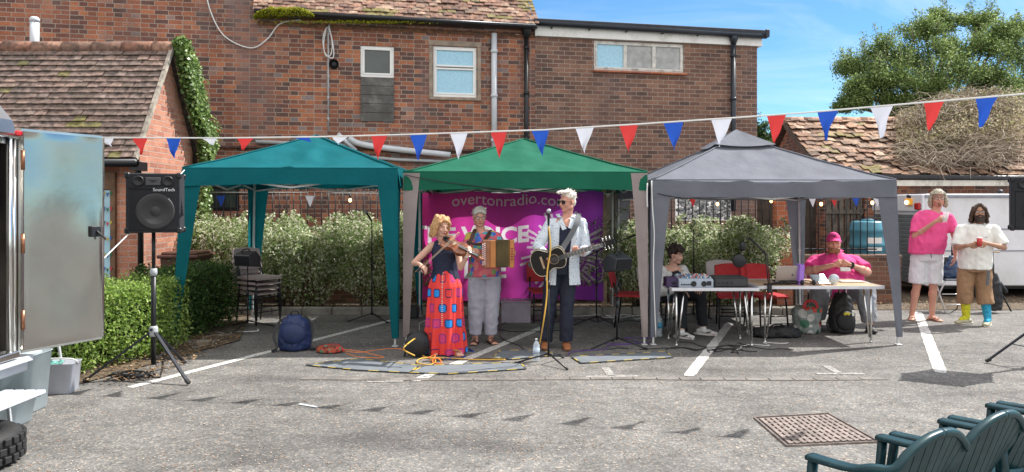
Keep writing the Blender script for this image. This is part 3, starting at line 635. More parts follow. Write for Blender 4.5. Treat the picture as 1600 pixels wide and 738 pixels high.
# low wall with railings
b = MB(); b.box((-.17,0,.38), (11.66,.22,.76)); o = thing('railing_wall', 'low mossy brick wall carrying black iron railings behind the shrubs', 'wall', (.85, 12.95, 0)); b.build('low_wall', LOWB, o)
b = MB(); b.box((-.17,0,.785), (11.68,.26,.05), bev=.01); b.build('coping', LOWB, o)
b = MB(); x = -5.95
while x < 5.3:
    if not (3.3 < x < 3.3): b.tube([(x,0,.8),(x,0,1.98)], .009, 6)
    x += .118
b.tube([(-5.95,0,1.93),(5.3,0,1.93)], .014, 6); b.tube([(-5.95,0,.9),(5.3,0,.9)], .014, 6); b.build('railing', M['blackm'], o)
p_ = P(1223, 360, 12.7); b = MB(); b.box((p_.x, 12.7, .95), (.26,.22,1.9)); solo(b, 'brick_pier', PIER, 'bright red brick pier at the end of the white-flowering shrubs', 'pier')
b = MB(); b.box((P(1246,360,12.6).x, 12.6, 1.0), (.1,.1,2.0), bev=.008); solo(b, 'timber_post', mat('silver_wood', (.25,.23,.21), .85, var=.2, vs=8), 'grey weathered timber post beside the red brick pier', 'post')
# water tank
t = thing('water_tank', 'blue ribbed plastic water tank behind the iron railings', 'water tank', P(1355.5,472,13.55)*1.0); t.location.z = 0
b = MB(); b.lathe((0,0,0), [(.27,0),(.285,.5),(.285,.9),(.3,.92),(.3,.97),(.285,.99),(.285,1.16),(.3,1.18),(.3,1.22),(.285,1.24),(.275,1.33),(.24,1.36),(.02,1.37)], 32)
b.build('tank_body', mat('tank_blue', (.06,.22,.3), .4, var=.12), t)
b = MB(); b.lathe((0,0,1.365), [(.1,0),(.1,.03),(.02,.035)], 16); b.build('lid', mat('tank_blue', (.06,.22,.3)), t)
b = MB()
b.tube([(-.19+.38*k/8, -math.sqrt(.29**2-(-.19+.38*k/8)**2)-.003, .95) for k in range(9)], (.001,.09), 4, cap=True, ref=(0,1,0)) if False else None
vs = []; 
for k in range(9):
    x = -.13+.26*k/8; y = -math.sqrt(.2925**2-x*x); vs += [(x,y,.85),(x,y,1.08)]
b.add(vs, [(2*i,2*i+2,2*i+3,2*i+1) for i in range(8)]); b.build('paper_notice', M['white'], t)

# ---------------------------------------------------------------- box trailer right
BT = thing('box_trailer', 'white box trailer with grey shutter rear and amber light behind the two standing men', 'trailer', (7.26, 13.5, 0), 0)
tw = mat('trailer_white', (.72,.73,.77), .35, var=.04, dirt=(.55,.55,.55), ds=1.5)
b = MB(); b.box((2.5, .95, 1.03), (5.0, 1.9, 1.62), bev=.02); b.build('body', tw, BT)
b = MB()
for z in (.84, 1.22): b.box((2.5, -.004, z), (4.94, .012, .022))
b.box((2.5,-.012,1.80),(5.0,.03,.05), bev=.004); b.build('trim', mat('trailer_trim', (.25,.27,.33), .4), BT)
b = MB()
for k in range(17): b.box((-.012, .95, .27+k*.073), (.02, 1.75, .062), bev=.006)
b.build('shutter', mat('shutter_grey', (.17,.19,.2), .45, .3, var=.08), BT)
b = MB(); b.box((-.02,.95,1.68),(.05,1.88,.3), bev=.01); b.build('header', tw, BT)
for nm, yy, zz, col, em, sx in (('amber_light', .42, 1.70, (.7,.3,.02), (1,.5,.1), .2), ('red_light', .12, 1.62, (.45,.02,.02), None, .14)):
    q = MB(); q.box((-.07, yy, zz), (.06, sx, .12), bev=.012); f = q.build(nm, mat(nm, col, .25, emit=em, es=.15 if em else 0), BT)
q = MB(); q.ball((-.11,.42,1.69), .035); q.build('bulb', mat('lit_bulb', (1,.8,.4), .3, emit=(1,.72,.35), es=6), f)
q = MB(); q.box((-.07,.42,1.8),(.05,.07,.06), bev=.01); q.build('light_bracket', M['black'], BT)
for x in (1.0, 3.2):
    q = MB(); q.lathe((x,.12,.3), [(.3,-.1),(.3,.1),(.18,.11),(.02,.09)], 24, M=euler(R(90),0,0)); q.lathe((x,.12,.3), [(.02,-.11),(.18,-.11),(.3,-.1)], 24, M=euler(R(90),0,0)); q.build('wheel', M['rubber'], BT)
q = MB(); q.box((2.5,.95,.2),(4.6,1.5,.1)); q.build('chassis', M['black'], BT)
q = MB(); q.ball((1.9-.45,.2,1.87), (.06,.05,.05)); q.box((1.45,.2,1.85),(.05,.05,.05)); q.build('roof_vent', M['black'], BT)
# glazed frame roof beyond the shed, at the picture edge
t = thing('greenhouse', 'pale greenhouse roof corner showing past the brambles', 'greenhouse', (11.9,17.6,0), 0)
q = MB(); q.add([(0,0,1.9),(5,0,1.9),(5,2,2.9),(.8,2,2.9)],[(0,1,2,3)]); q.add([(0,0,0),(5,0,0),(5,0,1.9),(0,0,1.9)],[(0,1,2,3)]); q.build('glazing', mat('pale_glazing', (.5,.58,.62), .15, var=.15, spec=.9), t)
q = MB()
for k in range(7): q.tube([(k*.8,-.01,1.92),(.8+k*.7,2,2.92)], .025, 6)
q.tube([(0,-.02,1.9),(5,-.02,1.9)], .04, 6); q.tube([(.8,2,2.93),(5,2,2.93)], .04, 6); q.build('frame', M['upvc'], t)
# ================================================================ vegetation
def leaves(name, pts, size, cols, mt, parent=None, up=.3, asp=.5, label=None, jitter=.3, shade=None, out=None):
    pts = np.asarray(pts, float); N = len(pts)
    if parent is not None:
        pts = pts - np.array(wm(parent).translation)
    d = rng.normal(size=(N,3)); 
    if out is not None: d = d*.8+out
    d[:,2] += up; d /= np.linalg.norm(d,axis=1)[:,None]     # leaf normal
    a = rng.normal(size=(N,3)); a -= (a*d).sum(1)[:,None]*d; a /= np.linalg.norm(a,axis=1)[:,None]; c = np.cross(d,a)
    s = size*rng.uniform(1-jitter,1+jitter,N)[:,None]
    v = np.empty((N,4,3)); v[:,0] = pts-a*s*.5; v[:,1] = pts+c*s*asp*.5+d*s*.06; v[:,2] = pts+a*s*.5; v[:,3] = pts-c*s*asp*.5+d*s*.06
    me = bpy.data.meshes.new(name); me.vertices.add(N*4); me.vertices.foreach_set('co', v.ravel())
    me.loops.add(N*4); me.loops.foreach_set('vertex_index', np.arange(N*4)); me.polygons.add(N); me.polygons.foreach_set('loop_start', np.arange(N)*4); me.polygons.foreach_set('loop_total', np.full(N,4))
    cols = np.array(cols); ci = rng.integers(0,len(cols),N); cc = cols[ci]*rng.uniform(.75,1.25,N)[:,None]
    col = np.ones((N,4,4)); col[:,:,:3] = cc[:,None,:]
    at = me.color_attributes.new('Col','FLOAT_COLOR','POINT'); at.data.foreach_set('color', col.ravel().astype(np.float32))
    me.materials.append(mt); me.update(); me.validate()
    o = bpy.data.objects.new(name, me); C.objects.link(o)
    if parent is not None: o.parent = parent
    return o
LEAF = mat('leaf', (1,1,1), .5, attr=True, var=0, transl=.48, spec=.4)
LEAFD = mat('glossy_leaf', (1,1,1), .4, attr=True, var=0, transl=.25, spec=.5)
TWIG = mat('twig', (.14,.10,.07), .9, var=.25)
BARK = mat('bark', (.16,.13,.1), .9, var=.3, bump=.5, bs=20)
def blobs_points(blobs, N, shell=.45, zmin=None):
    vols = np.array([b[1][0]*b[1][1]*b[1][2] for b in blobs])**.75; vols /= vols.sum(); out = []
    for (c, r), k in zip(blobs, (vols*N).astype(int)):
        d = rng.normal(size=(k,3)); d /= np.linalg.norm(d,axis=1)[:,None]
        rad = 1-shell*rng.random(k)**1.6
        sc_ = np.array([1+.22*mnoise.noise(Vector(q)*2.3+Vector(c)) for q in d])
        p = np.array(c)+d*np.array(r)*(rad*sc_)[:,None]
        out.append(p)
    p = np.concatenate(out)
    if zmin is not None: p = p[p[:,2] > zmin]
    return p
def shrub(label, cx, cy, wx, wy, h, N, cols, size, group=None, seed=0, name='flowering_shrub', twigs=26, cat='shrub'):
    random.seed(seed); t = thing(name, label, cat, (cx, cy, 0), 0, group)
    bl = [((cx, cy, h*.45), (wx*.42, wy*.45, h*.42))]
    for k in range(16):
        x = cx+random.uniform(-.42,.42)*wx; y = cy+random.uniform(-.3,.3)*wy; z = h*random.uniform(.35,.86)
        bl.append(((x,y,z), (wx*random.uniform(.12,.2), wy*random.uniform(.2,.3), h*random.uniform(.12,.22))))
    pts = blobs_points(bl, N, .5, .06)
    # arching sprays that stick out of the outline
    ex = []
    for k in range(twigs):
        x = cx+random.uniform(-.48,.48)*wx; y = cy+random.uniform(-.45,.4)*wy; z = h*random.uniform(.55,.9); dx = random.uniform(-.25,.25); dyy = random.uniform(-.35,.15)
        for q in range(42):
            u = q/41; ex.append((x+dx*u+random.gauss(0,.018), y+dyy*u+random.gauss(0,.018), z+.32*u-.16*u*u+random.gauss(0,.018)))
    pts = np.concatenate([pts, np.array(ex)])
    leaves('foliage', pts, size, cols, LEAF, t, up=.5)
    b = MB()
    for k in range(14):
        x = cx+random.uniform(-.2,.2)*wx; y = cy+random.uniform(-.2,.2)*wy; a = random.random()*6.28
        b.tube([(x,y,0),(x+.1*math.cos(a),y+.1*math.sin(a),h*.35),(x+.35*wx*.5*math.cos(a),y+.2*math.sin(a),h*.75)], [.02,.014,.006], 5)
    b.build('stem', TWIG, t, True)
    return t
WF_ = [(.26,.35,.12),(.20,.30,.10),(.38,.45,.22),(.76,.76,.60),(.85,.82,.70),(.15,.22,.08),(.65,.68,.48),(.32,.41,.17)]
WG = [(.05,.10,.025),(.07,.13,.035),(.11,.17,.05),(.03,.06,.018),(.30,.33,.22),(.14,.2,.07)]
shrub('white-speckled shrub against the outhouse gable, left end of the row', -4.45, 12.15, 1.5, 1.05, 1.6, 15000, WF_, .05, 'white-speckled shrubs by the railings', 1)
shrub('white-speckled shrub behind the left gazebo and the stacked chairs', -3.35, 12.15, 1.8, 1.1, 1.5, 18000, WF_, .05, 'white-speckled shrubs by the railings', 2)
shrub('broad white-speckled shrub behind the lone microphone stand', -2.0, 12.15, 2.1, 1.1, 1.56, 21000, WF_, .05, 'white-speckled shrubs by the railings', 3)
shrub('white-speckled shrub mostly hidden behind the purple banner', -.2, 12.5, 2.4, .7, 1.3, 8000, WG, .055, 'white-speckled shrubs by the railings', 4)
shrub('white-speckled shrub right of the banner, behind the seated lad', 2.0, 12.1, 1.75, 1.1, 1.62, 18000, WF_, .05, 'white-speckled shrubs by the railings', 5)
shrub('widest white-speckled shrub, behind the mixer table, sloping down to the brick pier', 3.35, 12.1, 1.95, 1.1, 1.46, 21000, WF_, .05, 'white-speckled shrubs by the railings', 6)
# clipped green hedge by the trailer
def hedge(name, label, path, hw, h, N, cols, size, seed, cat='hedge'):
    random.seed(seed); path = [Vector((*p,0)) for p in path]; mid = sum(path, Vector())/len(path)
    t = thing(name, label, cat, mid); pts = []
    segs = [(path[i], path[i+1]) for i in range(len(path)-1)]; L = [ (b-a).length for a,b in segs]
    for k in range(N):
        a, b = random.choices(segs, L)[0]; u = random.uniform(-.06,1.06); d = (b-a).normalized(); n = Vector((d.y,-d.x,0))
        face = random.random(); dep = random.random()**1.8*.22
        if face < .42: v = random.uniform(-1,1); z = h-dep*.8
        elif face < .9: v = 1-dep/hw; z = random.uniform(.06,1)*h
        else: v = -1+dep/hw; z = random.uniform(.06,1)*h
        q = a.lerp(b,u)+n*v*hw
        w_ = 1+.28*smooth_noise((q.x*2.1,q.y*2.1,z*2.4)); edge = max(0,(abs(v)-.7))*max(0,z/h-.75)*1.6
        q = a.lerp(b,u)+n*v*hw*w_*(1-edge); z = z*(1+.14*smooth_noise((q.x*2.4,q.y*2.4,5)))*(1-edge*.3)
        g_ = .045 if random.random() < .25 else .014
        pts.append((q.x+random.gauss(0,g_), q.y+random.gauss(0,g_), z+random.gauss(0,g_)))
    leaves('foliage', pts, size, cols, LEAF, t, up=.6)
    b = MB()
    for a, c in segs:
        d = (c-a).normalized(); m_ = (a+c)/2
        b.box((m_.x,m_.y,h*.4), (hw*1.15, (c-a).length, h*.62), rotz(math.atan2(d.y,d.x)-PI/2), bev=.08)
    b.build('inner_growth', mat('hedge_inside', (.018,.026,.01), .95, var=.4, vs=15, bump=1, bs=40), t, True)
    b = MB()
    for a, c in segs:
        for k in range(10):
            q = a.lerp(c, random.random()); b.tube([(q.x+random.uniform(-.2,.3),q.y,0),(q.x+random.uniform(-.2,.3),q.y,h*.5)], [.012,.006], 5)
    b.build('stem', TWIG, t, True)
hedge('clipped_hedge', 'clipped bright green hedge beside the steel trailer door and speaker tripod', [(-4.75,7.1),(-4.4,8.0),(-4.25,9.0)], .48, .80, 17000, [(.26,.40,.08),(.34,.48,.11),(.18,.29,.06),(.44,.56,.18),(.13,.21,.05)], .042, 21)
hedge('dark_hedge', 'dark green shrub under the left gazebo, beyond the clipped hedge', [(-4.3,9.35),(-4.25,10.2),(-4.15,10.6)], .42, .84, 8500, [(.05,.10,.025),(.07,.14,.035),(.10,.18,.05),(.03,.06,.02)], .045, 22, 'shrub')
# ivy on the verge
t = thing('ivy', 'dense ivy climbing the back edge of the outhouse gable', 'ivy', (-5.0, 12.0, 0))
pts = []; rn = random.Random(5)
for k in range(9500):
    u = rn.random(); y = 11.5+u*1.15; z = 4.08-u*1.62; w_ = .25*(1+.5*smooth_noise((u*5,1,2)))*(.55+.6*min(1,u*3))
    o_ = rn.gauss(0,.42)*w_
    pts.append((-5.02+rn.uniform(-.04,.16)+.1*abs(o_), y+o_*.55-.04, z+o_*.7+.02))
for k in range(1500):
    z = rn.uniform(.2,2.5); pts.append((-5.03+rn.uniform(0,.12), 12.42+rn.gauss(0,.1), z))
leaves('foliage', pts, .058, [(.12,.20,.05),(.18,.28,.07),(.08,.14,.035),(.28,.38,.12)], LEAFD, t, up=.1, asp=.8, out=np.array([.9,-.3,.3]))
b = MB()
for k in range(7): b.tube([(-5.1,12.35+.05*k,0),(-5.1,12.3+.03*k,1.5),(-5.08,12.45,2.5),(-5.08,11.9,3.4),(-5.08,11.55,3.95)], [.015,.014,.012,.01,.006], 5)
b.build('stem', TWIG, t, True)
# moss cushion at the eaves
def Wd(px, py, d=0):
    q = W(px, py, d); return OB.matrix_basis @ q
t = thing('moss_cushion', 'bright yellow-green moss cushion growing on the eaves of the old house', 'moss', Wd(446,24,.2))
pts = []
for k in range(6500):
    px = rn.uniform(399,492); e = 1-abs((px-446)/47)**4; top = rn.random()**.6
    q = Wd(px, 32-14*e*top+2*smooth_noise((px*.1,0,0)), rn.uniform(.05,.34)); pts.append(q)
for k in range(900):
    q = Wd(rn.gauss(560,60), 40+rn.gauss(0,1.2), .27); pts.append(q) if 490 < 800 else None
leaves('cushion', pts, .035, [(.42,.42,.02),(.5,.5,.04),(.3,.33,.02),(.22,.26,.03)], LEAF, t, up=1)
b = MB(); b.box((0,0,0),(1,.2,.02)) if False else None
# bramble heap on the shed
t = thing('dry_brambles', 'tangled heap of dry brown brambles over the right end of the shed roof', 'brambles', (10.4,17,0))
b = MB(); rn = random.Random(9)
def roofz(y): return 2.28+(y-15.75)*.62 if y < 18 else 3.68-(y-18)*.6
for k in range(2700):
    px = rn.triangular(1385,1600,1530); y = rn.uniform(15.8,19.0)
    x = (px-800)/F*y; e = max(0,min(1,(px-1380)/120)); hh = e*rn.random()**.8*.75*(1 if y>17 else .45)
    if hh < .05 and rn.random() < .5: continue
    z = roofz(y)+.04+hh*(.8+.5*smooth_noise((x,y,0))); a = rn.random()*6.28; L_ = rn.uniform(.25,.75); el = rn.uniform(-.5,.7)
    d = Vector((math.cos(a)*math.cos(el), math.sin(a)*math.cos(el), math.sin(el)))*L_; s_ = Vector((0,0,-rn.uniform(.05,.2)))
    p0 = Vector((x,y,z)); k_ = rn.uniform(.6,1.3); b.c = tuple(q*k_ for q in rn.choice([(.29,.23,.17),(.36,.30,.23),(.20,.155,.11),(.42,.36,.29)]))
    pp = [p0, p0+d*.4+Vector((0,0,.07)), p0+d*.8, p0+d*1.1+s_]
    for q in pp: q.z = max(q.z, roofz(q.y)+.02) if q.x < 13.1 else q.z
    b.tube(pp, [.008,.007,.005,.003], 3, cap=False)
for k in range(26):
    px = rn.uniform(1430,1590); y = rn.uniform(15.7,16.6); x = (px-800)/F*y; p0 = Vector((x,y,roofz(y)+.1)); d = Vector((-rn.uniform(.4,1.3), rn.uniform(-.2,.3), rn.uniform(-.25,.5)))
    b.c = (.26,.21,.17); b.tube([p0,p0+d*.5+Vector((0,0,.12)),p0+d], [.022,.016,.006], 5)
b.build('cane', mat('dry_cane', (1,1,1), .9, attr=True, var=.1), t, True)
pts = [(lambda px,y: ((px-800)/F*y, y, roofz(y)+rn.random()**.8*.78*max(0,min(1,(px-1380)/120))))(rn.uniform(1400,1600), rn.uniform(16.2,19)) for _ in range(11000)]
leaves('dead_leaf', pts, .06, [(.40,.34,.22),(.30,.25,.16),(.52,.45,.33),(.22,.18,.11),(.28,.28,.12)], LEAF, t)
# tree
V_ = Vector
def tree(name, label, base, th, blobs, N, cols, size, trunk, seed, asp=.45, group=None, up=.3):
    random.seed(seed); t = thing(name, label, 'tree', base, 0, group)
    b = MB(); B = Vector(base); fork = B+Vector((0,0,th))
    b.tube([B, B+Vector((.05,0,th*.5)), fork], [trunk, trunk*.8, trunk*.7], 10)
    pts = []
    for (c, r) in blobs:
        c_ = Vector(c); mid = fork.lerp(c_, .5)+Vector((random.uniform(-.2,.2), random.uniform(-.2,.2), .25))
        b.tube(spline([fork, mid, c_], 4), [trunk*.42*(1-i/9)+.012 for i in range(9)], 6)
        for k in range(7):
            d = Vector((random.gauss(0,1), random.gauss(0,1), random.gauss(.4,.8))).normalized()
            tip = c_+Vector((d.x*r[0], d.y*r[1], d.z*r[2]))*random.uniform(.85,1.3); b.tube([c_, c_.lerp(tip,.5)+Vector((0,0,.05)), tip], [.03,.018,.006], 4)
            for q in range(int(N/len(blobs)/7)):
                u = random.random()**.6; m_ = c_.lerp(tip,u); sp = .25*max(r)*(1.35-u*.5)
                pts.append((m_.x+random.gauss(0,sp), m_.y+random.gauss(0,sp), m_.z+random.gauss(0,sp*.8)))
    for k in range(int(len(blobs)*5)):      # feathery shoots that break the outline
        c, r = random.choice(blobs); d = V_((random.gauss(0,.6), random.gauss(0,.6), random.uniform(.3,1.2))).normalized(); s0 = V_(c)+d*r[0]*.8; ln = r[0]*random.uniform(.5,1.0)
        tip = s0+V_((d.x*.5,d.y*.5,1)).normalized()*ln; b.tube([s0,tip], [.012,.005], 4)
        for q in range(46): u = random.random(); m_ = s0.lerp(tip,u); sp = size*(1.3-u*.8); pts.append((m_.x+random.gauss(0,sp), m_.y+random.gauss(0,sp), m_.z+random.gauss(0,sp)))
    b.build('trunk', BARK, t, True)
    leaves('crown', pts, size, cols, LEAF, t, asp=asp, up=up)
def PB(px, py, Y, rpx, fl=.8):
    c = P(px,py,Y); r = rpx/F*Y; return (tuple(c), (r, r, r*fl))
TC = [(.17,.24,.065),(.235,.32,.095),(.12,.185,.055),(.34,.43,.18),(.085,.135,.04)]
bl = [PB(1345,110,26,34), PB(1330,140,25,26), PB(1385,85,26,32), PB(1400,130,25,38), PB(1440,100,26,40), PB(1445,55,26.5,30), PB(1480,30,27,24), PB(1475,80,26,36), PB(1500,120,25,38),
      PB(1530,35,27,26), PB(1535,80,26,34), PB(1560,125,26,34), PB(1590,95,27,36), PB(1600,50,27,22), PB(1455,150,25,38), PB(1390,160,25.5,30), PB(1350,165,25,22), PB(1620,130,27,30), PB(1560,60,26,24), PB(1365,130,25.5,30), PB(1325,165,25.5,18), PB(1410,178,25,26), PB(1470,172,25,34), PB(1530,160,26,36), PB(1590,150,26,34)]
tree('ash_tree', 'tall feathery green tree behind the shed roof', (14.4,26,0), 3.6, bl, 120000, TC, .085, .26, 31)
bl = [PB(1585,190,19,30), PB(1610,215,18.6,28), PB(1600,170,19.5,22), PB(1570,205,19,16)]
tree('pale_bush', 'pale green flowering bush at the right edge behind the brambles', (12.6,19.2,0), 1.2, bl, 9000, [(.3,.36,.2),(.2,.28,.1),(.42,.45,.33),(.14,.2,.07)], .08, .1, 32)
bl = [PB(1180,205,34,18), PB(1195,225,34,20), PB(1215,232,34,16), PB(1160,225,34,20)]
tree('far_tree', 'small dark tree peeping past the corner of the extension', (11.3,34,0), 2.0, bl, 7000, [(.05,.09,.03),(.08,.13,.04)], .13, .18, 33)
# brown bin
t = thing('wheelie_bin', 'dark brown lidded bin between the outhouse gable and the shrubs', 'bin', (-4.62,10.95,0))
b = MB(); b.prism([(-.22,-.24,.06),(.22,-.24,.06),(.26,-.3,.9),(-.26,-.3,.9)], (0,.5,0)); b.build('body', M['brown'], t)
b = MB(); b.box((0,-.04,.93),(.58,.64,.05), bev=.015); b.box((0,-.04,.97),(.5,.54,.04), bev=.015); b.tube([(-.26,.3,.93),(.26,.3,.93)],.02,8); b.build('lid', M['brown'], t)
b = MB(); 
for s_ in (-1,1): b.lathe((s_*.2,.22,.1), [(.1,-.025),(.1,.025)], 16, M=euler(0,R(90),0))
b.build('wheel', M['rubber'], t)

# ================================================================ gazebos
def fab(name, col, tr=.22): return mat(name, col, .7, var=.07, vs=3, bump=.55, bs=3.2, bd=.05, transl=tr, spec=.15)
def gazebo(label, x0, x1, y0, y1, ze, zp, vh, cloth, legc, lean=0.0, seed=0, vent=False, legw=.3, sag=.0, front_fab=(True,True), side_fab=True, flap=(0,0)):
    random.seed(seed); cx, cy = (x0+x1)/2, (y0+y1)/2
    t = thing('gazebo', label, 'gazebo', (cx,cy,0), 0, 'pop-up gazebos in a row')
    A = [Vector((x0,y0,ze)), Vector((x1,y0,ze)), Vector((x1,y1,ze)), Vector((x0,y1,ze))]; pk = Vector((cx,cy,zp))
    b = MB()
    for k in range(4):
        a, c = A[k], A[(k+1)%4]
        def fn(u, v, a=a, c=c):
            p = a.lerp(c,u).lerp(pk, v)
            hip = abs(u-.5)*2
            z = ze+(zp-ze)*(v**1.06)
            z += -.06*math.sin(PI*u)*math.sin(PI*min(1,v*1.0))*(1-v) - .03*(1-hip)*(1-v)*sag
            z += .012*mnoise.noise(Vector((p.x*2.5,p.y*2.5,seed)))*(1-v)+math.sin(PI*u)*(.034*mnoise.noise(Vector((p.x*5,p.y*5,seed+7)))+.01*math.sin((u-.5)*30*(1-v)+seed)*v*(1-v)*4)
            z += .02*math.sin(PI*u)*math.cos(v*9+u*2)*(1-v)*.3
            return Vector((p.x,p.y,z))
        b.grid(fn, 28, 18)
    cnp = b.build('canopy', cloth, t, True)
    b = MB()
    for k in range(4):
        pts = []
        for j in range(13):
            v = j/12; p = A[k].lerp(pk,v); p.z = ze+(zp-ze)*(v**1.06)+.006+.012*mnoise.noise(Vector((p.x*2.5,p.y*2.5,seed)))*(1-v); pts.append(p)
        b.tube(pts, .011, 6)
    for k in range(4): b.tube([A[k]+Vector((0,0,.006)), A[(k+1)%4]+Vector((0,0,.006))], .007, 5)
    b.build('seam', cloth, cnp, True)
    if vent:
        b = MB(); rr = .42
        for k in range(4):
            a = A[k].lerp(pk, 1-rr/ (x1-x0)*1.9); c = A[(k+1)%4].lerp(pk, 1-rr/(x1-x0)*1.9); up = Vector((0,0,.05)); pk2 = pk+Vector((0,0,.1))
            b.grid(lambda u,v,a=a,c=c: (a.lerp(c,u)+up*0.9).lerp(pk2,v)+Vector((0,0,-.03*math.sin(PI*u)*(1-v))), 10, 6)
        b.build('vent', cloth, cnp, True)
    b = MB()
    for k in range(4):
        a, c = A[k], A[(k+1)%4]; d = (c-a).normalized(); n = Vector((d.y,-d.x,0))
        def fn(u, v, a=a, c=c, n=n):
            p = a.lerp(c,u); wv = .012*math.sin(u*23+seed)+.012*math.sin(u*9+2*seed)
            hgt = vh*(1-.12*math.sin(PI*u)); zt = -.03*(math.sin(PI*u))*sag
            return p+n*(wv*v+.004+.01*v)+Vector((0,0,-hgt*v+zt*.9+.004))
        b.grid(fn, 48, 4)
    b.build('valance', cloth, cnp, True)
    corners = [(x0,y0,-1,-1),(x1,y0,1,-1),(x1,y1,1,1),(x0,y1,-1,1)]
    for i, (x,y,sx,sy) in enumerate(corners):
        b = MB(); ln = (lean[0] if sx < 0 else lean[1])*sx*(1 if i < 2 else .3)
        top = Vector((x-sx*.03, y-sy*.03, ze-.02)); bot = Vector((x-sx*.03+ln, y-sy*.03, .02))
        b.bar(top.lerp(bot,.5), bot, .022, .022, up=(0,1,0)); b.bar(top, top.lerp(bot,.55), .03, .03, up=(0,1,0)); b.box(bot-Vector((0,0,.012)), (.07,.07,.012), bev=.004); b.box(top.lerp(bot,.52), (.045,.045,.05), bev=.008)
        leg = b.build('leg', M['alu'], t, True)
        b = MB(); fz = ze-.01; wt = legw; wb = .07
        for ax in (0,1):
            def fn(u, v, ax=ax):
                zz = fz+(-(fz-.1))*v; w_ = wt+(wb-wt)*(v**.8); base = Vector((x+sx*.006+ln*v, y+sy*.006, zz))
                o_ = Vector((-sx*w_*u,0,0)) if ax == 0 else Vector((0,-sy*w_*u,0))
                rip = .012*math.sin(u*7+v*9+i)*v*(u) ; o_ += Vector((0,sy*rip,0)) if ax == 0 else Vector((sx*rip,0,0))
                return base+o_
            if not (i < 2 and ax == 0 and not front_fab[i]): b.grid(fn, 6, 20)
        b.build('leg_sleeve', legc, leg, True)
    # scissor truss
    b = MB()
    def sc_(a, c, zt):
        N = 2; L_ = c-a
        for k in range(N):
            p = a+L_*k/N; q = a+L_*(k+1)/N; m_ = (p+q)/2
            b.bar(Vector((p.x,p.y,zt)), Vector((q.x,q.y,zt-.16)), .012,.022); b.bar(Vector((p.x,p.y,zt-.16)), Vector((q.x,q.y,zt)), .012,.022)
    ins = .06; z_ = ze-.06
    sc_(A[0]+Vector((ins,ins,0)), A[1]+Vector((-ins,ins,0)), z_); sc_(A[3]+Vector((ins,-ins,0)), A[2]+Vector((-ins,-ins,0)), z_)
    sc_(A[0]+Vector((ins,ins,0)), A[3]+Vector((ins,-ins,0)), z_); sc_(A[1]+Vector((-ins,ins,0)), A[2]+Vector((-ins,-ins,0)), z_)
    for k in range(4): b.bar(A[k]+Vector((0,0,-.06)), pk+Vector((0,0,-.12)), .016,.016)
    b.build('truss', M['alu'], t, True)
    return t
teal = fab('teal_canvas', (.004,.13,.155)); green = fab('green_canvas', (.015,.14,.085)); gry = fab('grey_canvas', (.175,.185,.22)); beige = fab('beige_canvas', (.34,.29,.28)); brn = fab('taupe_canvas', (.2,.17,.15))
gazebo('teal gazebo with teal legs at the left of the row', -3.82, -1.33, 8.9, 11.35, 2.07, 2.56, .21, teal, teal, lean=(.12,0), seed=1, legw=.26)
gazebo('green gazebo with beige legs over the musicians', -1.27, 1.585, 9.0, 11.9, 2.03, 2.54, .22, green, beige, lean=(0,0), seed=2, legw=.2)
gazebo('grey gazebo with vented peak over the two tables', 1.63, 4.50, 9.0, 12.0, 1.935, 2.58, .20, gry, gry, lean=(0,.07), seed=3, vent=True, legw=.26, sag=1)
# ================================================================ people
def remesh(mb, name, m, parent, vox=.008, it=4, fac=.5, fold=None, world=False, **tags):
    inv = wm(parent).inverted() if world else None
    me = mb.mesh('tmp', m, inv); o = bpy.data.objects.new('tmp', me); C.objects.link(o)
    r = o.modifiers.new('r', 'REMESH'); r.mode = 'VOXEL'; r.voxel_size = vox; r.use_smooth_shade = True
    s = o.modifiers.new('s', 'SMOOTH'); s.factor = fac; s.iterations = it
    dg = bpy.context.evaluated_depsgraph_get(); dg.update()
    out = bpy.data.meshes.new_from_object(o.evaluated_get(dg), depsgraph=dg); out.name = name
    bpy.data.objects.remove(o); bpy.data.meshes.remove(me)
    if fold:
        n = len(out.vertices); co = np.empty(n*3); no = np.empty(n*3); out.vertices.foreach_get('co', co); out.vertices.foreach_get('normal', no)
        co = co.reshape(-1,3); no = no.reshape(-1,3)
        d = np.array([fold(p) for p in co]); co += no*d[:,None]; out.vertices.foreach_set('co', co.ravel()); out.update()
    if not out.materials: out.materials.append(m)
    o = bpy.data.objects.new(name, out); C.objects.link(o); o.parent = parent
    for k, v in tags.items(): o[k] = v
    return o
def cloth_fold(amp, sx, sz, seed=0):
    def f(p):
        q = Vector((p[0]*sx+seed, p[1]*sx, p[2]*sz)); r_ = mnoise.noise(q); return amp*(.5*r_+.9*(.35-abs(mnoise.noise(q*1.3+Vector((5,2,9)))))*1.4+.35*mnoise.noise(q*2.6))
    return f
V = Vector
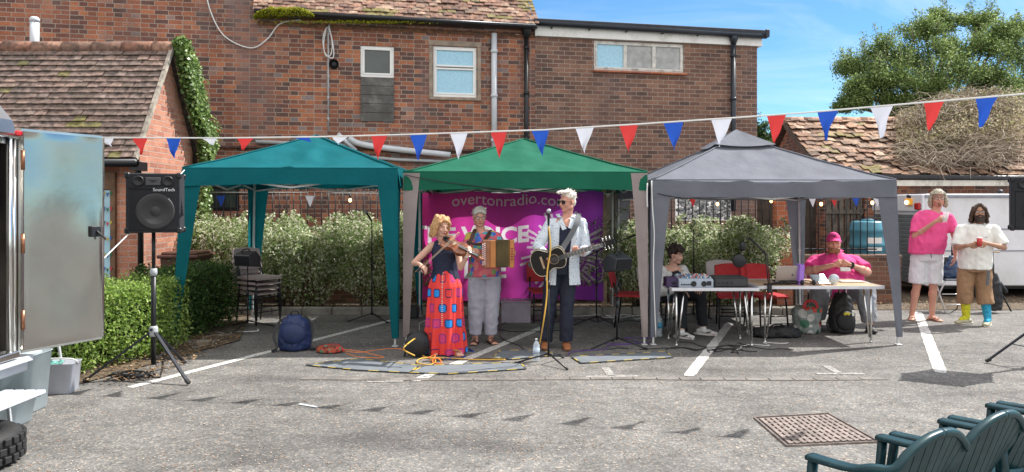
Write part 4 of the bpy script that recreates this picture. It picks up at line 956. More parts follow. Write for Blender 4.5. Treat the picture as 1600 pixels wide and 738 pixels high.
def hand(b, wr, d, n, side, curl=.5, sz=1.0, spread=.0, thumb=.6):
    wr = V(wr); d = V(d).normalized(); n = V(n); n = (n-d*n.dot(d)).normalized(); s = d.cross(n)*side   # s: towards thumb
    w = .036*sz; L = .085*sz
    b.tube([wr-d*.02, wr+d*.02*sz, wr+d*L*.6, wr+d*L], [(.021*sz,.019*sz),(.027*sz,.019*sz),(w,.016*sz),(w*.95,.014*sz)], 12, ref=tuple(s))
    lens = (.042,.047,.043,.034); lens2 = (.026,.03,.027,.02); 
    for i in range(4):
        o = (1.5-i)*.0192*sz; base = wr+d*(L-.006-.004*abs(i-1.2))+s*o; dd = (d+s*(1.5-i)*(.06+spread)).normalized()
        p = base; a = 0
        for j, (ln, r0, r1) in enumerate(((lens[i],.0092,.0085),(lens2[i],.0085,.008),(lens2[i]*.8,.008,.0068))):
            a += curl*(.55,.95,.6)[j]*(1+.12*i); q = p+(dd*math.cos(a)+n*math.sin(a))*ln*sz; b.caps(p,q,r0*sz,r1*sz,8); p = q
    p = wr+d*.022*sz+s*.018*sz; q = p+(d*.6+s*.75+n*.25*thumb).normalized()*.04*sz; b.caps(p,q,.014*sz,.011*sz,8)
    r = q+(d*.85+s*.15+n*.55*thumb).normalized()*.032*sz; b.caps(q,r,.0105*sz,.0095*sz,8); t = r+(d*.8-s*.15+n*.7*thumb).normalized()*.025*sz; b.caps(r,t,.0095*sz,.0075*sz,8)
def headmat(yaw, pitch, roll=0): return Matrix.Rotation(yaw,3,'Z') @ Matrix.Rotation(pitch,3,'X') @ Matrix.Rotation(roll,3,'Y')
def head(b, c, M, s=1.0, fat=1.0, male=True):
    c = V(c); T = lambda x,y,z: c+M@V((x*s,y*s,z*s))
    b.ball(T(0,.014,.036), (.073*s,.09*s,.083*s), M)
    b.ball(T(0,-.022,-.02), (.062*s*fat,.066*s,.085*s), M)
    b.ball(T(0,-.035,-.075), (.043*s*fat,.042*s,.038*s), M)
    b.ball(T(0,-.062,-.092), (.022*s*fat,.02*s,.018*s), M)
    for x in (-1,1):
        b.ball(T(x*.036,-.06,-.03), (.024*s*fat,.022*s,.024*s), M); b.ball(T(x*.03,-.074,.026), (.024*s,.012*s,.008*s), M)
        b.ball(T(x*.047*fat,-.0,-.06), (.02*s,.04*s,.03*s), M)
        e = M@Matrix.Rotation(x*.35,3,'Z'); b.ball(T(x*.076,.012,-.005), (.008*s,.02*s,.032*s), e)
    b.caps(T(0,-.082,.012), T(0,-.104,-.024), .008*s, .0125*s, 10); b.ball(T(0,-.094,-.03), (.018*s,.012*s,.009*s), M)
    b.ball(T(0,-.083,-.056), (.024*s,.012*s,.014*s), M)
def face_bits(root, c, M, s=1.0, brow=(.2,.17,.14), eyes=True, lip=(.45,.16,.14)):
    c = V(c); T = lambda x,y,z: c+M@V((x*s,y*s,z*s))
    for x in (-1,1):
        if eyes:
            b = MB(); b.ball(T(x*.031,-.077,.006), (.0115*s,.007*s,.0045*s), M, 10, 6); e = b.build('eye', mat('eye_white', (.6,.57,.54), .3, var=0), root)
            b = MB(); b.ball(T(x*.031,-.083,.006), (.0058*s,.004*s,.0045*s), M, 8, 6); b.build('iris', mat('iris', (.05,.035,.03), .2, var=0), e)
        b = MB(); b.caps(T(x*.017,-.0885,.025), T(x*.047,-.078,.028), (.0035*s), (.0025*s), 6); b.build('eyebrow', mat('brow_%02d' % int(brow[0]*100), brow, .9, var=0), root)
    b = MB(); b.caps(T(-.02,-.087,-.055), T(0,-.0935,-.054), .003*s, .005*s, 8); b.caps(T(0,-.0935,-.054), T(.02,-.087,-.055), .005*s, .003*s, 8); b.caps(T(-.012,-.09,-.06), T(.012,-.09,-.06), .0045*s, .0045*s, 8)
    b.build('lips', mat('lips', lip, .5, var=0), root)
def glasses(root, c, M, s=1.0, dark=False, col=(.05,.04,.04)):
    c = V(c); T = lambda x,y,z: c+M@V((x*s,y*s,z*s)); b = MB(); q = MB()
    for x in (-1,1):
        gw, gh = (.030,.021) if dark else (.026,.017); sq = lambda q: math.copysign(abs(q)**.7, q)
        ring = [T(x*.034+gw*sq(math.cos(a)), -.099+.008*abs(math.cos(a)), .004+gh*sq(math.sin(a))) for a in [2*PI*k/16 for k in range(17)]]
        b.tube(ring, .0026*s, 5); b.tube([T(x*.055,-.094,.008), T(x*.078,-.04,.006), T(x*.078,.015,.0)], .0022*s, 5)
        q.add([T(x*.034+gw*.95*sq(math.cos(a)), -.0985+.008*abs(math.cos(a)), .004+gh*.95*sq(math.sin(a))) for a in [2*PI*k/14 for k in range(14)]], [tuple(range(14))])
    b.tube([T(-.009,-.098,.01), T(.009,-.098,.01)], .0022*s, 5); f = b.build('glasses', mat('spectacle_frame', col, .3, var=0), root)
    q.build('lens', mat('dark_lens', (.012,.01,.01), .08, var=0, spec=.8) if dark else mat('clear_lens', (.6,.6,.6), .05, var=0, alpha=.25, spec=.8), f)
def hair(root, c, M, s, col, locks, name='hair', vox=.006, rough=.55, seed=0, amp=.004):
    # locks: list of (x,y,z start, x,y,z end, r0, r1) in head units; skullcap always
    c = V(c); T = lambda p: c+M@(V(p)*s); b = MB(); rn = random.Random(seed)
    for l in locks:
        if l[0] == 'ball': b.ball(T(l[1]), tuple(q*s for q in l[2]), M)
        else: b.caps(T(l[0]), T(l[1]), l[2]*s, l[3]*s, 8)
    m = mat('hair_'+name+str(seed), col, rough, var=.3, vs=60, bump=.25, bs=150)
    st = MB()
    for l in locks:
        if l[0] == 'ball': continue
        A_, B_ = T(l[0]), T(l[1]); ln = (B_-A_).length
        for q in range(3):
            o1 = V((rn.gauss(0,1),rn.gauss(0,1),rn.gauss(0,1))).normalized()*l[2]*s*1.02; o2 = V((rn.gauss(0,1),rn.gauss(0,1),rn.gauss(0,.6))).normalized()*l[3]*s*1.15
            st.tube([A_+o1, (A_+B_)/2+(o1+o2)*.55, B_+o2, B_+o2*1.2+(B_-A_)*.18], [.0022,.0022,.0018,.0008], 4, cap=False)
    if name != 'beard' and len(locks) > 3: st.build('hair_strands', m, root, kind='stuff')
    return remesh(b, name, m, root, vox, 4, fold=lambda p: amp*mnoise.noise(V((p[0]*70+seed,p[1]*70,p[2]*16))))
def scatter_locks(n, rn, th0, th1, phi0, phi1, ln, r, hang=0.0, R_=(.08,.098,.09), ctr=(0,.014,.036), curl=.3):
    out = []
    for k in range(n):
        th = rn.uniform(th0, th1); ph = rn.uniform(phi0, phi1)     # th elevation, ph azimuth from back(+y)
        d = V((math.sin(ph)*math.cos(th), math.cos(ph)*math.cos(th), math.sin(th)))
        p = V((ctr[0]+d.x*R_[0], ctr[1]+d.y*R_[1], ctr[2]+d.z*R_[2])); e = p+d*ln*.35+V((rn.gauss(0,curl),rn.gauss(0,curl),rn.gauss(0,curl)-hang))*ln
        out.append((p, e, r, r*.45))
    return out
SKIN = dict(
 fair = mat('skin_fair', (.62,.36,.27), .5, var=.06, vs=14, spec=.35), pink = mat('skin_pink', (.58,.30,.22), .5, var=.08, vs=14, spec=.35), tan = mat('skin_tan', (.42,.23,.15), .5, var=.06, vs=14, spec=.35))
def figure(root, J, skin, vox=.0055):
    """One continuous body: torso rings, neck, head, limbs, hands and feet."""
    b = MB(); f = J.get('fat', 1.0)
    T = J['torso']; b.tube([t[0] for t in T], [(t[1],t[2]) for t in T], 24, ref=(1,0,0))
    nk = V(J['neck']); hc = V(J['head']); M = headmat(*J['look']); s = J.get('hs', 1.0)
    b.caps(nk-V((0,0,.03)), hc+M@V((0,.02,-.07))*s, .06*f**.5, .05*s*f**.3, 14)
    head(b, hc, M, s, J.get('ff', 1.0))
    for i, sd in ((0,-1),(1,1)):
        sh, el, wr = V(J['sh'][i]), V(J['el'][i]), V(J['wr'][i]); ar = J.get('arm', 1.0)
        b.ball(sh, .052*ar); b.caps(nk+V((0,.01,-.03)), sh+V((0,0,.012)), .045, .04*ar, 12)
        b.caps(sh, el, .05*ar, .038*ar, 12); b.caps(el, wr, .038*ar, .024*ar**.5, 12); b.ball(el.lerp(wr,.28), .0395*ar)
        h = J['hand'][i]; hand(b, wr, h[0], h[1], h[2], h[3], J.get('hsz', 1.0), thumb=.7)
        hp, kn, an = V(J['hip'][i]), V(J['kn'][i]), V(J['an'][i]); lg = J.get('leg', 1.0)
        b.caps(hp, kn, .078*lg, .052*lg, 14); b.caps(kn, an, .05*lg, .034*lg**.4, 14); b.ball(kn.lerp(an,.3)+V((0,.015,0)), (.052*lg,.054*lg,.09), None)
        td = V(J['toe'][i]); td.z = 0; td.normalize(); x = V((td.y,-td.x,0))
        heel = V((an.x,an.y,.035))-td*.045; b.caps(an, V((an.x,an.y,.05)), .034, .036, 12)
        b.caps(heel, heel+td*.13, (.032,.03), (.043,.026), 12, ref=tuple(x)); b.caps(heel+td*.13-V((0,0,.008)), heel+td*.2-V((0,0,.014)), (.043,.024), (.036,.016), 12, ref=tuple(x))
        if J.get('toes'):
            for k in range(5): b.caps(heel+td*.19+x*(k-2)*.016-V((0,0,.018)), heel+td*(.228-.006*abs(k-1))+x*(k-2)*.017-V((0,0,.02)), .0095, .0085, 6)
    return remesh(b, 'body', skin, root, vox, 3), M
def inflate(T, d, dz0=0, k=1.0): return [(t[0], t[1]*k+d, t[2]*k+d) for t in T]
def shoe(root, an, td, col, sole=(.55,.52,.48), name='shoe', s=1.0, accent=None):
    td = V(td); td.z = 0; td.normalize(); x = V((td.y,-td.x,0)); an = V(an); h = V((an.x,an.y,0))-td*.05
    b = MB(); r = tuple(x)
    b.caps(h+V((0,0,.045)), h+td*.13*s+V((0,0,.045)), (.039,.036), (.048,.032), 14, ref=r); b.caps(h+td*.13*s+V((0,0,.04)), h+td*.215*s+V((0,0,.032)), (.047,.03), (.038,.02), 14, ref=r)
    b.caps(V((an.x,an.y,.05)), V((an.x,an.y,.085)), .042, .043, 14)
    o = remesh(b, name, mat(name+'_%d' % (hash(col)%9999), col, .55, var=.12, vs=20), root, .006, 3)
    b = MB(); n = 16; out = []
    for k in range(n):
        a = 2*PI*k/n; L_ = math.cos(a); w_ = .047*(1-.12*max(0,L_)); out.append(h+td*(.082*s+L_*.15*s)+x*math.sin(a)*w_+V((0,0,.004)))
    b.prism(out, (0,0,.02)); b.build('sole', mat('sole_%d' % (hash(sole)%9999), sole, .7), o)
    if accent:
        b = MB()
        for sd in (-1,1): b.tube(spline([h+td*.03+x*sd*.044+V((0,0,.05)), h+td*.1+x*sd*.051+V((0,0,.035)), h+td*.17+x*sd*.045+V((0,0,.055))],4), [.003]*5+[.008]*4, 5)
        b.build('side_stripe', accent, o)
    return o
def garment(root, name, m, parts, vox=.009, it=5, fold=None):
    b = MB()
    for p in parts:
        if p[0] == 'tube': b.tube(p[1], p[2], 20, ref=p[3] if len(p) > 3 else None)
        elif p[0] == 'caps': b.caps(p[1], p[2], p[3], p[4], 16)
        elif p[0] == 'ball': b.ball(p[1], p[2])
    return remesh(b, name, m, root, vox, it, fold=fold)
def sleeve(sh, el, wr, r0, r1, upto=None, r2=None, cut=.55):
    """short sleeve to `cut` of the upper arm, or a long one when upto (fraction of forearm) is given"""
    sh, el, wr = V(sh), V(el), V(wr)
    if upto is None: sh = sh+V((0,0,-.022))
    if upto is None:
        e = sh.lerp(el, cut); return [('ball', sh, r0*.96), ('ball', sh+V((0,0,.02)), r0*.9), ('caps', V((sh.x*.35, sh.y, sh.z+.045)), sh+V((0,0,.022)), r0*.8, r0*.86), ('tube', [sh, sh.lerp(e,.5), e], [r0, (r0+r1)/2, r1])]
    e = el.lerp(wr, upto); return [('ball', sh, r0), ('tube', [sh, el], [r0, r1]), ('ball', el, r1), ('tube', [el, e], [r1, r2])]
def dots(name, base, cols, scale, thr, rough=.75):
    m = bpy.data.materials.new(name); m.use_nodes = True; n = m.node_tree.nodes; L = m.node_tree.links; b = n['Principled BSDF']
    tc = n.new('ShaderNodeTexCoord'); wz = n.new('ShaderNodeTexNoise'); wz.inputs['Scale'].default_value = scale*.8; L.new(tc.outputs['Object'], wz.inputs['Vector'])
    ad = n.new('ShaderNodeMixRGB'); ad.blend_type = 'ADD'; ad.inputs[0].default_value = .6/scale; L.new(tc.outputs['Object'], ad.inputs[1]); L.new(wz.outputs['Color'], ad.inputs[2])
    vo = n.new('ShaderNodeTexVoronoi'); vo.inputs['Scale'].default_value = scale; L.new(ad.outputs[0], vo.inputs['Vector'])
    sp = n.new('ShaderNodeSeparateColor'); L.new(vo.outputs['Color'], sp.inputs[0]); cr = n.new('ShaderNodeValToRGB'); cr.color_ramp.interpolation = 'CONSTANT'; e = cr.color_ramp.elements
    while len(e) < len(cols): e.new(.5)
    for i, c in enumerate(cols): e[i].position = i/len(cols); e[i].color = (*c, 1)
    L.new(sp.outputs[0], cr.inputs[0]); lt = n.new('ShaderNodeMath'); lt.operation = 'LESS_THAN'; lt.inputs[1].default_value = thr; L.new(vo.outputs['Distance'], lt.inputs[0])
    mx_ = n.new('ShaderNodeMixRGB'); L.new(lt.outputs[0], mx_.inputs[0]); mx_.inputs[1].default_value = (*base,1); L.new(cr.outputs[0], mx_.inputs[2]); L.new(mx_.outputs[0], b.inputs['Base Color']); b.inputs['Roughness'].default_value = rough
    return m
def strap(b, pts, w, th=.004, up=(0,-1,0)):
    pts = spline(pts, 5); vs = []; up = V(up); n = len(pts)
    for i, p in enumerate(pts):
        t = (pts[min(i+1,n-1)]-pts[max(i-1,0)]).normalized(); s_ = t.cross(up).normalized()*w/2; vs += [p-s_, p+s_, p+s_+up*th, p-s_+up*th]
    fs = []
    for i in range(n-1):
        for k in range(4): fs.append((i*4+k, i*4+(k+1)%4, i*4+4+(k+1)%4, i*4+4+k))
    b.add(vs, fs, 0, False)

# ---------------------------------------------------------------- violinist
X_ = (695-800)/F*8.5
vp = thing('person', 'woman with blonde bob in navy top and long red patterned skirt playing a violin', 'person', (X_, 8.5, 0))
J = dict(torso=[((0,.02,.72),.12,.09),((0,.02,.82),.155,.11),((0,.02,.93),.125,.095),((0,.015,1.03),.125,.095),((0,.01,1.12),.135,.10),((0,.015,1.19),.12,.08),((-.005,.02,1.235),.06,.055)],
 neck=(-.01,.02,1.245), head=(-.035,-.02,1.41), look=(R(38),R(14),R(6)), hs=.93, sh=[(-.15,.01,1.19),(.135,0,1.2)], el=[(-.335,-.06,1.01),(.185,-.17,.965)], wr=[(-.245,-.27,1.01),(.265,-.31,1.10)],
 hand=[((.75,-.25,-.5),(0,.5,-.9),-1,.8),((.35,.05,.75),(-.6,.45,.2),-1,.9)], arm=.84, hsz=.88, hip=[(-.08,.02,.78),(.08,.02,.78)], kn=[(-.085,0,.43),(.085,0,.43)], an=[(-.09,.03,.08),(.13,-.02,.08)], toe=[(-.1,-1,0),(.35,-1,0)], toes=True, leg=.85)
bd, HM = figure(vp, J, SKIN['fair'])
face_bits(vp, J['head'], HM, .93, brow=(.35,.22,.12))
rn = random.Random(3); L_ = [('ball',(0,.022,.05),(.081,.092,.085))]
for k in range(46):
    a = rn.uniform(-2.15,2.15); x = math.sin(a)*.08; y = .02+math.cos(a)*.088
    top = V((x*.9,y*.9,.08+rn.uniform(-.02,.03))); mid = V((x*1.17,y*1.12,-.02)); end = V((x*1.2+rn.gauss(0,.008),y*1.08-.005,-.13+rn.uniform(-.025,.02)+.02*abs(a)/2)); L_ += [(top,mid,.022,.023),(mid,end,.023,.014)]
for s_ in (-1,1):
    for k in range(5): L_.append((V((-.02,-.03-.012*k,.125-.008*k)), V((s_*.07-.005,-.075+.01*k,.06)), .016,.013)); L_.append((V((s_*.07-.005,-.072+.01*k,.06)), V((s_*.088,-.04+.01*k,-.03)), .014,.013))
hair(vp, J['head'], HM, .93, (.52,.29,.13), L_, seed=3, amp=.003)
navy_c = mat('navy_jersey', (.012,.016,.045), .7, var=.1, bump=.1, bs=200)
garment(vp, 'top', navy_c, [('tube', [t[0] for t in J['torso'][1:]][:-1]+[(-.002,.015,1.215)], [(t[1]+.014,t[2]+.014) for t in J['torso'][1:]][:-1]+[(.085,.068)], (1,0,0)), ('caps',(-.115,.01,1.17),(-.085,.01,1.225),.042,.035), ('caps',(.105,.005,1.17),(.085,.01,1.225),.042,.035)], .007, 4, cloth_fold(.006,14,9))
# skirt with printed rounded squares
def skirt():
    b = MB(); nu, nv = 260, 150; b.c = (1,1,1)
    def shape(u, v):
        a = 2*PI*u; z = .93-.915*v; r0 = .125+.085*v**.8+(.03*math.sin(PI*min(1,v*1.6)) if v < .6 else .0)
        r0 = .128+.052*min(1,v*5)+.035*v
        fold = .022*v*math.sin(a*9+1.2*math.sin(a*2)+v*1.5)+.012*v*math.sin(a*17+3+v*3)
        rx, ry = r0+fold, r0*.82+fold
        if v > .68: rx += .012*(v-.68)/.1 if v < .78 else .012+.008*math.sin(a*31)*(v-.7)
        return V((math.cos(a)*rx, .02+math.sin(a)*ry, z))
    red = (.74,.05,.045); navy_ = (.03,.02,.10); pur = (.26,.03,.22); blue = (.015,.25,.72); mag = (.60,.05,.18)
    vs = []; cols_ = []
    for j in range(nv+1):
        for i in range(nu):
            u, v = i/nu, j/nv; vs.append(shape(u,v)); s_ = u*1.32; z = v*.92
            row = math.floor(z/.165); off = (row%2)*.075; cx_ = math.floor((s_+off)/.15); du = ((s_+off)/.15-cx_-.5)*.15; dz = (z/.165-row-.5)*.165
            h_ = (cx_*7+row*13)%5; W1, W2 = .043+.008*(h_%2), .050; px_ = max(abs(du)-W1*.45,0); pz_ = max(abs(dz)-W2*.45,0); dd = math.hypot(px_/ (W1*.55), pz_/(W2*.55))
            c_ = red
            if dd < 1: c_ = navy_ if h_ in (0,2,3) else pur
            if dd < .55 or (px_ == 0 and pz_ == 0): c_ = {0:blue,1:mag,2:red,3:blue,4:mag}[h_]
            if abs(s_-1.32*.735) < .006 and (z/.022)%1 < .45 and z < .6: c_ = (.7,.55,.5)
            cols_.append(c_)
    fs = [(j*nu+i, (j+1)*nu+i, (j+1)*nu+(i+1)%nu, j*nu+(i+1)%nu) for j in range(nv) for i in range(nu)]
    b.add(vs, fs, 0, True); b.col = cols_
    return b.build('skirt', mat('printed_skirt', (1,1,1), .8, attr=True, var=.07, bump=.1, bs=250), vp)
skirt()
b = MB(); c_ = V((.13,-.02,0)); strap(b, [c_+V((-.05,-.1,.045)), c_+V((.0,-.12,.065)), c_+V((.06,-.11,.04))], .03, .006, (0,-.3,1)); b.prism([c_+V((.03+.05*math.cos(a)+.3*.0, -.06+.14*math.sin(a), .004)) for a in [2*PI*k/14 for k in range(14)]], (0,0,.014)); b.build('sandal', mat('tan_leather', (.38,.18,.08), .6), vp)
b = MB(); w_ = V(J['wr'][1]); b.tube([w_+V((.03*math.cos(a),.03*math.sin(a),.0+.01*math.sin(a))) for a in [2*PI*k/16 for k in range(17)]], .005, 6); b.build('bracelet', mat('silver', (.7,.7,.68), .25, 1), vp)
# violin and bow
def plate(b, prof, org, ax, up, nrm, th, m=0):   # prof: half-outline (along, half width)
    org = V(org); ax = V(ax).normalized(); nrm = V(nrm); nrm = (nrm-ax*nrm.dot(ax)).normalized(); s_ = ax.cross(nrm); 
    poly = [org+ax*a+s_*h for a, h in prof]+[org+ax*a-s_*h for a, h in prof[::-1]]
    b.prism([p-nrm*th/2 for p in poly], nrm*th)
vprof = [(0,.03),(.02,.065),(.06,.082),(.1,.08),(.13,.062),(.17,.052),(.205,.058),(.225,.072),(.27,.078),(.31,.066),(.345,.038),(.355,.018)][::1]
o_ = V((-.012,-.125,1.265)); ax = V((.335,-.2,-.15)).normalized(); nr = V((-.1,-.66,.75))
t = thing('violin', 'brown violin tucked under the blonde woman\'s chin', 'violin', (X_+o_.x, 8.5+o_.y, o_.z)); ro = V((X_,8.5,0))
varn = mat('violin_varnish', (.24,.07,.025), .25, var=.3, vs=14, coat=.6)
nrn = (nr-ax*nr.dot(ax)).normalized(); sd_ = ax.cross(nrn)
b = MB(); plate(b, [(a,h*1.03) for a,h in vprof], o_+ro, ax, None, nr, .036); plate(b, [(a-.001,h*1.09) for a,h in vprof], o_+ro+nrn*.02, ax, None, nr, .005); plate(b, [(a-.001,h*1.09) for a,h in vprof], o_+ro-nrn*.02, ax, None, nr, .005); b.build('soundbox', varn, t, True)
b = MB(); b.bar(o_+ro+ax*.35+nrn*.02, o_+ro+ax*.5+nrn*.012, .024, .02, up=tuple(nrn)); b.tube(spline([o_+ro+ax*.5+nrn*.01, o_+ro+ax*.55+nrn*.0, o_+ro+ax*.57+nrn*.015, o_+ro+ax*.56+nrn*.02],4), .011, 8)
for k in range(4): b.tube([o_+ro+ax*(.505+.012*k)-sd_*.03+nrn*.005, o_+ro+ax*(.505+.012*k)+sd_*.03+nrn*.005], .0045, 6)
b.build('neck', varn, t, True)
b = MB(); b.bar(o_+ro+ax*.235+nrn*.038, o_+ro+ax*.5+nrn*.026, .034, .006, up=tuple(nrn)); b.bar(o_+ro+ax*.015+nrn*.03, o_+ro+ax*.12+nrn*.034, .03, .008, up=tuple(nrn)); b.ball(o_+ro+ax*.03-sd_*.035+nrn*.032, (.04,.04,.012)); b.build('fingerboard', M['black'], t, True)
b = MB(); b.bar(o_+ro+ax*.175-sd_*.022+nrn*.04, o_+ro+ax*.175+sd_*.022+nrn*.04, .003, .03, up=tuple(ax)); b.build('bridge', M['palewood'], t, True)
b = MB()
for k in range(4): b.tube([o_+ro+ax*.1+sd_*(k-1.5)*.006+nrn*.04, o_+ro+ax*.175+sd_*(k-1.5)*.009+nrn*.056, o_+ro+ax*.5+sd_*(k-1.5)*.005+nrn*.033], .0012, 4)
b.build('string', M['chrome'], t, True)
b0 = V((-.285,-.34,.935)); b1 = V((.17,-.215,1.355))
t = thing('violin_bow', 'slim wooden bow held across the violin strings', 'violin bow', ro+b0)
b = MB(); b.tube([ro+b0, ro+b0.lerp(b1,.5)+V((.006,-.004,-.006)), ro+b1], [.0048,.0042,.0035], 6); b.ball(ro+b1-V((0,0,.012)), (.008,.008,.014)); b.build('stick', mat('bow_wood', (.42,.24,.13), .4), t, True)
b = MB(); b.bar(ro+b0+V((.02,.002,.0)), ro+b0+V((.06,.002,.04)), .014, .026); b.build('frog', M['black'], t, True)
b = MB(); b.bar(ro+b0+V((.05,.0,.02)), ro+b1+V((.006,0,-.02)), .008, .0015); b.build('hair_ribbon', mat('horsehair', (.8,.78,.7), .5), t, True)

# ---------------------------------------------------------------- accordionist
X_ = (757-800)/F*9.15; ro = V((X_,9.15,0))
ap = thing('person', 'older woman with short grey hair and glasses in floral blouse playing an accordion', 'person', ro)
J = dict(torso=[((.0,.02,.76),.13,.1),((0,.02,.86),.175,.135),((0,.02,.98),.165,.13),((0,.02,1.1),.165,.125),((0,.02,1.2),.165,.12),((-.01,.025,1.28),.14,.09),((-.03,.03,1.325),.07,.06)],
 neck=(-.04,.03,1.335), head=(-.06,-.0,1.50), look=(R(12),R(8),0), hs=.96, ff=1.08, sh=[(-.18,.02,1.265),(.145,.02,1.27)], el=[(-.235,-.08,1.04),(.25,-.07,1.03)], wr=[(-.165,-.30,1.115),(.345,-.26,1.08)],
 hand=[((.8,-.2,.05),(.3,.7,-.5),-1,.5),((.1,-.45,.1),(-.9,.1,0),-1,1.1)], arm=.95, hsz=.92, hip=[(-.09,.02,.82),(.09,.02,.82)], kn=[(-.1,0,.45),(.08,.0,.45)], an=[(-.11,0,.08),(.075,.02,.08)], toe=[(-.08,-1,0),(.35,-1,0)], toes=True)
bd, HM = figure(ap, J, SKIN['pink']); face_bits(ap, J['head'], HM, .96, brow=(.4,.36,.33)); glasses(ap, J['head'], HM, .96)
rn = random.Random(4); L_ = [('ball',(0,.02,.05),(.079,.094,.084)), ('ball',(0,.05,-.01),(.07,.055,.07))]+scatter_locks(60, rn, .1, 1.5, -2.3, 2.3, .03, .013, .1)
for k in range(10): x = -.06+.12*k/9; L_.append((V((x,-.03,.11-abs(x)*.3)), V((x*1.15-.01,-.082,.085-abs(x)*.5)), .014,.01))
hair(ap, J['head'], HM, .96, (.42,.40,.37), L_, seed=4, amp=.004)
flor = dots('floral_print', (.55,.08,.13), [(.05,.14,.5),(.6,.1,.16),(.18,.35,.1),(.65,.13,.2),(.1,.2,.55),(.5,.38,.06),(.5,.05,.12)], 21, .62)
flor2 = dots('floral_print_blouse', (.62,.12,.16), [(.05,.15,.55),(.62,.1,.16),(.2,.4,.12),(.08,.35,.45),(.7,.2,.22),(.12,.12,.5),(.55,.42,.08)], 17, .6)
garment(ap, 'blouse', flor2, [('tube', [(0,.02,.80)]+[t[0] for t in J['torso'][1:-1]]+[(-.02,.03,1.3)], [(.2,.155)]+[(t[1]+.022,t[2]+.022) for t in J['torso'][1:-1]]+[(.1,.075)], (1,0,0))]+sleeve(J['sh'][0],J['el'][0],J['wr'][0],.066,.068,cut=.8)+sleeve(J['sh'][1],J['el'][1],J['wr'][1],.066,.068,cut=.8), .008, 4, cloth_fold(.008,11,8))
lin = mat('pale_linen', (.42,.42,.50), .85, var=.08, bump=.2, bs=120)
def trousers(root, J, m, r_hip, r_th, r_kn, r_an, waist, end=1.0, d=.02, ff=.01, ch=.0, name='trousers', vox=.009, it=4):
    T = J['torso']; parts = [('tube', [(V(J['hip'][0])+V(J['hip'][1]))/2+V((0,0,-.05)), (V(J['hip'][0])+V(J['hip'][1]))/2+V((0,0,.06)), waist], [(r_hip[0]*.95,r_hip[1]*.95), r_hip, (r_hip[0]*.93,r_hip[1]*.93)], (1,0,0))]
    for i in (0,1):
        hp, kn, an = V(J['hip'][i]), V(J['kn'][i]), V(J['an'][i])
        if end <= .5: e = hp.lerp(kn, end*2); parts += [('tube', [hp, e], [r_th, r_kn]), ('ball', hp, r_th)]
        else:
            e = kn.lerp(an, (end-.5)*2); parts += [('tube', [hp, hp.lerp(kn,.5), kn], [r_th, (r_th*.5+r_kn*.5)*1.02, r_kn]), ('ball', hp, r_th), ('ball', kn, r_kn), ('tube', [kn, kn.lerp(e,.5), e], [r_kn, (r_kn+r_an)/2*1.03, r_an])]
    return garment(root, name, m, parts, vox, it, cloth_fold(ff, 9, 7, 3))
trousers(ap, J, lin, (.185,.14), .105, .095, .07, (0,.02,.9), end=.97, ff=.014)
sand = mat('black_strap', (.03,.025,.02), .6)
for i in (0,1):
    an = V(J['an'][i]); td = V(J['toe'][i]).normalized(); x = V((td.y,-td.x,0)); h_ = V((an.x,an.y,0)); b = MB()
    b.prism([h_+td*(.045+.14*math.cos(a))+x*.047*math.sin(a)+V((0,0,.003)) for a in [2*PI*k/16 for k in range(16)]], (0,0,.014))
    for f_, z_ in ((.06,.07),(.11,.058),(.15,.045)): strap(b, [h_+td*f_-x*.045+V((0,0,.02)), h_+td*f_+V((0,0,z_+.004)), h_+td*f_+x*.045+V((0,0,.02))], .022, .005, (0,0,1))
    b.build('sandal', sand, ap)
# accordion
A0 = ro+V((.165,-.36,1.09)); t = thing('accordion', 'brown wooden accordion with dark bellows strapped to the grey-haired woman', 'accordion', A0, R(6))
wd = mat('accordion_wood', (.30,.12,.055), .3, var=.2, vs=9, coat=.4); og = mat('orange_wood', (.48,.19,.05), .3, var=.15, vs=8, coat=.4)
b = MB(); b.box((-.135,0,0),(.085,.17,.32), bev=.008); tb = b.build('treble_case', wd, t)
b = MB(); b.box((-.165,-.088,-.005),(.045,.014,.25), bev=.003); b.build('button_board', mat('rosy_panel', (.42,.2,.18), .4), tb)
b = MB(); 
for k in range(2):
    for j in range(11): b.ball((-.178+.022*k, -.098, -.12+.023*j+.01*k), (.0065,.006,.0065), None, 8, 6)
b.build('button', M['white'], tb)
b = MB(); b.box((-.06,0,0),(.065,.165,.31), bev=.006); b.build('grille', og, t)
b = MB()
for k in range(9): b.box((-.022+.0165*k, 0, 0), (.006,.17,.315), bev=.002); b.box((-.014+.0165*k,0,0),(.012,.15,.29))
b.build('bellows', mat('bellows_cloth', (.12,.09,.035), .6, var=.2), t)
b = MB(); b.box((.155,0,0),(.055,.17,.32), bev=.008); bc = b.build('bass_case', og, t)
b = MB(); b.box((.185,-.02,0),(.008,.05,.24), bev=.003); [b.box((.155,-.087,-.06+.03*k),(.03,.006,.014)) for k in range(5)]; b.build('bass_buttons', mat('dark_red', (.2,.04,.03), .5), bc)
b = MB(); p_ = lambda x,y,z: V((x,y,z))
strap(b, [p_(-.2,-.24,1.17), p_(-.15,-.16,1.24), p_(-.12,-.07,1.33), p_(-.11,.03,1.34), p_(-.12,.12,1.28)], .045, .006); strap(b, [p_(.0,-.28,1.22), p_(.04,-.15,1.28), p_(.07,-.05,1.325), p_(.08,.04,1.325), p_(.08,.12,1.28)], .045, .006); strap(b, [p_(-.2,-.2,1.22), p_(-.1,-.24,1.19), p_(.02,-.3,1.2)], .03, .005)
o = b.build('shoulder_straps', mat('brown_leather', (.06,.025,.018), .5), t)
for v in o.data.vertices: v.co = wm(t).inverted() @ (v.co+ro)

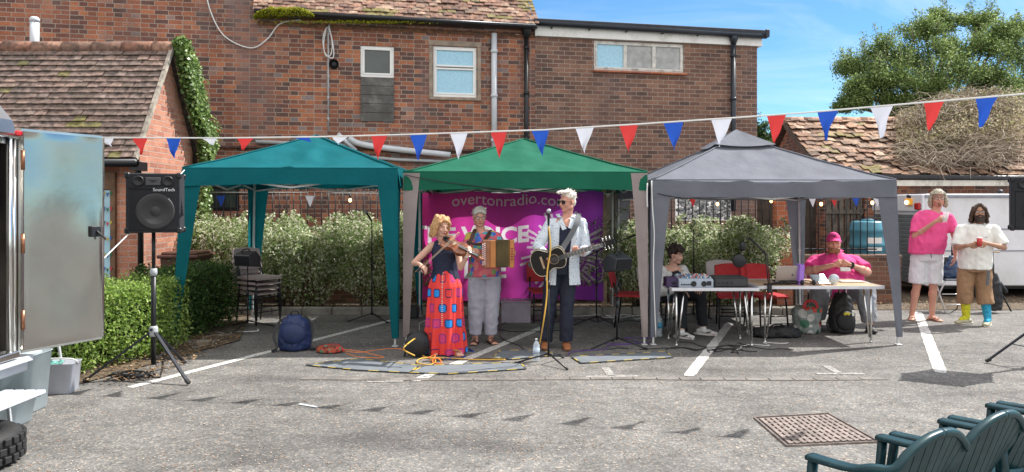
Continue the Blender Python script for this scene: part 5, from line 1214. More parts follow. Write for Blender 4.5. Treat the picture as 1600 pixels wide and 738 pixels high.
# ---------------------------------------------------------------- singer with guitar
X_ = (872-800)/F*8.8; ro = V((X_,8.8,0))
gp = thing('person', 'white-haired man in sunglasses and pale speckled shirt playing black guitar at the microphone', 'person', ro)
J = dict(torso=[((.02,.02,.86),.14,.11),((.03,.02,.96),.16,.12),((.06,.02,1.1),.15,.115),((.08,.015,1.25),.165,.12),((.085,.015,1.37),.175,.12),((.09,.02,1.45),.16,.095),((.095,.025,1.5),.075,.065)],
 neck=(.095,.02,1.51), head=(.105,-.01,1.68), look=(R(-52),R(4),0), hs=1.02, sh=[(-.085,.0,1.425),(.265,.02,1.43)], el=[(-.235,-.05,1.17),(.315,-.02,1.14)], wr=[(-.175,-.28,1.10),(.255,-.255,1.115)],
 hand=[((.65,-.2,-.45),(.3,.8,-.3),-1,.55),((-.75,-.35,.25),(.1,.65,.6),1,1.1)], arm=1.0, hip=[(-.06,.02,.9),(.11,.02,.9)], kn=[(-.10,-.0,.48),(.1,-.03,.48)], an=[(-.14,.03,.09),(.09,-.02,.09)], toe=[(-.15,-1,0),(.05,-1,0)])
bd, HM = figure(gp, J, SKIN['pink']); face_bits(gp, J['head'], HM, 1.02, brow=(.6,.58,.55)); glasses(gp, J['head'], HM, 1.02, dark=True, col=(.015,.012,.012))
rn = random.Random(5); L_ = [('ball',(0,.024,.055),(.078,.09,.083)), ('ball',(0,.06,.0),(.066,.045,.065))]+scatter_locks(60, rn, .15, 1.5, -1.9, 1.9, .035, .013, -.1)
for k in range(12): x = -.055+.11*k/11; L_.append((V((x,-.02,.12)), V((x*1.1,-.085,.108+rn.uniform(-.008,.014))), .018,.012))
hair(gp, J['head'], HM, 1.02, (.78,.74,.66), L_, seed=5, amp=.004)
speck = dots('speckled_shirt', (.60,.66,.72), [(.1,.13,.22),(.5,.6,.7),(.25,.3,.4),(.6,.7,.8),(.05,.07,.15)], 62, .27)
T = J['torso']
garment(gp, 'tee', navy_c, [('tube', [T[1][0],T[2][0],T[3][0],T[4][0],(.09,.015,1.44)], [(.165,.13),(.162,.128),(.172,.13),(.16,.125),(.1,.09)], (1,0,0))], .009, 4, cloth_fold(.005,12,8))
def panel(sd):     # open shirt front: shells of the torso, left open in the middle
    b = MB(); c0 = {-1:(2.15,4.35), 1:(-1.15,1.0)}[sd]
    return b
b = MB(); rings = [(.74,.05,.21,.155),(.86,.05,.2,.152),(.98,.055,.188,.148),(1.1,.065,.185,.145),(1.25,.08,.192,.146),(1.36,.085,.198,.142),(1.43,.088,.178,.118),(1.475,.092,.12,.092),(1.50,.094,.085,.08)]
N_ = 56; a0, a1 = -PI/2+.34, 1.5*PI-.42; vs = []
for k, (z, cx_, rx, ry) in enumerate(rings):
    for j in range(N_+1):
        a = a0+(a1-a0)*j/N_; e = .10*(1-abs(z-1.1)/.6) if j < 4 else 0
        rr = 1+.035*math.sin(a*7+z*6)*(1.5-z)+.02*math.sin(a*13)
        vs.append((cx_+math.cos(a)*rx*rr, .02+math.sin(a)*ry*rr, z))
m_ = len(vs); vs += [tuple(V(v)*1.0+ (V((rings[i//(N_+1)][1],.02,v[2]))-V(v)).normalized()*.006) for i, v in enumerate(vs)]
fs = []; S1 = N_+1
for i in range(len(rings)-1):
    for j in range(N_): q = (i*S1+j, i*S1+j+1, (i+1)*S1+j+1, (i+1)*S1+j); fs += [q, tuple(x+m_ for x in q[::-1])]
b.add(vs, fs, 0, True); sh_ = b.build('shirt', speck, gp)
garment(gp, 'shirt_sleeves', speck, sleeve(J['sh'][0],J['el'][0],J['wr'][0],.07,.062,.8,.052)+sleeve(J['sh'][1],J['el'][1],J['wr'][1],.07,.062,.72,.056)+[('caps',(-.03,.01,1.45),(-.085,.0,1.43),.05,.066),('caps',(.2,.015,1.455),(.262,.02,1.435),.05,.066)], .008, 3, cloth_fold(.01,14,12,2))
b = MB(); strap(b, [(.02,-.075,1.475),(.045,-.098,1.42),(.065,-.12,1.37)], .05,.006); strap(b, [(.165,-.055,1.49),(.15,-.095,1.43),(.13,-.12,1.38)], .055,.006); strap(b, [(.02,-.06,1.5),(.0,.03,1.535),(.09,.1,1.54),(.18,.04,1.535),(.165,-.05,1.5)],.045,.006,(0,0,1)); b.build('collar', speck, gp)
trousers(gp, J, mat('navy_trousers', (.014,.018,.035), .8, var=.12, bump=.15, bs=150), (.172,.135), .098, .078, .072, (.03,.02,1.02), end=1.0, ff=.012)
b = MB(); b.tube([(.03+.176*math.cos(a), .02+.14*math.sin(a), 1.0) for a in [2*PI*k/32 for k in range(33)]], (.004,.018), 8, ref=(0,0,1)) ; bl_ = b.build('belt', mat('belt_leather', (.02,.015,.012), .5), gp)
b = MB(); b.box((.03,-.128,1.0),(.05,.012,.034), bev=.004); b.build('buckle', M['chrome'], bl_)
for i in (0,1): shoe(gp, J['an'][i], J['toe'][i], (.34,.13,.05), (.12,.07,.04), 'leather_shoe')
# guitar
g0 = V((-.28,-.235,.985)); g1 = V((.10,-.30,1.105)); ax = (g1-g0).normalized(); nr = V((.12,-1,-.10))
t = thing('guitar', 'black acoustic guitar slung on the white-haired singer', 'guitar', ro+g0)
nrn = (nr-ax*nr.dot(ax)).normalized(); sd_ = ax.cross(nrn); gl = mat('gloss_black', (.009,.008,.008), .22, var=0, coat=.15)
gprof = [(-.03,.03),(-.015,.10),(.02,.15),(.07,.175),(.12,.17),(.17,.14),(.215,.115),(.25,.112),(.29,.125),(.34,.135),(.385,.118),(.41,.08),(.42,.03)]
gprof = [(p.x, p.y) for p in spline([V((a*.86,h*.86,0)) for a,h in gprof],4)]
b = MB(); plate(b, gprof, ro+g0, ax, None, nr, .085); sb = b.build('body', gl, t, True)
b = MB()
for dz in (-.043,.043):
    pr = [ro+g0+ax*a+sd_*h*1.005+nrn*dz for a,h in gprof]+[ro+g0+ax*a-sd_*h*1.005+nrn*dz for a,h in gprof[::-1]]; b.tube(pr+[pr[0]], .0032, 5)
b.build('binding', mat('cream_binding', (.6,.52,.38), .5), sb, True)
b = MB(); c_ = ro+g0+ax*.235+nrn*.0445; b.add([c_+ax*.048*math.cos(a)+sd_*.048*math.sin(a) for a in [2*PI*k/20 for k in range(20)]], [tuple(range(20))]); b.build('sound_hole', M['black'], sb, True)
b = MB(); b.tube([c_+nrn*.001+ax*.054*math.cos(a)+sd_*.054*math.sin(a) for a in [2*PI*k/20 for k in range(21)]], .003, 4); b.bar(ro+g0+ax*.1-sd_*.07+nrn*.048, ro+g0+ax*.1+sd_*.07+nrn*.048, .022, .012, up=tuple(nrn)); b.build('bridge', M['palewood'], sb, True)
b = MB(); b.bar(ro+g0+ax*.33+nrn*.035, ro+g0+ax*.78+nrn*.04, .05, .03, up=tuple(nrn), bev=.01); b.build('neck', mat('guitar_neck', (.12,.05,.03), .35), t, True)
b = MB(); b.bar(ro+g0+ax*.3+nrn*.052, ro+g0+ax*.78+nrn*.057, .048, .006, up=tuple(nrn)); fbd = b.build('fretboard', M['black'], t, True)
b = MB(); [b.bar(ro+g0+ax*(.40+.03*k+.0012*k*k)-sd_*.023+nrn*.0605, ro+g0+ax*(.40+.03*k+.0012*k*k)+sd_*.023+nrn*.0605, .003, .003) for k in range(11)]; b.build('fret', M['chrome'], fbd, True)
b = MB(); b.bar(ro+g0+ax*.78+nrn*.045, ro+g0+ax*.93+nrn*.03, .075, .016, up=tuple(nrn), bev=.005); hs_ = b.build('headstock', gl, t, True)
b = MB()
for s_ in (-1,1):
    for k in range(3): b.tube([ro+g0+ax*(.81+.04*k)+sd_*s_*.03+nrn*.05, ro+g0+ax*(.81+.04*k)+sd_*s_*.062+nrn*.04], .006, 6); b.ball(ro+g0+ax*(.81+.04*k)+sd_*s_*.065+nrn*.04, .009, None, 8, 6)
b.build('tuning_peg', M['chrome'], hs_, True)
b = MB()
for k in range(6): b.tube([ro+g0+ax*.1+sd_*(k-2.5)*.009+nrn*.055, ro+g0+ax*.8+sd_*(k-2.5)*.0075+nrn*.064], .0012, 4)
b.build('string', M['chrome'], t, True)
b = MB(); strap(b, [ro+V(q) for q in ((.245,.06,1.52),(.235,-.03,1.525),(.205,-.12,1.44),(.13,-.158,1.30),(.05,-.19,1.18),(.01,-.25,1.11))], .06, .006); strap(b, [ro+V(q) for q in ((.245,.06,1.52),(.2,.15,1.42),(.0,.18,1.2),(-.2,.05,1.05),(-.34,-.2,.96))], .055, .006, (0,1,0)); b.build('strap', mat('grey_webbing', (.13,.14,.15), .8), t, True)
# ---------------------------------------------------------------- seated lad
X_, Y_ = 2.02, 9.98; ro = V((X_,Y_,0)); RZ = R(28)
lp = thing('person', 'seated lad with dark curly hair, white jacket and white trainers behind the mixer table', 'person', ro, RZ)
J = dict(torso=[((0,.03,.40),.16,.12),((0,.02,.48),.16,.125),((0,-.01,.58),.145,.11),((0,-.05,.68),.155,.11),((0,-.08,.77),.165,.105),((0,-.09,.83),.13,.085),((0,-.10,.87),.06,.055)],
 neck=(0,-.10,.875), head=(.0,-.16,1.0), look=(R(26),R(6),R(-4)), hs=.93, sh=[(-.165,-.08,.80),(.165,-.09,.80)], el=[(-.235,-.12,.55),(.24,-.18,.57)], wr=[(-.12,-.34,.56),(.15,-.40,.60)],
 hand=[((.6,-.6,0),(.2,0,-1),-1,.6),((-.5,-.7,0),(0,0,-1),1,.6)], arm=.9, hip=[(-.09,0,.47),(.09,0,.47)], kn=[(-.12,-.42,.50),(.17,-.43,.51)], an=[(-.16,-.46,.09),(.24,-.40,.09)], toe=[(.25,-1,0),(.6,-1,0)])
bd, HM = figure(lp, J, SKIN['fair']); face_bits(lp, J['head'], HM, .93, brow=(.06,.04,.03))
rn = random.Random(6); L_ = [('ball',(0,.022,.052),(.078,.092,.082)), ('ball',(0,.06,.0),(.07,.045,.06))]+scatter_locks(110, rn, .05, 1.5, -2.2, 2.2, .045, .015, .1, curl=.6)
for k in range(16): x = -.06+.12*k/15; L_.append((V((x,-.03,.13)), V((x*1.15,-.095,.07+rn.uniform(-.01,.025))), .021,.012))
hair(lp, J['head'], HM, .93, (.035,.02,.015), L_, seed=6, amp=.007)
T = J['torso']
garment(lp, 'tee', mat('black_tee', (.012,.012,.014), .8, var=.1), [('tube',[t[0] for t in T[1:6]],[(t[1]+.012,t[2]+.014) for t in T[1:5]]+[(.1,.085)],(1,0,0))], .009, 4, cloth_fold(.006,12,9))
wj = mat('white_bomber', (.62,.62,.60), .6, var=.06, bump=.2, bs=60)
garment(lp, 'jacket', wj, [('tube',[V(T[1][0])+V((.0,.05,0)),V(T[2][0])+V((.0,.055,0)),V(T[3][0])+V((0,.055,0)),V(T[4][0])+V((0,.05,0)),V(T[5][0])+V((0,.04,0))],[(.195,.115),(.2,.115),(.2,.11),(.19,.105),(.13,.075)],(1,0,0)),
  ('caps',(-.13,-.1,.48),(-.12,-.16,.76),.052,.05),('caps',(.13,-.1,.48),(.12,-.17,.76),.052,.05)]+sleeve(J['sh'][0],J['el'][0],J['wr'][0],.075,.066,.85,.045)+sleeve(J['sh'][1],J['el'][1],J['wr'][1],.075,.066,.85,.045), .009, 4, cloth_fold(.012,13,13,4))
trousers(lp, J, mat('dark_denim', (.012,.014,.02), .8, var=.15, bump=.2, bs=150), (.17,.14), .09, .072, .06, (0,.03,.55), end=.96, ff=.012)
for i in (0,1): shoe(lp, J['an'][i], J['toe'][i], (.70,.70,.69), (.62,.62,.60), 'trainer', accent=M['black'])

# ---------------------------------------------------------------- seated big man in pink
X_, Y_ = 4.42, 10.5; ro = V((X_,Y_,0))
bp_ = thing('person', 'seated heavy man in pink polo shirt and pink cap, hands clasped above the beech table', 'person', ro, R(-14))
J = dict(torso=[((0,.05,.42),.27,.22),((0,.02,.52),.33,.28),((0,0,.64),.33,.29),((0,.0,.76),.30,.245),((0,.0,.87),.265,.18),((0,.01,.94),.19,.12),((0,.0,1.0),.09,.08)],
 neck=(0,-.0,.99), head=(-.03,-.05,1.12), look=(R(-2),R(-2),0), hs=1.05, ff=1.3, fat=1.6, sh=[(-.255,.01,.875),(.255,.01,.875)], el=[(-.36,-.16,.745),(.37,-.16,.75)], wr=[(-.08,-.38,.85),(.12,-.37,.86)],
 hand=[((.75,-.1,.4),(0,1,.1),-1,1.0),((-.8,-.05,.3),(0,1,0),1,1.2)], arm=1.5, hsz=1.05, hip=[(-.17,0,.48),(.17,0,.48)], kn=[(-.25,-.40,.52),(.30,-.42,.52)], an=[(-.27,-.38,.09),(.34,-.50,.09)], toe=[(-.1,-1,0),(.15,-1,0)], leg=1.45)
bd, HM = figure(bp_, J, SKIN['pink']); face_bits(bp_, J['head'], HM, 1.05, brow=(.2,.12,.08))
L_ = [('ball',(0,.035,.02),(.082,.085,.075))]; hair(bp_, J['head'], HM, 1.05, (.16,.10,.06), L_, seed=7, amp=.002)
rn = random.Random(8); L_ = []
for k in range(26):
    a = -1.5+3.0*k/25; L_.append((V((math.sin(a)*.066,-.035-math.cos(a)*.045,-.07)), V((math.sin(a)*.06,-.03-math.cos(a)*.042,-.115)), .014,.012))
hair(bp_, J['head'], HM, 1.05, (.30,.14,.07), L_, name='beard', seed=8, amp=.003)
pk = mat('pink_cotton', (.72,.05,.24), .8, var=.07, bump=.15, bs=200); T = J['torso']
garment(bp_, 'polo_shirt', pk, [('tube',[(0,.03,.44)]+[t[0] for t in T[1:6]]+[(0,.005,.985)],[(.3,.26)]+[(t[1]+.03,t[2]+.03) for t in T[1:6]]+[(.115,.1)],(1,0,0))]+sleeve(J['sh'][0],J['el'][0],J['wr'][0],.098,.108,cut=.8)+sleeve(J['sh'][1],J['el'][1],J['wr'][1],.098,.108,cut=.8), .01, 4, cloth_fold(.016,7,7,5))
b = MB(); strap(b, [(-.085,-.02,1.0),(-.06,-.1,.985),(-.01,-.155,.93)], .05,.008); strap(b, [(.085,-.02,1.0),(.06,-.1,.985),(.01,-.155,.93)], .05,.008); strap(b, [(-.09,-.02,1.01),(-.06,.08,1.03),(.06,.08,1.03),(.09,-.02,1.01)],.045,.006,(0,0,1)); b.build('collar', pk, bp_)
trousers(bp_, J, mat('grey_jersey', (.27,.28,.31), .9, var=.08, bump=.2, bs=150), (.33,.26), .15, .125, .09, (0,.04,.5), end=.95, ff=.014)
for i in (0,1): shoe(bp_, J['an'][i], J['toe'][i], (.015,.015,.016), (.03,.03,.03), 'trainer')
c_ = V(J['head']); T_ = lambda x,y,z: c_+HM@V((x*1.05,y*1.05,z*1.05))
b = MB(); b.ball(T_(0,.02,.065), (.088*1.05,.102*1.05,.078*1.05), HM); b.ball(T_(0,.0,.09), (.07,.08,.065), HM)
cp = remesh(b, 'cap', pk, bp_, .006, 3)
b = MB(); n = 16; up_ = []; 
for j in range(5):
    for k in range(n+1):
        a = -1.25+2.5*k/n; r_ = 1+.75*j/4; x = math.sin(a)*.082; up_.append(T_(x*(1+.05*j), -math.cos(a)*.09*(.95+(r_-1)*.95*max(0,math.cos(a))**.3)+.0, .068-.007*j-.01*(abs(math.sin(a))**2)*2*j/4))
fs = [(j*(n+1)+k, j*(n+1)+k+1, (j+1)*(n+1)+k+1, (j+1)*(n+1)+k) for j in range(4) for k in range(n)]
m_ = len(up_); up_ += [p-V((0,0,.006)) for p in up_]; fs += [tuple(x+m_ for x in f[::-1]) for f in fs]; b.add(up_, fs, 0, True); b.build('peak', pk, cp)
b = MB(); q = T_(.0,-.088,.1); b.box(q, (.035,.01,.022)); b.build('emblem', mat('emblem_dark', (.2,.02,.1), .7), cp)
w_ = V(J['wr'][1]); d_ = (w_-V(J['el'][1])).normalized(); b = MB(); b.tube([w_-d_*.035, w_-d_*.01], .05, 16); wb_ = b.build('watch', M['black'], bp_); b = MB(); b.box(w_-d_*.022+V((.02,-.045,.02)), (.035,.012,.04), euler(.3,0,-.3), bev=.003); b.build('watch_face', mat('watch_glass', (.02,.03,.04), .1), wb_)
b = MB(); b.box((.06,-.405,.80), (.13,.02,.055), euler(-.5,.0,-.1), bev=.004); 
solo_ = b; c2 = V((.06,-.405,.80)); o = bpy.data.objects.new('paper_tissue', b.mesh('paper_tissue', M['white'], Matrix.Translation(-c2))); C.objects.link(o); o.location = ro+rotz(R(-14))@c2; tag(o, 'white paper tissue held under the pink-capped man\'s hands', 'tissue')

# ---------------------------------------------------------------- standing man in pink tee
X_, Y_ = 5.93, 10.95; ro = V((X_,Y_,0))
pp = thing('person', 'tall man in pink T-shirt, white shorts and headband drinking from a glass', 'person', ro, R(-16))
J = dict(torso=[((-.02,.02,.9),.17,.125),((-.02,.01,1.0),.2,.16),((0,0,1.12),.21,.175),((.02,.0,1.27),.2,.155),((.05,.01,1.41),.19,.13),((.07,.02,1.50),.165,.10),((.09,.03,1.55),.075,.07)],
 neck=(.095,.03,1.56), head=(.13,-.01,1.735), look=(R(-2),R(0),0), hs=1.03, ff=1.1, fat=1.15, sh=[(-.13,.01,1.47),(.27,.02,1.47)], el=[(-.185,-.08,1.20),(.35,.03,1.19)], wr=[(.035,-.30,1.42),(.34,-.03,.94)],
 hand=[((.75,-.15,.45),(.1,.9,.2),-1,1.0),((-.05,-.1,-1),(-1,0,0),1,.5)], arm=1.08, hip=[(-.11,.02,.9),(.09,.02,.9)], kn=[(-.14,.0,.5),(.07,0,.5)], an=[(-.2,.03,.085),(.06,.03,.085)], toe=[(-.25,-1,0),(.45,-1,0)], toes=True, leg=1.12)
bd, HM = figure(pp, J, SKIN['pink']); face_bits(pp, J['head'], HM, 1.03, brow=(.2,.15,.12)); glasses(pp, J['head'], HM, 1.03)
rn = random.Random(11); L_ = [('ball',(0,.03,.055),(.085,.098,.085))]
for k in range(44):
    a = rn.uniform(-1.95,1.95); x = math.sin(a)*.083; y = .02+math.cos(a)*.09
    L_ += [(V((x*.95,y*.95,.07)), V((x*1.2,y*1.1,-.03)), .022,.023), (V((x*1.2,y*1.1,-.03)), V((x*1.15+rn.gauss(0,.01),y*1.05,-.10+rn.uniform(-.02,.02))), .023,.013)]
hair(pp, J['head'], HM, 1.03, (.40,.36,.27), L_, seed=11, amp=.006)
c_ = V(J['head']); b = MB(); b.tube([c_+HM@V((.092*math.sin(a), .012-.102*math.cos(a), .062)) for a in [2*PI*k/24 for k in range(25)]], (.004,.016), 8, ref=(0,0,1)); b.build('headband', mat('grey_headband', (.24,.23,.21), .8), pp)
b = MB(); [b.caps(c_+HM@V((x,-.082,-.066)), c_+HM@V((x*1.25,-.078,-.075)), .008,.007,8) for x in (-.012,.012)]; b.caps(c_+HM@V((0,-.083,-.095)), c_+HM@V((0,-.08,-.075)), .018,.014,8); b.build('goatee', mat('brown_stubble', (.22,.12,.07), .9), pp)
T = J['torso']; pk2 = mat('bright_pink_cotton', (.80,.09,.28), .8, var=.06, bump=.15, bs=200)
garment(pp, 't_shirt', pk2, [('tube',[(-.02,.01,.955)]+[t[0] for t in T[1:6]]+[(.088,.025,1.535)],[(.235,.19)]+[(t[1]+.03,t[2]+.028) for t in T[1:6]]+[(.1,.09)],(1,0,0))]+sleeve(J['sh'][0],J['el'][0],J['wr'][0],.070,.080,cut=.85)+sleeve(J['sh'][1],J['el'][1],J['wr'][1],.070,.080,cut=.72), .009, 4, cloth_fold(.013,9,6,6))
trousers(pp, J, mat('white_shorts', (.66,.67,.70), .8, var=.06, bump=.15, bs=150), (.20,.16), .115, .112, .1, (-.02,.02,.98), end=.47, ff=.012, name='shorts')
b = MB(); b.tube([(0,-.165,.955),(.002,-.178,.93),(.006,-.175,.90)], .005, 6); b.build('drawstring', M['black'], pp)
for i in (0,1):
    an = V(J['an'][i]); td = V(J['toe'][i]).normalized(); x = V((td.y,-td.x,0)); h_ = V((an.x,an.y,0)); b = MB()
    b.prism([h_+td*(.05+.145*math.cos(a))+x*.05*math.sin(a)+V((0,0,.003)) for a in [2*PI*k/16 for k in range(16)]], (0,0,.012))
    strap(b, [h_+td*.07-x*.045+V((0,0,.018)), h_+td*.12-x*.01+V((0,0,.055)), h_+td*.17+x*.005+V((0,0,.022))], .014, .004, (0,0,1)); strap(b, [h_+td*.07+x*.045+V((0,0,.018)), h_+td*.12+x*.02+V((0,0,.055)), h_+td*.17+x*.005+V((0,0,.022))], .014, .004, (0,0,1))
    b.build('flip_flop', mat('flipflop', (.25,.15,.1), .7), pp)
clear = mat('clear_glass', (.85,.88,.88), .05, var=0, alpha=.35, spec=.9)
w_ = V(J['wr'][0])+V((.095,-.045,.06)); t = thing('beer_glass', 'clear plastic glass raised to the mouth of the man in pink T-shirt', 'glass', ro+rotz(R(-16))@w_)
b = MB(); b.lathe((0,0,-.07), [(.028,0),(.03,.01),(.038,.14),(.036,.14),(.029,.012),(.001,.01)], 18, M=euler(.15,.1,0)); b.build('tumbler', clear, t)
b = MB(); b.lathe((0,0,-.058), [(.028,0),(.031,.06),(.001,.061)], 16, M=euler(.15,.1,0)); b.build('drink', mat('pale_drink', (.7,.62,.5), .1, var=0, alpha=.6), t)
b = MB(); 
bag0 = ro+V((.40,-.03,.80))

# ---------------------------------------------------------------- standing man in cream tee
X_, Y_ = 6.36, 10.55; ro = V((X_,Y_,0))
cpn = thing('person', 'bearded long-haired man in cream T-shirt with one yellow and one blue sock', 'person', ro, R(-20))
J = dict(torso=[((-.0,.02,.74),.17,.13),((0,.01,.86),.18,.145),((0,0,.98),.18,.15),((.01,.0,1.12),.175,.14),((.02,.01,1.25),.175,.12),((.03,.02,1.34),.165,.10),((.035,.03,1.385),.075,.07)],
 neck=(.035,.03,1.39), head=(.05,-.01,1.535), look=(R(-4),R(-8),0), hs=.95, ff=1.08, fat=1.1, sh=[(-.17,.01,1.31),(.235,.01,1.31)], el=[(-.235,-.08,1.06),(.33,-.06,1.07)], wr=[(-.14,-.31,1.10),(.09,-.31,1.13)],
 hand=[((.75,-.3,.15),(.4,.6,.3),-1,1.0),((-.85,-.2,.1),(-.1,.8,-.2),1,.9)], arm=1.05, hip=[(-.1,.02,.78),(.1,.02,.78)], kn=[(-.12,.0,.45),(.11,0,.45)], an=[(-.10,.03,.09),(.145,-.04,.09)], toe=[(-1.0,-.7,0),(-.45,-1,0)], leg=1.05)
bd, HM = figure(cpn, J, SKIN['tan']); face_bits(cpn, J['head'], HM, .95, brow=(.04,.03,.02)); glasses(cpn, J['head'], HM, .95)
rn = random.Random(12); L_ = [('ball',(0,.03,.055),(.083,.096,.083))]
for k in range(44):
    a = rn.uniform(-2.0,2.0); x = math.sin(a)*.083; y = .02+math.cos(a)*.09
    L_ += [(V((x*.9,y*.95,.08)), V((x*1.22,y*1.1,-.03)), .02,.023), (V((x*1.22,y*1.1,-.03)), V((x*1.35+rn.gauss(0,.012),y*1.1,-.12+rn.uniform(-.02,.02))), .023,.013)]
for s_ in (-1,1): L_ += [(V((s_*.01,-.05,.12)), V((s_*.072,-.07,.05)), .02,.02), (V((s_*.072,-.07,.05)), V((s_*.1,-.03,-.05)), .02,.02)]
hair(cpn, J['head'], HM, .95, (.07,.04,.025), L_, seed=12, amp=.006)
L_ = [('ball',(0,-.055,-.1),(.045,.035,.045))]
for k in range(22):
    a = -1.5+3.0*k/21; L_.append((V((math.sin(a)*.064,-.035-math.cos(a)*.045,-.05)), V((math.sin(a)*.05,-.035-math.cos(a)*.045,-.135)), .013,.01))
L_ += [(V((-.03,-.088,-.05)),V((0,-.1,-.043)),.006,.007),(V((0,-.1,-.043)),V((.03,-.088,-.05)),.007,.006)]
hair(cpn, J['head'], HM, .95, (.035,.02,.012), L_, name='beard', seed=13, amp=.004)
T = J['torso']; cream = mat('cream_cotton', (.78,.78,.74), .8, var=.06, bump=.15, bs=200)
garment(cpn, 't_shirt', cream, [('tube',[(.0,.01,.77)]+[t[0] for t in T[1:6]]+[(.033,.025,1.37)],[(.20,.165)]+[(t[1]+.028,t[2]+.028) for t in T[1:6]]+[(.1,.09)],(1,0,0))]+sleeve(J['sh'][0],J['el'][0],J['wr'][0],.072,.084,cut=.9)+sleeve(J['sh'][1],J['el'][1],J['wr'][1],.072,.086,cut=.85), .009, 4, cloth_fold(.013,9,6,7))
b = MB(); b.bar((.06,-.172,1.20),(.13,-.168,1.205),.004,.003); b.bar((.085,-.17,1.212),(.115,-.17,1.216),.003,.006); b.build('chest_print', mat('print_ink', (.12,.16,.25), .8), cpn)
trousers(cpn, J, mat('tan_canvas', (.30,.18,.10), .85, var=.1, bump=.2, bs=120), (.185,.15), .105, .098, .098, (.0,.02,.84), end=.72, ff=.014)
b = MB(); b.box((.12,-.165,.66),(.035,.02,.2), euler(.1,.05,0), bev=.004); b.build('webbing_strap', mat('grey_webbing', (.13,.14,.15), .8), cpn)
for i, (c, nm) in enumerate((((.62,.60,.03),'yellow'),((.03,.33,.52),'blue'))):
    kn, an = V(J['kn'][i]), V(J['an'][i]); td = V(J['toe'][i]).normalized(); b = MB(); b.caps(kn.lerp(an,.42), an, .062,.046,14); b.caps(an, V((an.x,an.y,.06))+td*.08, .045,.038,12)
    remesh(b, 'sock', mat(nm+'_sock', c, .85, var=.1, dirt=tuple(q*.35 for q in c), ds=30), cpn, .006, 3, label='%s patterned sock' % nm); shoe(cpn, J['an'][i], J['toe'][i], (.46,.44,.30), (.6,.58,.5), 'canvas_shoe')
w_ = V((-.02,-.37,1.145)); t = thing('drink_cup', 'red tinted cup held by the bearded man in cream T-shirt', 'cup', ro+rotz(R(-20))@w_)
b = MB(); b.lathe((0,0,-.05), [(.027,0),(.036,.11),(.034,.11),(.026,.005)], 18); b.build('cup', mat('red_cup', (.6,.06,.06), .2, var=0, alpha=.85), t)
b = MB(); b.lathe((0,0,.055), [(.034,0),(.03,.01),(.001,.012)], 16); b.build('foam', M['white'], t)
# ================================================================ gear
def speaker(label, loc, rz, w=.47, h=.56, d=.36, text=None, grp='big speakers on tripod stands'):
    t = thing('loudspeaker', label, 'loudspeaker', loc, rz, grp)
    car = mat('speaker_carpet', (.022,.023,.028), .85, var=.15, vs=60, bump=.3, bs=200)
    b = MB(); b.box((0,0,h/2),(w,d,h), bev=.008); b.build('cabinet', car, t)
    b = MB()
    for x in (-1,1):
        for y in (-1,1):
            for z in (0,1): b.box((x*(w/2-.012), y*(d/2-.012), h*z+(.02 if z==0 else -.02)), (.05,.05,.055), bev=.012)
    b.box((0,-d/2-.004,h*.755),(w*.9,.012,.012)); b.build('fittings', M['blackm'], t)
    b = MB(); f = -d/2-.001
    b.box((0,f,h*.38),(w*.86,.01,h*.68), bev=.004); gr = b.build('grille', mat('grille_mesh', (.012,.013,.017), .5, .2, var=.1, vs=200), t)
    b = MB(); Mx = euler(R(90),0,0); b.lathe((.02,f-.008,h*.36), [(.165,0),(.17,.008),(.155,.012),(.12,-.0),(.05,-.004),(.045,.006),(.001,.008)], 32, M=Mx); b.build('woofer', mat('woofer_cone', (.04,.04,.042), .6, var=.1), gr)
    for x in (-1,1):
        b = MB(); b.lathe((x*w*.27,f-.004,h*.87), [(.048,0),(.05,.01),(.036,.012),(.034,-.003),(.001,-.004)], 20, M=Mx); b.build('port', M['black'], t)
    b = MB(); b.box((0,f-.004,h*.865),(.13,.014,.075), bev=.003); hn = b.build('horn', mat('horn_grey', (.07,.07,.075), .5), t)
    b = MB(); b.prism([(-.04,f-.013,h*.885),(.04,f-.013,h*.885),(.0,f-.013,h*.845)],(0,-.002,0)); b.build('horn_throat', M['black'], hn)
    if text: tx(text, t, (.095,f-.018,h*.70), .042, mat('white_print', (.75,.76,.78), .5, var=0), name='lettering')
    return t
def tx(s, parent, loc, size, m, name='lettering', depth=.002, align='CENTER', rx=90, bold=0, cut=None, warp=None, world=False):
    cu = bpy.data.curves.new('t', 'FONT'); cu.body = s; cu.size = size; cu.extrude = depth; cu.align_x = align; cu.offset = bold; cu.resolution_u = 3
    o = bpy.data.objects.new('t', cu); C.objects.link(o); dg = bpy.context.evaluated_depsgraph_get(); dg.update()
    me = bpy.data.meshes.new_from_object(o.evaluated_get(dg)); bpy.data.objects.remove(o)
    me.transform(Matrix.Translation(V(loc)) @ Matrix.Rotation(R(rx),4,'X'))
    if warp:
        bm = bmesh.new(); bm.from_mesh(me)
        xs = [v.co.x for v in bm.verts]; x = min(xs)
        while x < max(xs): bmesh.ops.bisect_plane(bm, geom=bm.verts[:]+bm.edges[:]+bm.faces[:], plane_co=(x,0,0), plane_no=(1,0,0)); x += .025
        zs = [v.co.z for v in bm.verts]; z = min(zs)
        while z < max(zs): bmesh.ops.bisect_plane(bm, geom=bm.verts[:]+bm.edges[:]+bm.faces[:], plane_co=(0,0,z), plane_no=(0,0,1)); z += .03
        for v in bm.verts: v.co = warp(v.co)
        bm.to_mesh(me); bm.free()
    me.name = name; me.materials.clear(); me.materials.append(m)
    ob = bpy.data.objects.new(name, me); C.objects.link(ob); ob.parent = parent
    if world: me.transform(wm(parent).inverted())
    return ob
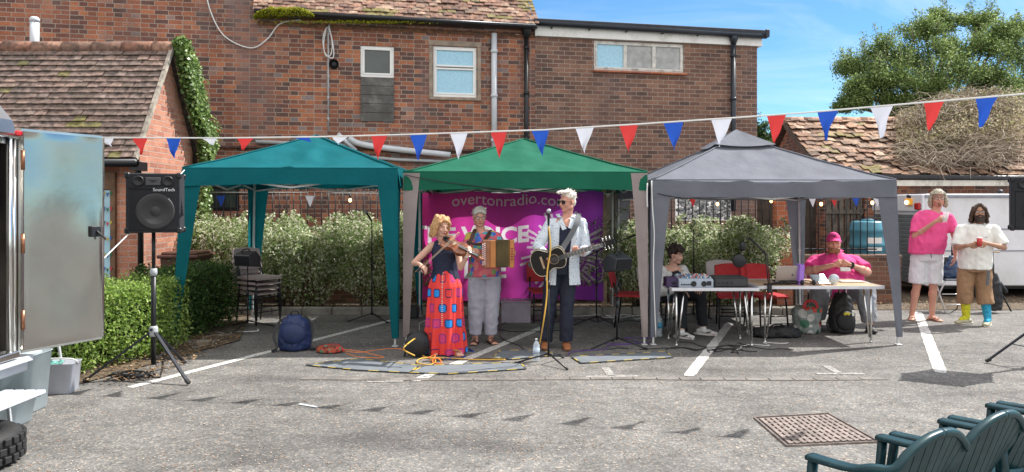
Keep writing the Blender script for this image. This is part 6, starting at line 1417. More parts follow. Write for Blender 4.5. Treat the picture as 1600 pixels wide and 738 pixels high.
def spstand(label, loc, ang, top, hub=.44, spread=.58, grp='tripod speaker stands', low=.4):
    t = thing('speaker_stand', label, 'speaker stand', loc, 0, grp)
    b = MB(); b.tube([(0,0,.12),(0,0,1.02)], .024, 14); b.tube([(0,0,.98),(0,0,top)], .017, 12); b.build('pole', M['blackm'], t)
    b = MB(); b.lathe((0,0,hub), [(.035,-.05),(.04,-.03),(.04,.03),(.03,.05)], 16); b.lathe((0,0,1.0), [(.03,-.03),(.034,0),(.03,.04)], 14); b.build('collar', M['grey'], t)
    for k in range(3):
        a = ang+k*2*PI/3; d = V((math.cos(a),math.sin(a),0)); b = MB()
        b.bar(d*.03+V((0,0,hub-.01)), d*spread+V((0,0,.02)), .034, .018, bev=.003); b.bar(d*.02+V((0,0,.17)), d*(spread*.52)+V((0,0,.21)), .02,.008)
        lg = b.build('leg', mat('stand_black', (.02,.022,.03), .4, .3), t); b = MB(); b.bar(d*(spread-.04)+V((0,0,.045)), d*(spread+.01)+V((0,0,.018)), .042,.03, bev=.008); b.build('rubber_foot', M['rubber'], lg)
    b = MB(); b.bar((.0,-.035,hub+.02),(.0,-.06,hub+.02),.02,.02); b.build('knob', M['black'], t)
    return t
c_ = V(((240-800)/F*7.35, 7.35, 0))
spstand('black tripod speaker stand beside the clipped hedge, holding the lettered loudspeaker', c_, R(205), 1.42)
speaker('black loudspeaker with white lettering in front of the outhouse gable', c_+V((-.0,.05,1.385)), R(17), text='SoundTech')
c_ = V((5.42,7.85,0)); spstand('tripod speaker stand at the right edge of the yard', c_, R(163), 1.42, spread=.5)
speaker('dark loudspeaker cut off by the right edge of the picture', c_+V((0,.05,1.39)), R(-30), w=.5, h=.54)
# cable bundle beside the left stand
def coil(name, label, c, r, n, m, rad=.006, seed=0, tail=None, cat='cable', grp=None, flat=.35):
    rn = random.Random(seed); pts = []; c = V(c)
    for k in range(n*10):
        a = 2*PI*k/10; rr = r*(1+.22*math.sin(a*.37+seed)+rn.uniform(-.1,.1)); pts.append(c+V((math.cos(a)*rr*1.3+.04*math.sin(a*.2), math.sin(a)*rr*.7, rad+.004+abs(math.sin(k*.7+seed))*r*flat)))
    if tail: pts += [V(p) for p in tail]
    b = MB(); b.tube(spline(pts,2), rad, 5); return solo(b, name, m, label, cat, grp)
coil('cable_coil', 'tangled black cable coil at the foot of the left speaker tripod', G(205,592), .13, 7, M['cord'], .006, 1, [G(232,585,.01), G(250,590,.01), G(256,560,.02), G(250,548,.05)])
# ---- bunting
bn = [(150,215),(340,216),(500,214),(650,210),(850,203),(1000,194),(1150,184),(1250,177),(1400,164),(1600,147)]
def by(px): 
    for (a,b_),(c,d) in zip(bn, bn[1:]):
        if a <= px <= c: return b_+(d-b_)*(px-a)/(c-a)
    return bn[-1][1]
def bY(px): return 7.85-(px-150)/1450*1.7 if px <= 1600 else 6.15
t = thing('bunting', 'string of red, white and blue pennants across the front of the gazebos', 'bunting', P(850,203,bY(850)))
b = MB(); b.tube([P(px,by(px),bY(px)) for px in range(150,1601,25)]+[P(1700,138,6.1)], (.002,.008), 6, ref=(0,1,0)); b.build('tape', M['cord_w'], t, True)
fm = {'r': mat('red_pennant', (.62,.05,.05), .7, var=.04, transl=.3), 'w': mat('white_pennant', (.68,.70,.78), .7, var=.04, transl=.3), 'b': mat('blue_pennant', (.02,.09,.48), .7, var=.04, transl=.3)}
for (x0,x1,tx_,ty,c) in [(153,178,155,226,'w'),(206,231,208,240,'r'),(259,283,260,245,'b'),(314,340,318,224,'w'),(370,397,368,232,'r'),(455,483,478,220,'b'),(518,545,520,223,'w'),(580,605,586,248,'r'),(640,668,652,250,'b'),(703,731,716,248,'w'),(766,792,781,247,'r'),(830,858,848,243,'b'),(899,928,915,238,'w'),(967,997,985,238,'r'),(1036,1068,1057,234,'b'),(1111,1144,1130,228,'w'),(1198,1229,1217,222,'r'),(1277,1310,1297,218,'b'),(1360,1396,1379,215,'w'),(1443,1476,1465,202,'r'),(1524,1560,1545,197,'b')]:
    A_, B_ = P(x0,by(x0),bY(x0)), P(x1,by(x1),bY(x1)); Ym = bY((x0+x1)/2); T_ = P(tx_,ty,Ym); ln = .255; hh = A_.z-T_.z; T_.y += math.sqrt(max(0,ln*ln-hh*hh))*.8+rn.uniform(.0,.03)
    b = MB(); 
    def fn(u,v): 
        top = A_.lerp(B_,u); q = top.lerp(T_, v); q.y += .03*math.sin(u*4+v*5+x0)*v; q.x += .006*math.sin(v*6+x0)*v; return q
    b.grid(fn, 6, 8); b.build('pennant', fm[c], t, True)
# small buntings behind, and festoon bulbs
t = thing('bunting', 'small row of pennants hanging on the railings under the gazebos', 'bunting', V((2,12.8,1.9)))
b = MB(); b.tube([V((-5.5,12.82,1.86)), V((-2,12.82,1.84)), V((2,12.82,1.86)), V((4.2,12.82,1.9)), V((6.2,12.82,1.88))], .005, 5); b.build('tape', M['cord_w'], t, True)
for px,c in ((345,'b'),(484,'w'),(978,'r'),(1082,'r'),(1269,'w'),(1303,'r'),(1337,'b'),(1370,'w')):
    q = P(px, 310, 12.8); b = MB(); b.prism([q+V((-.075,0,.04)), q+V((.075,0,.04)), q+V((.01,-.01,-.15))], (0,.002,0)); b.build('pennant', fm[c], t, True)
t = thing('festoon_lights', 'string of small warm lit bulbs along the railings', 'string lights', V((2,12.7,1.8)))
b = MB(); b.tube([V((-5.5,12.74,1.8)), V((-2.7,12.74,1.86)), V((0,12.74,1.8)), V((3,12.74,1.87)), V((6.2,12.74,1.82))], .006, 5); b.build('wire', M['cord'], t, True)
for px,py in ((547,313),(960,315),(1042,315),(1121,319),(1205,314),(1283,319),(1363,317)):
    q = P(px,py,12.7); b = MB(); b.tube([q+V((0,0,.03)), q+V((0,0,.1))], .016, 8); s_ = b.build('socket', M['black'], t, True); b = MB(); b.ball(q, (.026,.026,.035)); b.build('bulb', mat('warm_bulb', (1,.8,.5), .3, emit=(1,.62,.25), es=2.6), s_, True)
# ---- banner
BX0, BX1, BZ0, BZ1, BY = -1.43, 1.40, .19, 1.87, 11.80
def bwarp(co, off=0):
    x, z = co.x, co.z; u = (x-BX0)/(BX1-BX0); v = (BZ1-z)/(BZ1-BZ0)
    y = .05*math.sin(u*15+v*2.2)*(1-.5*v)+.035*math.sin(u*31-v*4)*(.3+.5*v)+.05*math.sin(v*5+u*3)+.04*math.exp(-((u-.45)**2)/.05)*math.sin(v*8)+.025*mnoise.noise(V((x*3,z*3,1)))
    dz = -.05*(1-v)*abs(math.sin(u*PI*3.2))-.02*math.sin(u*7)*v
    return V((x, BY-y*.75+(co.y-BY) , z+dz))
t = thing('banner', 'pink to purple fabric banner with white lettering hung behind the musicians', 'banner', V((0,BY,0)))
def text_tris(s_, loc, size, bold=0):
    cu = bpy.data.curves.new('t', 'FONT'); cu.body = s_; cu.size = size; cu.align_x = 'CENTER'; cu.offset = bold; cu.resolution_u = 3
    o = bpy.data.objects.new('t', cu); C.objects.link(o); dg = bpy.context.evaluated_depsgraph_get(); dg.update()
    me = bpy.data.meshes.new_from_object(o.evaluated_get(dg)); bpy.data.objects.remove(o); me.calc_loop_triangles()
    co = np.array([v.co[:2] for v in me.vertices])+np.array(loc); r = [co[list(q.vertices)] for q in me.loop_triangles]; bpy.data.meshes.remove(me); return r
NU, NV = 640, 380
img = np.zeros((NV+1, NU+1)); gx = np.linspace(BX0, BX1, NU+1); gz = np.linspace(BZ0, BZ1, NV+1)
def paint(tris, val):
    for q in tris:
        i0, i1 = np.searchsorted(gx, [q[:,0].min()-.001, q[:,0].max()+.001]); j0, j1 = np.searchsorted(gz, [q[:,1].min()-.001, q[:,1].max()+.001])
        if i1 <= i0 or j1 <= j0: continue
        X, Z = np.meshgrid(gx[i0:i1], gz[j0:j1]); (ax_,az),(bx,bz),(cx,cz) = q; d = (bx-ax_)*(cz-az)-(cx-ax_)*(bz-az)
        if abs(d) < 1e-12: continue
        u = ((X-ax_)*(cz-az)-(cx-ax_)*(Z-az))/d; v = ((bx-ax_)*(Z-az)-(X-ax_)*(bz-az))/d
        m_ = (u >= -.001)&(v >= -.001)&(u+v <= 1.001); img[j0:j1, i0:i1][m_] = val
def bxz(px, py): return ((px-800)/F*BY, H+(HZ-py)/F*BY)
for k in range(44):
    a = 2*PI*k/44; cc = np.array(bxz(880,395)); r0 = .38; r1 = (.52,.65,.56,.69,.50)[(k*7)%5]; dn = np.array([math.cos(a),math.sin(a)]); sn = np.array([-dn[1],dn[0]])*.018
    q = [cc+dn*r0-sn, cc+dn*r0+sn, cc+dn*r1+sn, cc+dn*r1-sn]; paint([np.array(q[:3]), np.array([q[0],q[2],q[3]])], .8)
    if k%4: q = [cc+dn*.28-sn*.9, cc+dn*.28+sn*.9, cc+dn*.34+sn*.9, cc+dn*.34-sn*.9]; paint([np.array(q[:3]), np.array([q[0],q[2],q[3]])], .7)
paint(text_tris('overtonradio.com', bxz(797,318), .245), .8)
paint(text_tris('THE VOICE', bxz(736,377), .355, .012), 1); paint(text_tris('LIVE', bxz(757,433), .36, .012), 1)
b = MB(); b.c = (1,1,1); vs = []; cols_ = []
stops = [np.array(c) for c in ((.90,.055,.40),(.66,.06,.44),(.38,.07,.70))]
for j in range(NV+1):
    for i in range(NU+1):
        x, z = gx[i], gz[j]; vs.append(bwarp(V((x, BY, z)))); u = i/NU*2; k = min(int(u),1); c = stops[k]*(1-(u-k))+stops[k+1]*(u-k); m_ = img[j,i]; cols_.append(tuple(c*(1-m_)+np.array((.88,.84,.9))*m_))
b.add(vs, [(j*(NU+1)+i, j*(NU+1)+i+1, (j+1)*(NU+1)+i+1, (j+1)*(NU+1)+i) for j in range(NV) for i in range(NU)], 0, True); b.col = cols_
b.build('cloth', mat('banner_print', (1,1,1), .55, attr=True, var=.04, transl=.6), t, True)
b = MB(); b.tube([P(656,302,11.83),P(800,297,11.8),P(944,303,11.83)], .004, 5); b.build('cord', M['cord_w'], t, True)
for px, nm in ((656,'left'),(944,'right')):
    b = MB(); x = (px-800)/F*11.88; b.box((x,11.88,.98),(.075,.05,1.96), bev=.004); solo(b, 'banner_post', M['palewood'], 'pale wooden post at the %s end of the purple banner' % nm, 'post', 'wooden posts holding the banner')
# ---- tables
def table(label, x0, x1, y0, y1, z, topm, edge, legs):
    t = thing('folding_table', label, 'table', ((x0+x1)/2,(y0+y1)/2,0), 0, 'folding tables under the grey gazebo')
    b = MB(); b.box(((x0+x1)/2,(y0+y1)/2,z-.012),(x1-x0,y1-y0,.024), bev=.004); b.build('tabletop', topm, t, True)
    b = MB(); zz = z-.014
    for s_ in ((x0,y0,x1,y0),(x1,y0,x1,y1),(x1,y1,x0,y1),(x0,y1,x0,y0)): b.bar((s_[0],s_[1],zz),(s_[2],s_[3],zz), .01,.036)
    b.build('edging', edge, t, True)
    for x, y in legs:
        b = MB(); s_ = 1 if x < (x0+x1)/2 else -1
        b.tube([(x,y,z-.03),(x,y,.012)], .013, 10); b.tube([(x+s_*.09,y,z-.03),(x+.02*s_,y,.06)], .011, 8); b.lathe((x,y,0),[(.018,0),(.018,.02)],10); b.build('leg', M['chrome'], t, True)
    return t
dk = mat('dark_laminate', (.09,.07,.08), .35, var=.1); we = mat('white_edging', (.62,.63,.68), .4); bl_ = mat('beech_laminate', (.50,.33,.20), .7, var=.1, vs=3)
table('dark-topped folding table carrying the mixer and black box', 1.86, 2.87, 8.92, 9.48, .68, dk, we, [(1.92,8.97),(2.80,8.97),(1.92,9.43),(2.80,9.43)])
table('beech-topped folding table with the laptops in front of the pink-capped man', 2.93, 4.42, 9.12, 10.0, .68, bl_, we, [(3.03,9.2),(4.30,9.2),(3.03,9.9),(4.30,9.9)])
# mixer
def mixer():
    x = (1086-800)/F*9.05; t = thing('mixer', 'pale blue-grey audio mixer with rows of knobs on the dark table', 'mixing desk', (x,9.12,.68))
    b = MB(); b.prism([(-.20,-.13,0),(-.20,.15,0),(-.20,.15,.13),(-.20,-.10,.10),(-.20,-.13,.085)],(.40,0,0)); b.build('casing', mat('mixer_grey', (.36,.42,.50), .45, var=.05), t)
    b = MB()
    for i in range(14):
        for j in range(6): b.c = random.choice([(.7,.7,.7),(.1,.1,.12),(.6,.15,.1),(.1,.3,.5)]); b.lathe((-.175+.027*i, -.085+.036*j, .104+.0045*j), [(.007,0),(.007,.016),(.005,.018)], 8)
    b.build('knob', mat('knobs', (1,1,1), .5, attr=True, var=0), t)
    b = MB(); Mx = euler(R(90),0,0)
    for x_ in (-.03,.09): b.lathe((x_,-.128,.045), [(.03,0),(.032,.01),(.018,.012),(.001,.004)], 20, M=Mx)
    for k in range(5): b.lathe((-.17+.025*k,-.128,.035), [(.009,0),(.009,.008),(.002,.009)], 10, M=Mx)
    b.box((.15,-.132,.05),(.05,.01,.05)); b.build('sockets', M['black'], t)
mixer()
x = (1138-800)/F*9.1; t = thing('amplifier_box', 'flat black equipment box beside the mixer', 'equipment case', (x+.0,9.15,.68))
b = MB(); b.box((0,0,.06),(.40,.32,.12), bev=.008); b.build('case', M['black'], t); b = MB(); b.box((0,-.163,.06),(.36,.008,.08)); [b.lathe((-.14+.05*k,-.168,.06),[(.012,0),(.011,.015),(.001,.016)],10,M=euler(R(90),0,0)) for k in range(4)]; b.build('front_panel', mat('dark_panel', (.04,.04,.045), .4), t)
x = (1049-800)/F*9.1; t = thing('power_unit', 'small dark purple box at the left end of the mixer table', 'equipment case', (x,9.15,.68)); b = MB(); b.box((0,0,.055),(.14,.18,.11), bev=.008); b.build('case', mat('purple_plastic', (.05,.03,.09), .5), t); b = MB(); b.lathe((.02,-.092,.05),[(.02,0),(.02,.01),(.001,.011)],12,M=euler(R(90),0,0)); b.build('socket', M['black'], t)
# laptops
t = thing('laptop', 'silver laptop seen from behind on the beech table', 'laptop', ((1232-800)/F*9.35, 9.35, .68))
b = MB(); b.box((0,.10,.010),(.33,.22,.016), bev=.004); b.build('base', M['steel'], t)
al = mat('laptop_alu', (.52,.46,.42), .35, .6, var=.03); b = MB(); b.box((0,-.035,.12),(.33,.008,.225), euler(R(14),0,0), bev=.003); ld = b.build('screen_lid', al, t)
b = MB(); b.ball((.035,-.0415,.118), (.013,.002,.014), euler(R(14),0,0)); b.ball((.039,-.0395,.136),(.004,.002,.004)); b.build('logo', mat('logo_grey', (.12,.11,.11), .3), ld)
t = thing('folder', 'upright lilac folder beside the silver laptop', 'folder', ((1250-800)/F*9.3, 9.3, .68)); b = MB(); b.box((0,0,.125),(.06,.1,.25), euler(.12,0,.1), bev=.004); b.build('cover', mat('lilac_card', (.38,.2,.72), .6), t)
b = MB(); b.box((0,.01,.127),(.048,.102,.242), euler(.12,0,.1)); b.build('pages', M['white'], t)
t = thing('tablet', 'small tilted silver tablet with glossy screen near the glass ball', 'tablet', ((1281-800)/F*9.4, 9.4, .68), R(14)); b = MB(); b.box((0,.03,.065),(.21,.012,.13), euler(R(-48),0,0), bev=.003); b.build('case', M['steel'], t); b = MB(); b.box((0,.0225,.0705),(.185,.003,.105), euler(R(-48),0,0)); b.build('screen', mat('screen_glare', (.42,.47,.5), .1, var=.3, vs=8), t); b = MB(); b.box((0,0,.01),(.2,.14,.014), bev=.004); b.build('stand', al, t)
t = thing('glass_ball', 'clear glass ball standing on the beech table', 'glass ball', ((1303-800)/F*9.3, 9.3, .68)); b = MB(); b.ball((0,0,.068), .062, None, 24, 16); b.build('globe', mat('globe_glass', (.55,.65,.7), .04, var=.2, vs=20, alpha=.7, spec=1), t); b = MB(); b.lathe((0,0,0),[(.035,0),(.03,.012),(.02,.016)],16); b.build('foot', M['chrome'], t)
t = thing('keyboard', 'slim silver keyboard lying at the right of the beech table', 'keyboard', ((1330-800)/F*9.6, 9.6, .68)); b = MB(); b.box((0,0,.009),(.30,.11,.012), bev=.003); b.build('base', M['steel'], t); b = MB(); [b.box((-.135+.0225*i,-.036+.024*j,.017),(.018,.019,.004)) for i in range(13) for j in range(4)]; b.build('keys', M['white'], t)
rn = random.Random(2); b = MB()
for k in range(5): 
    q = V((3.02+.0*k,9.3,.69)); b.tube(spline([V((3.0+rn.uniform(0,.5),9.22+rn.uniform(0,.15),.688+.01*k)) for _ in range(6)],5), .005, 5)
solo(b, 'cable_tangle', M['cord'], 'tangle of thin black cables on the beech table by the laptop', 'cable')
t = thing('headphones', 'black headphones lying by the lilac folder', 'headphones', ((1262-800)/F*9.25, 9.25, .68)); b = MB(); b.tube(spline([(-.07,0,.03),(-.06,.06,.04),(0,.09,.045),(.06,.06,.04),(.07,0,.03)],4), .007, 6); b.build('band', M['black'], t)
for s_ in (-1,1): b = MB(); b.ball((s_*.07,-.01,.032),(.02,.035,.032)); b.build('ear_cup', M['black'], t)
# boom arm microphone
t = thing('boom_microphone', 'black desk boom arm with microphone and round pop shield clamped to the beech table', 'microphone', V(((1201-800)/F*9.13, 9.13, .60)))
q0, q1, q2 = P(1201,447,9.12), P(1196,397,9.15), P(1171,373,9.2)
b = MB(); b.box(q0+V((0,-.03,-.03)),(.045,.05,.1), bev=.006); b.build('clamp', M['black'], t, True)
b = MB(); b.tube([q0,q1],.008,8); b.tube([q0+V((.02,0,0)),q1+V((.02,0,0))],.005,6); b.tube([q1,q2],.008,8); b.tube([q1+V((0,0,.02)),q2+V((0,0,.02))],.005,6); b.ball(q1,.016); b.ball(q2,.014); b.build('arm', M['blackm'], t, True)
b = MB(); m0 = P(1160,386,9.2); b.tube([q2,P(1163,374,9.2),m0+V((0,0,.04))],.006,6); b.lathe(m0,[(.02,-.05),(.034,-.04),(.036,.03),(.03,.055),(.01,.065)],16); b.build('microphone', M['black'], t, True)
b = MB(); m1 = P(1155,408,9.1); b.lathe(m1,[(.075,-.004),(.08,0),(.075,.004),(.001,.002)],28,M=euler(R(90),0,R(-20))); b.tube([m1,m0],.004,5); b.build('pop_shield', M['blackm'], t, True)
# ---- chairs
def frame_chair(label, loc, rz, seatm, backm, grp, legm=None, sz=.45, bh=.80, cat='chair'):
    legm = legm or M['blackm']; t = thing('chair', label, cat, loc, rz, grp)
    b = MB(); b.grid(lambda u,v: V((-.21+.42*u, -.21+.42*v, sz-.015*math.sin(PI*u)*math.sin(PI*v)-.03*max(0,.15-v)*4)), 10, 10); b.grid(lambda u,v: V((.21-.42*u, -.21+.42*v, sz-.03-.012*math.sin(PI*u))), 10, 10)
    for s in (-1,1): b.bar((s*.205,-.2,sz-.018),(s*.205,.2,sz-.018),.02,.034)
    b.bar((-.205,-.205,sz-.03),(.205,-.205,sz-.03),.034,.02); b.bar((-.205,.205,sz-.018),(.205,.205,sz-.018),.03,.02); b.build('seat', seatm, t)
    b = MB()
    def bk(u,v,o=0): return V((-.21+.42*u, .235+.06*v-.035*math.sin(PI*u)*-1+o, bh-.26+.26*v+.025*math.sin(PI*u)*v))
    b.grid(lambda u,v: bk(u,v), 12, 6); b.grid(lambda u,v: bk(1-u,v,.018), 12, 6)
    ed = [bk(k/12,0,.009) for k in range(13)]+[bk(1,v/6,.009) for v in range(7)]+[bk(1-k/12,1,.009) for k in range(13)]+[bk(0,1-v/6,.009) for v in range(7)]; b.tube(ed, .012, 6); b.build('backrest', backm, t)
    for s in (-1,1):
        b = MB(); b.tube([(s*.19,-.17,sz-.02),(s*.2,-.22,0)], .012, 8); b.build('leg', legm, t)
        b = MB(); b.tube([(s*.2,.22,0),(s*.19,.17,sz-.02),(s*.18,.24,bh-.2)], .012, 8); b.build('leg', legm, t)
    b = MB(); b.tube([(-.2,-.19,.17),(.2,-.19,.17)],.009,6); b.tube([(-.19,.19,.17),(.19,.19,.17)],.009,6); b.build('stretcher', legm, t)
    return t
gp_ = mat('stack_chair_grey', (.36,.30,.29), .45, var=.06)
c0 = V(((402-800)/F*10.7, 10.75, 0)); first = frame_chair('grey plastic chair, lowest of the stack of four under the teal gazebo', c0, R(55), gp_, gp_, 'stack of grey chairs under the teal gazebo')
for k, nm in ((1,'second from bottom'),(2,'third from bottom'),(3,'topmost')): dup(first, c0+V((.012*k,-.02*k,.07*k)), R(55), 'grey plastic chair, %s in the stack of four by the shrubs' % nm)
rs = M['red']; rc = frame_chair('red padded chair in shade between the small monitor and the seated lad, facing right', ((1.64),10.45,0), R(75), rs, rs, 'red padded chairs under the gazebos')
dup(rc, (2.98,10.35,0), R(-10), 'red padded chair behind the black box on the mixer table')
dup(rc, (3.42,10.35,0), R(12), 'red padded chair behind the boom microphone, nearest the silver laptop')
dup(rc, (.47,10.95,0), R(8), 'red padded chair hidden behind the guitarist, in front of the banner')
wc = frame_chair('pale grey plastic chair behind the mixer table, further back than the red chairs', (3.1,11.05,0), R(5), mat('pale_chair', (.52,.48,.45), .4), mat('pale_chair', (.52,.48,.45)), 'grey chairs in use by the tables')
dup(wc, (4.36,10.62,0), R(0), 'pale grey plastic chair the pink-capped man sits on')
dup(first, (2.0,10.12,-.0), R(28), 'dark chair the seated lad sits on', 'grey chairs in use by the tables')
# ---- stands
def tripod_stand(label, loc, h, ang, spread=.3, boom=None, mic=True, grp='microphone stands', cat='microphone stand', name='microphone_stand', mdir=(0,-.3,.95)):
    t = thing(name, label, cat, loc, 0, grp); b = MB(); b.tube([(0,0,.08),(0,0,h*.6)], .011, 8); b.tube([(0,0,h*.55),(0,0,h)], .008, 8); b.lathe((0,0,h*.57),[(.016,-.04),(.018,0),(.014,.04)],10); b.build('pole', M['blackm'], t)
    for k in range(3):
        a = ang+k*2*PI/3; b = MB(); b.tube([(0,0,.11),(math.cos(a)*spread,math.sin(a)*spread,.012)], .009, 6); b.ball((math.cos(a)*spread,math.sin(a)*spread,.014),.014,None,8,6); b.build('leg', M['blackm'], t)
    tip = V((0,0,h))
    if boom:
        e = V(boom); b = MB(); b.tube([tip-(e-tip)*.3, tip, e], .007, 6); b.ball(tip,.018); b.build('boom', M['blackm'], t); tip = e
    if mic:
        d = V(mdir).normalized(); b = MB(); b.caps(tip, tip+d*.13, .011, .016, 10); mc = b.build('microphone', M['blackm'], t); b = MB(); b.ball(tip+d*.15, .026); b.build('mic_head', mat('mic_mesh', (.45,.47,.5), .35, .8), mc)
    return t
c_ = V(((857-800)/F*7.95, 7.95, 0)); tripod_stand('upright microphone stand with yellow cable directly in front of the singer', c_, 1.44, R(-60), .34)
b = MB(); b.tube(spline([c_+V((.0,-.02,1.42)), c_+V((.02,-.025,1.2)), c_+V((-.015,-.02,.95)), c_+V((-.02,-.03,.7)), c_+V((-.06,-.03,.4)), G(838,545,.05)+V((.02,0,0)), G(832,552), G(820,560)],6), .007, 6); solo(b, 'microphone_cable', M['cord_y'], 'yellow cable hanging down the singer\'s microphone stand', 'cable')
c_ = V(((581-800)/F*10.9, 10.9, 0)); tripod_stand('lone thin microphone stand in front of the shrubs under the teal gazebo', c_, 1.42, R(200), .33, mdir=(-.5,-.2,.8))
c_ = V(((932-800)/F*10.6, 10.6, 0)); tripod_stand('boom stand standing behind the guitarist near the right banner post', c_, 1.0, R(-40), .33, boom=(.42,-.1,1.2), mdir=(.9,0,.3))
c_ = V(((1084-800)/F*10.9, 10.9, 0)); tripod_stand('tall dark stand between the seated lad and the shrubs', c_, 1.3, R(30), .33, mic=False)
b = MB(); b.tube([c_+V((.02,-.01,1.2)), c_+V((.02,-.01,.9)), c_+V((.03,-.01,.3))],.014,6)
def monitor(label, px, py, Y, rz, ang):
    x = (px-800)/F*Y; h = H+(HZ-py)/F*Y; tripod_stand(label[0], (x,Y,0), h-.1, ang, .36, mic=False, grp='stands of the small monitor speakers', cat='speaker stand', name='monitor_stand')
    t = thing('monitor_speaker', label[1], 'loudspeaker', (x,Y,h-.11), rz, 'small monitor speakers')
    b = MB(); b.prism([(-.13,-.10,.03),(-.13,.08,0),(-.13,.12,.12),(-.13,.02,.22),(-.13,-.13,.17)],(.26,0,0)); cb = b.build('cabinet', mat('monitor_black', (.035,.038,.045), .4), t)
    bm_ = cb.modifiers.new('b','BEVEL'); bm_.width = .012; bm_.segments = 2
    b = MB(); b.prism([(-.11,-.107,.045),(-.11,-.134,.155),(.11,-.134,.155),(.11,-.107,.045)],(0,-.004,-.001)); b.build('grille', mat('grille_mesh', (.012,.013,.017)), t)
    b = MB(); b.tube(spline([(-.05,-.06,.2),(-.04,-.04,.235),(.04,-.03,.245),(.05,-.03,.215)],4),.01,6); b.build('handle', M['black'], t)
monitor(('stand under the small monitor speaker left of the mixer table','small tilted black monitor speaker left of the mixer table'), 964, 411, 8.9, R(35), R(-30))
monitor(('stand under the small monitor speaker by the grey chair stack','small tilted black monitor speaker in front of the grey chair stack'), 387, 405, 10.2, R(-20), R(20))
# ---- bags, bottles, crates
def lumpy(label, name, cat, loc, size, m, straps=None, seed=0, rz=0, soft=.018, top=.75):
    t = thing(name, label, cat, loc, rz); b = MB(); w_, d_, h_ = size
    b.tube([(0,0,.012),(0,0,h_*.12),(0,0,h_*.5),(.0,.01,h_*.85),(0,.015,h_)], [(w_*.46,d_*.46),(w_*.5,d_*.5),(w_*.5,d_*.48),(w_*.5*top,d_*.5*top),(w_*.26*top,d_*.26*top)], 24, ref=(1,0,0))
    o = remesh(b, 'body', m, t, .012, 5, fold=cloth_fold(soft,9,9,seed)); return t
bkp = lumpy('dark blue backpack lying open by the first parking line', 'backpack', 'backpack', G(457,550)+V((0,.1,0)), (.36,.26,.40), mat('blue_nylon', (.015,.03,.10), .5, var=.15, bump=.2, bs=80), seed=1, rz=R(10))
b = MB(); strap(b, [(.10,.03,.38),(.17,.04,.30),(.19,.02,.15),(.16,-.04,.03),(.24,-.1,.02)], .03,.008,(0,-1,.2)); strap(b, [(-.10,.04,.36),(-.19,.04,.30),(-.23,-.0,.16),(-.19,-.05,.04),(-.24,-.12,.015)], .03,.008,(0,-1,.2)); b.tube(spline([(-.05,0,.39),(-.03,-.01,.44),(.03,-.01,.44),(.05,0,.39)],4),.008,6); b.build('strap', M['black'], bkp)
b = MB(); b.ball((0,-.11,.2),(.14,.05,.12)); remesh(b,'front_pocket', MATS['blue_nylon'], bkp, .012, 3)
t = lumpy('small orange and brown cloth bag lying flat by the backpack', 'pouch', 'bag', G(515,551), (.3,.2,.07), dots('ethnic_cloth', (.35,.07,.03), [(.12,.03,.02),(.5,.25,.08),(.1,.2,.12),(.45,.06,.04)], 25, .6), seed=3, soft=.008, top=.9)
b = MB(); strap(b, [(-.14,0,.06),(-.05,-.05,.09),(.08,.02,.085),(.17,-.04,.02)], .03,.004,(0,0,1)); b.build('strap', M['red'], t)
t = thing('cable_reel', 'black cable reel with yellow lead beside the violinist\'s skirt', 'cable reel', G(652,558)+V((0,.02,0)))
b = MB(); Mx = euler(R(90),0,R(20)); b.lathe((0,.09,.14),[(.13,0),(.135,.01),(.13,.02),(.02,.02)],28,M=Mx); b.lathe((0,-.06,.14),[(.02,0),(.13,0),(.135,.01),(.13,.02),(.02,.02)],28,M=Mx); b.lathe((0,.08,.14),[(.07,0),(.07,.14)],20,M=Mx); b.build('drum', M['black'], t)
b = MB(); [b.tube([(.09*math.cos(a)+.02*math.sin(k),-.045+.02*k,.14+.09*math.sin(a)) for a in [2*PI*j/20 for j in range(21)]],.008,6) for k in range(6)]; b.build('wound_cable', M['cord'], t)
b = MB(); b.bar((-.14,0,.0),(-.1,0,.24),.02,.02); b.bar((.14,0,0),(.1,0,.24),.02,.02); b.bar((-.1,0,.24),(.1,0,.24),.022,.022); b.build('frame', M['blackm'], t)
b = MB(); b.tube(spline([G(648,556,.1), G(632,555,.12)+V((0,0,.05)), G(634,540,.22), G(652,528,.20), G(648,545,.1), G(660,556,.02), G(680,563,.012), G(672,570,.012), G(652,567,.012), G(660,560,.01), G(700,560,.01), G(740,562,.01), G(790,562,.01)],6), .007, 6); solo(b, 'extension_lead', M['cord_y'], 'yellow extension lead looping out of the black cable reel', 'cable')
b = MB(); b.tube(spline([G(538,549), G(560,551), G(590,547), G(620,545), G(640,552)],6), .006, 6); b.tube(spline([G(540,552), G(560,558), G(600,559), G(560,549), G(530,546)],6), .006, 6); solo(b, 'orange_lead', M['cord_o'], 'orange lead running from the cloth bag to the green gazebo leg', 'cable')
b = MB(); b.tube(spline([G(668,560,.02), G(680,555,.05), G(676,566,.02), G(690,568,.02), G(684,560,.05), G(672,564,.02)],6), .007, 6); solo(b, 'orange_lead', M['cord_o'], 'short orange lead bunched at the hem of the red skirt', 'cable')
def bottle(label, loc, h, r, lab, seed=0):
    t = thing('water_bottle', label, 'bottle', loc, 0, 'plastic water bottles'); b = MB(); b.lathe((0,0,0),[(r*.85,0),(r,.012),(r*.93,h*.15),(r,h*.3),(r*.95,h*.5),(r,h*.7),(r*.6,h*.85),(r*.32,h*.9),(r*.3,h*.96)],20); b.build('body', mat('clear_plastic', (.62,.70,.76), .1, var=.2, vs=30, alpha=.5, spec=1), t)
    b = MB(); b.lathe((0,0,h*.36),[(r*1.01,0),(r*1.01,h*.24)],20); b.build('label_wrap', lab, t); b = MB(); b.lathe((0,0,h*.95),[(r*.36,0),(r*.36,h*.05),(r*.3,h*.055)],14); b.build('cap', M['white'], t)
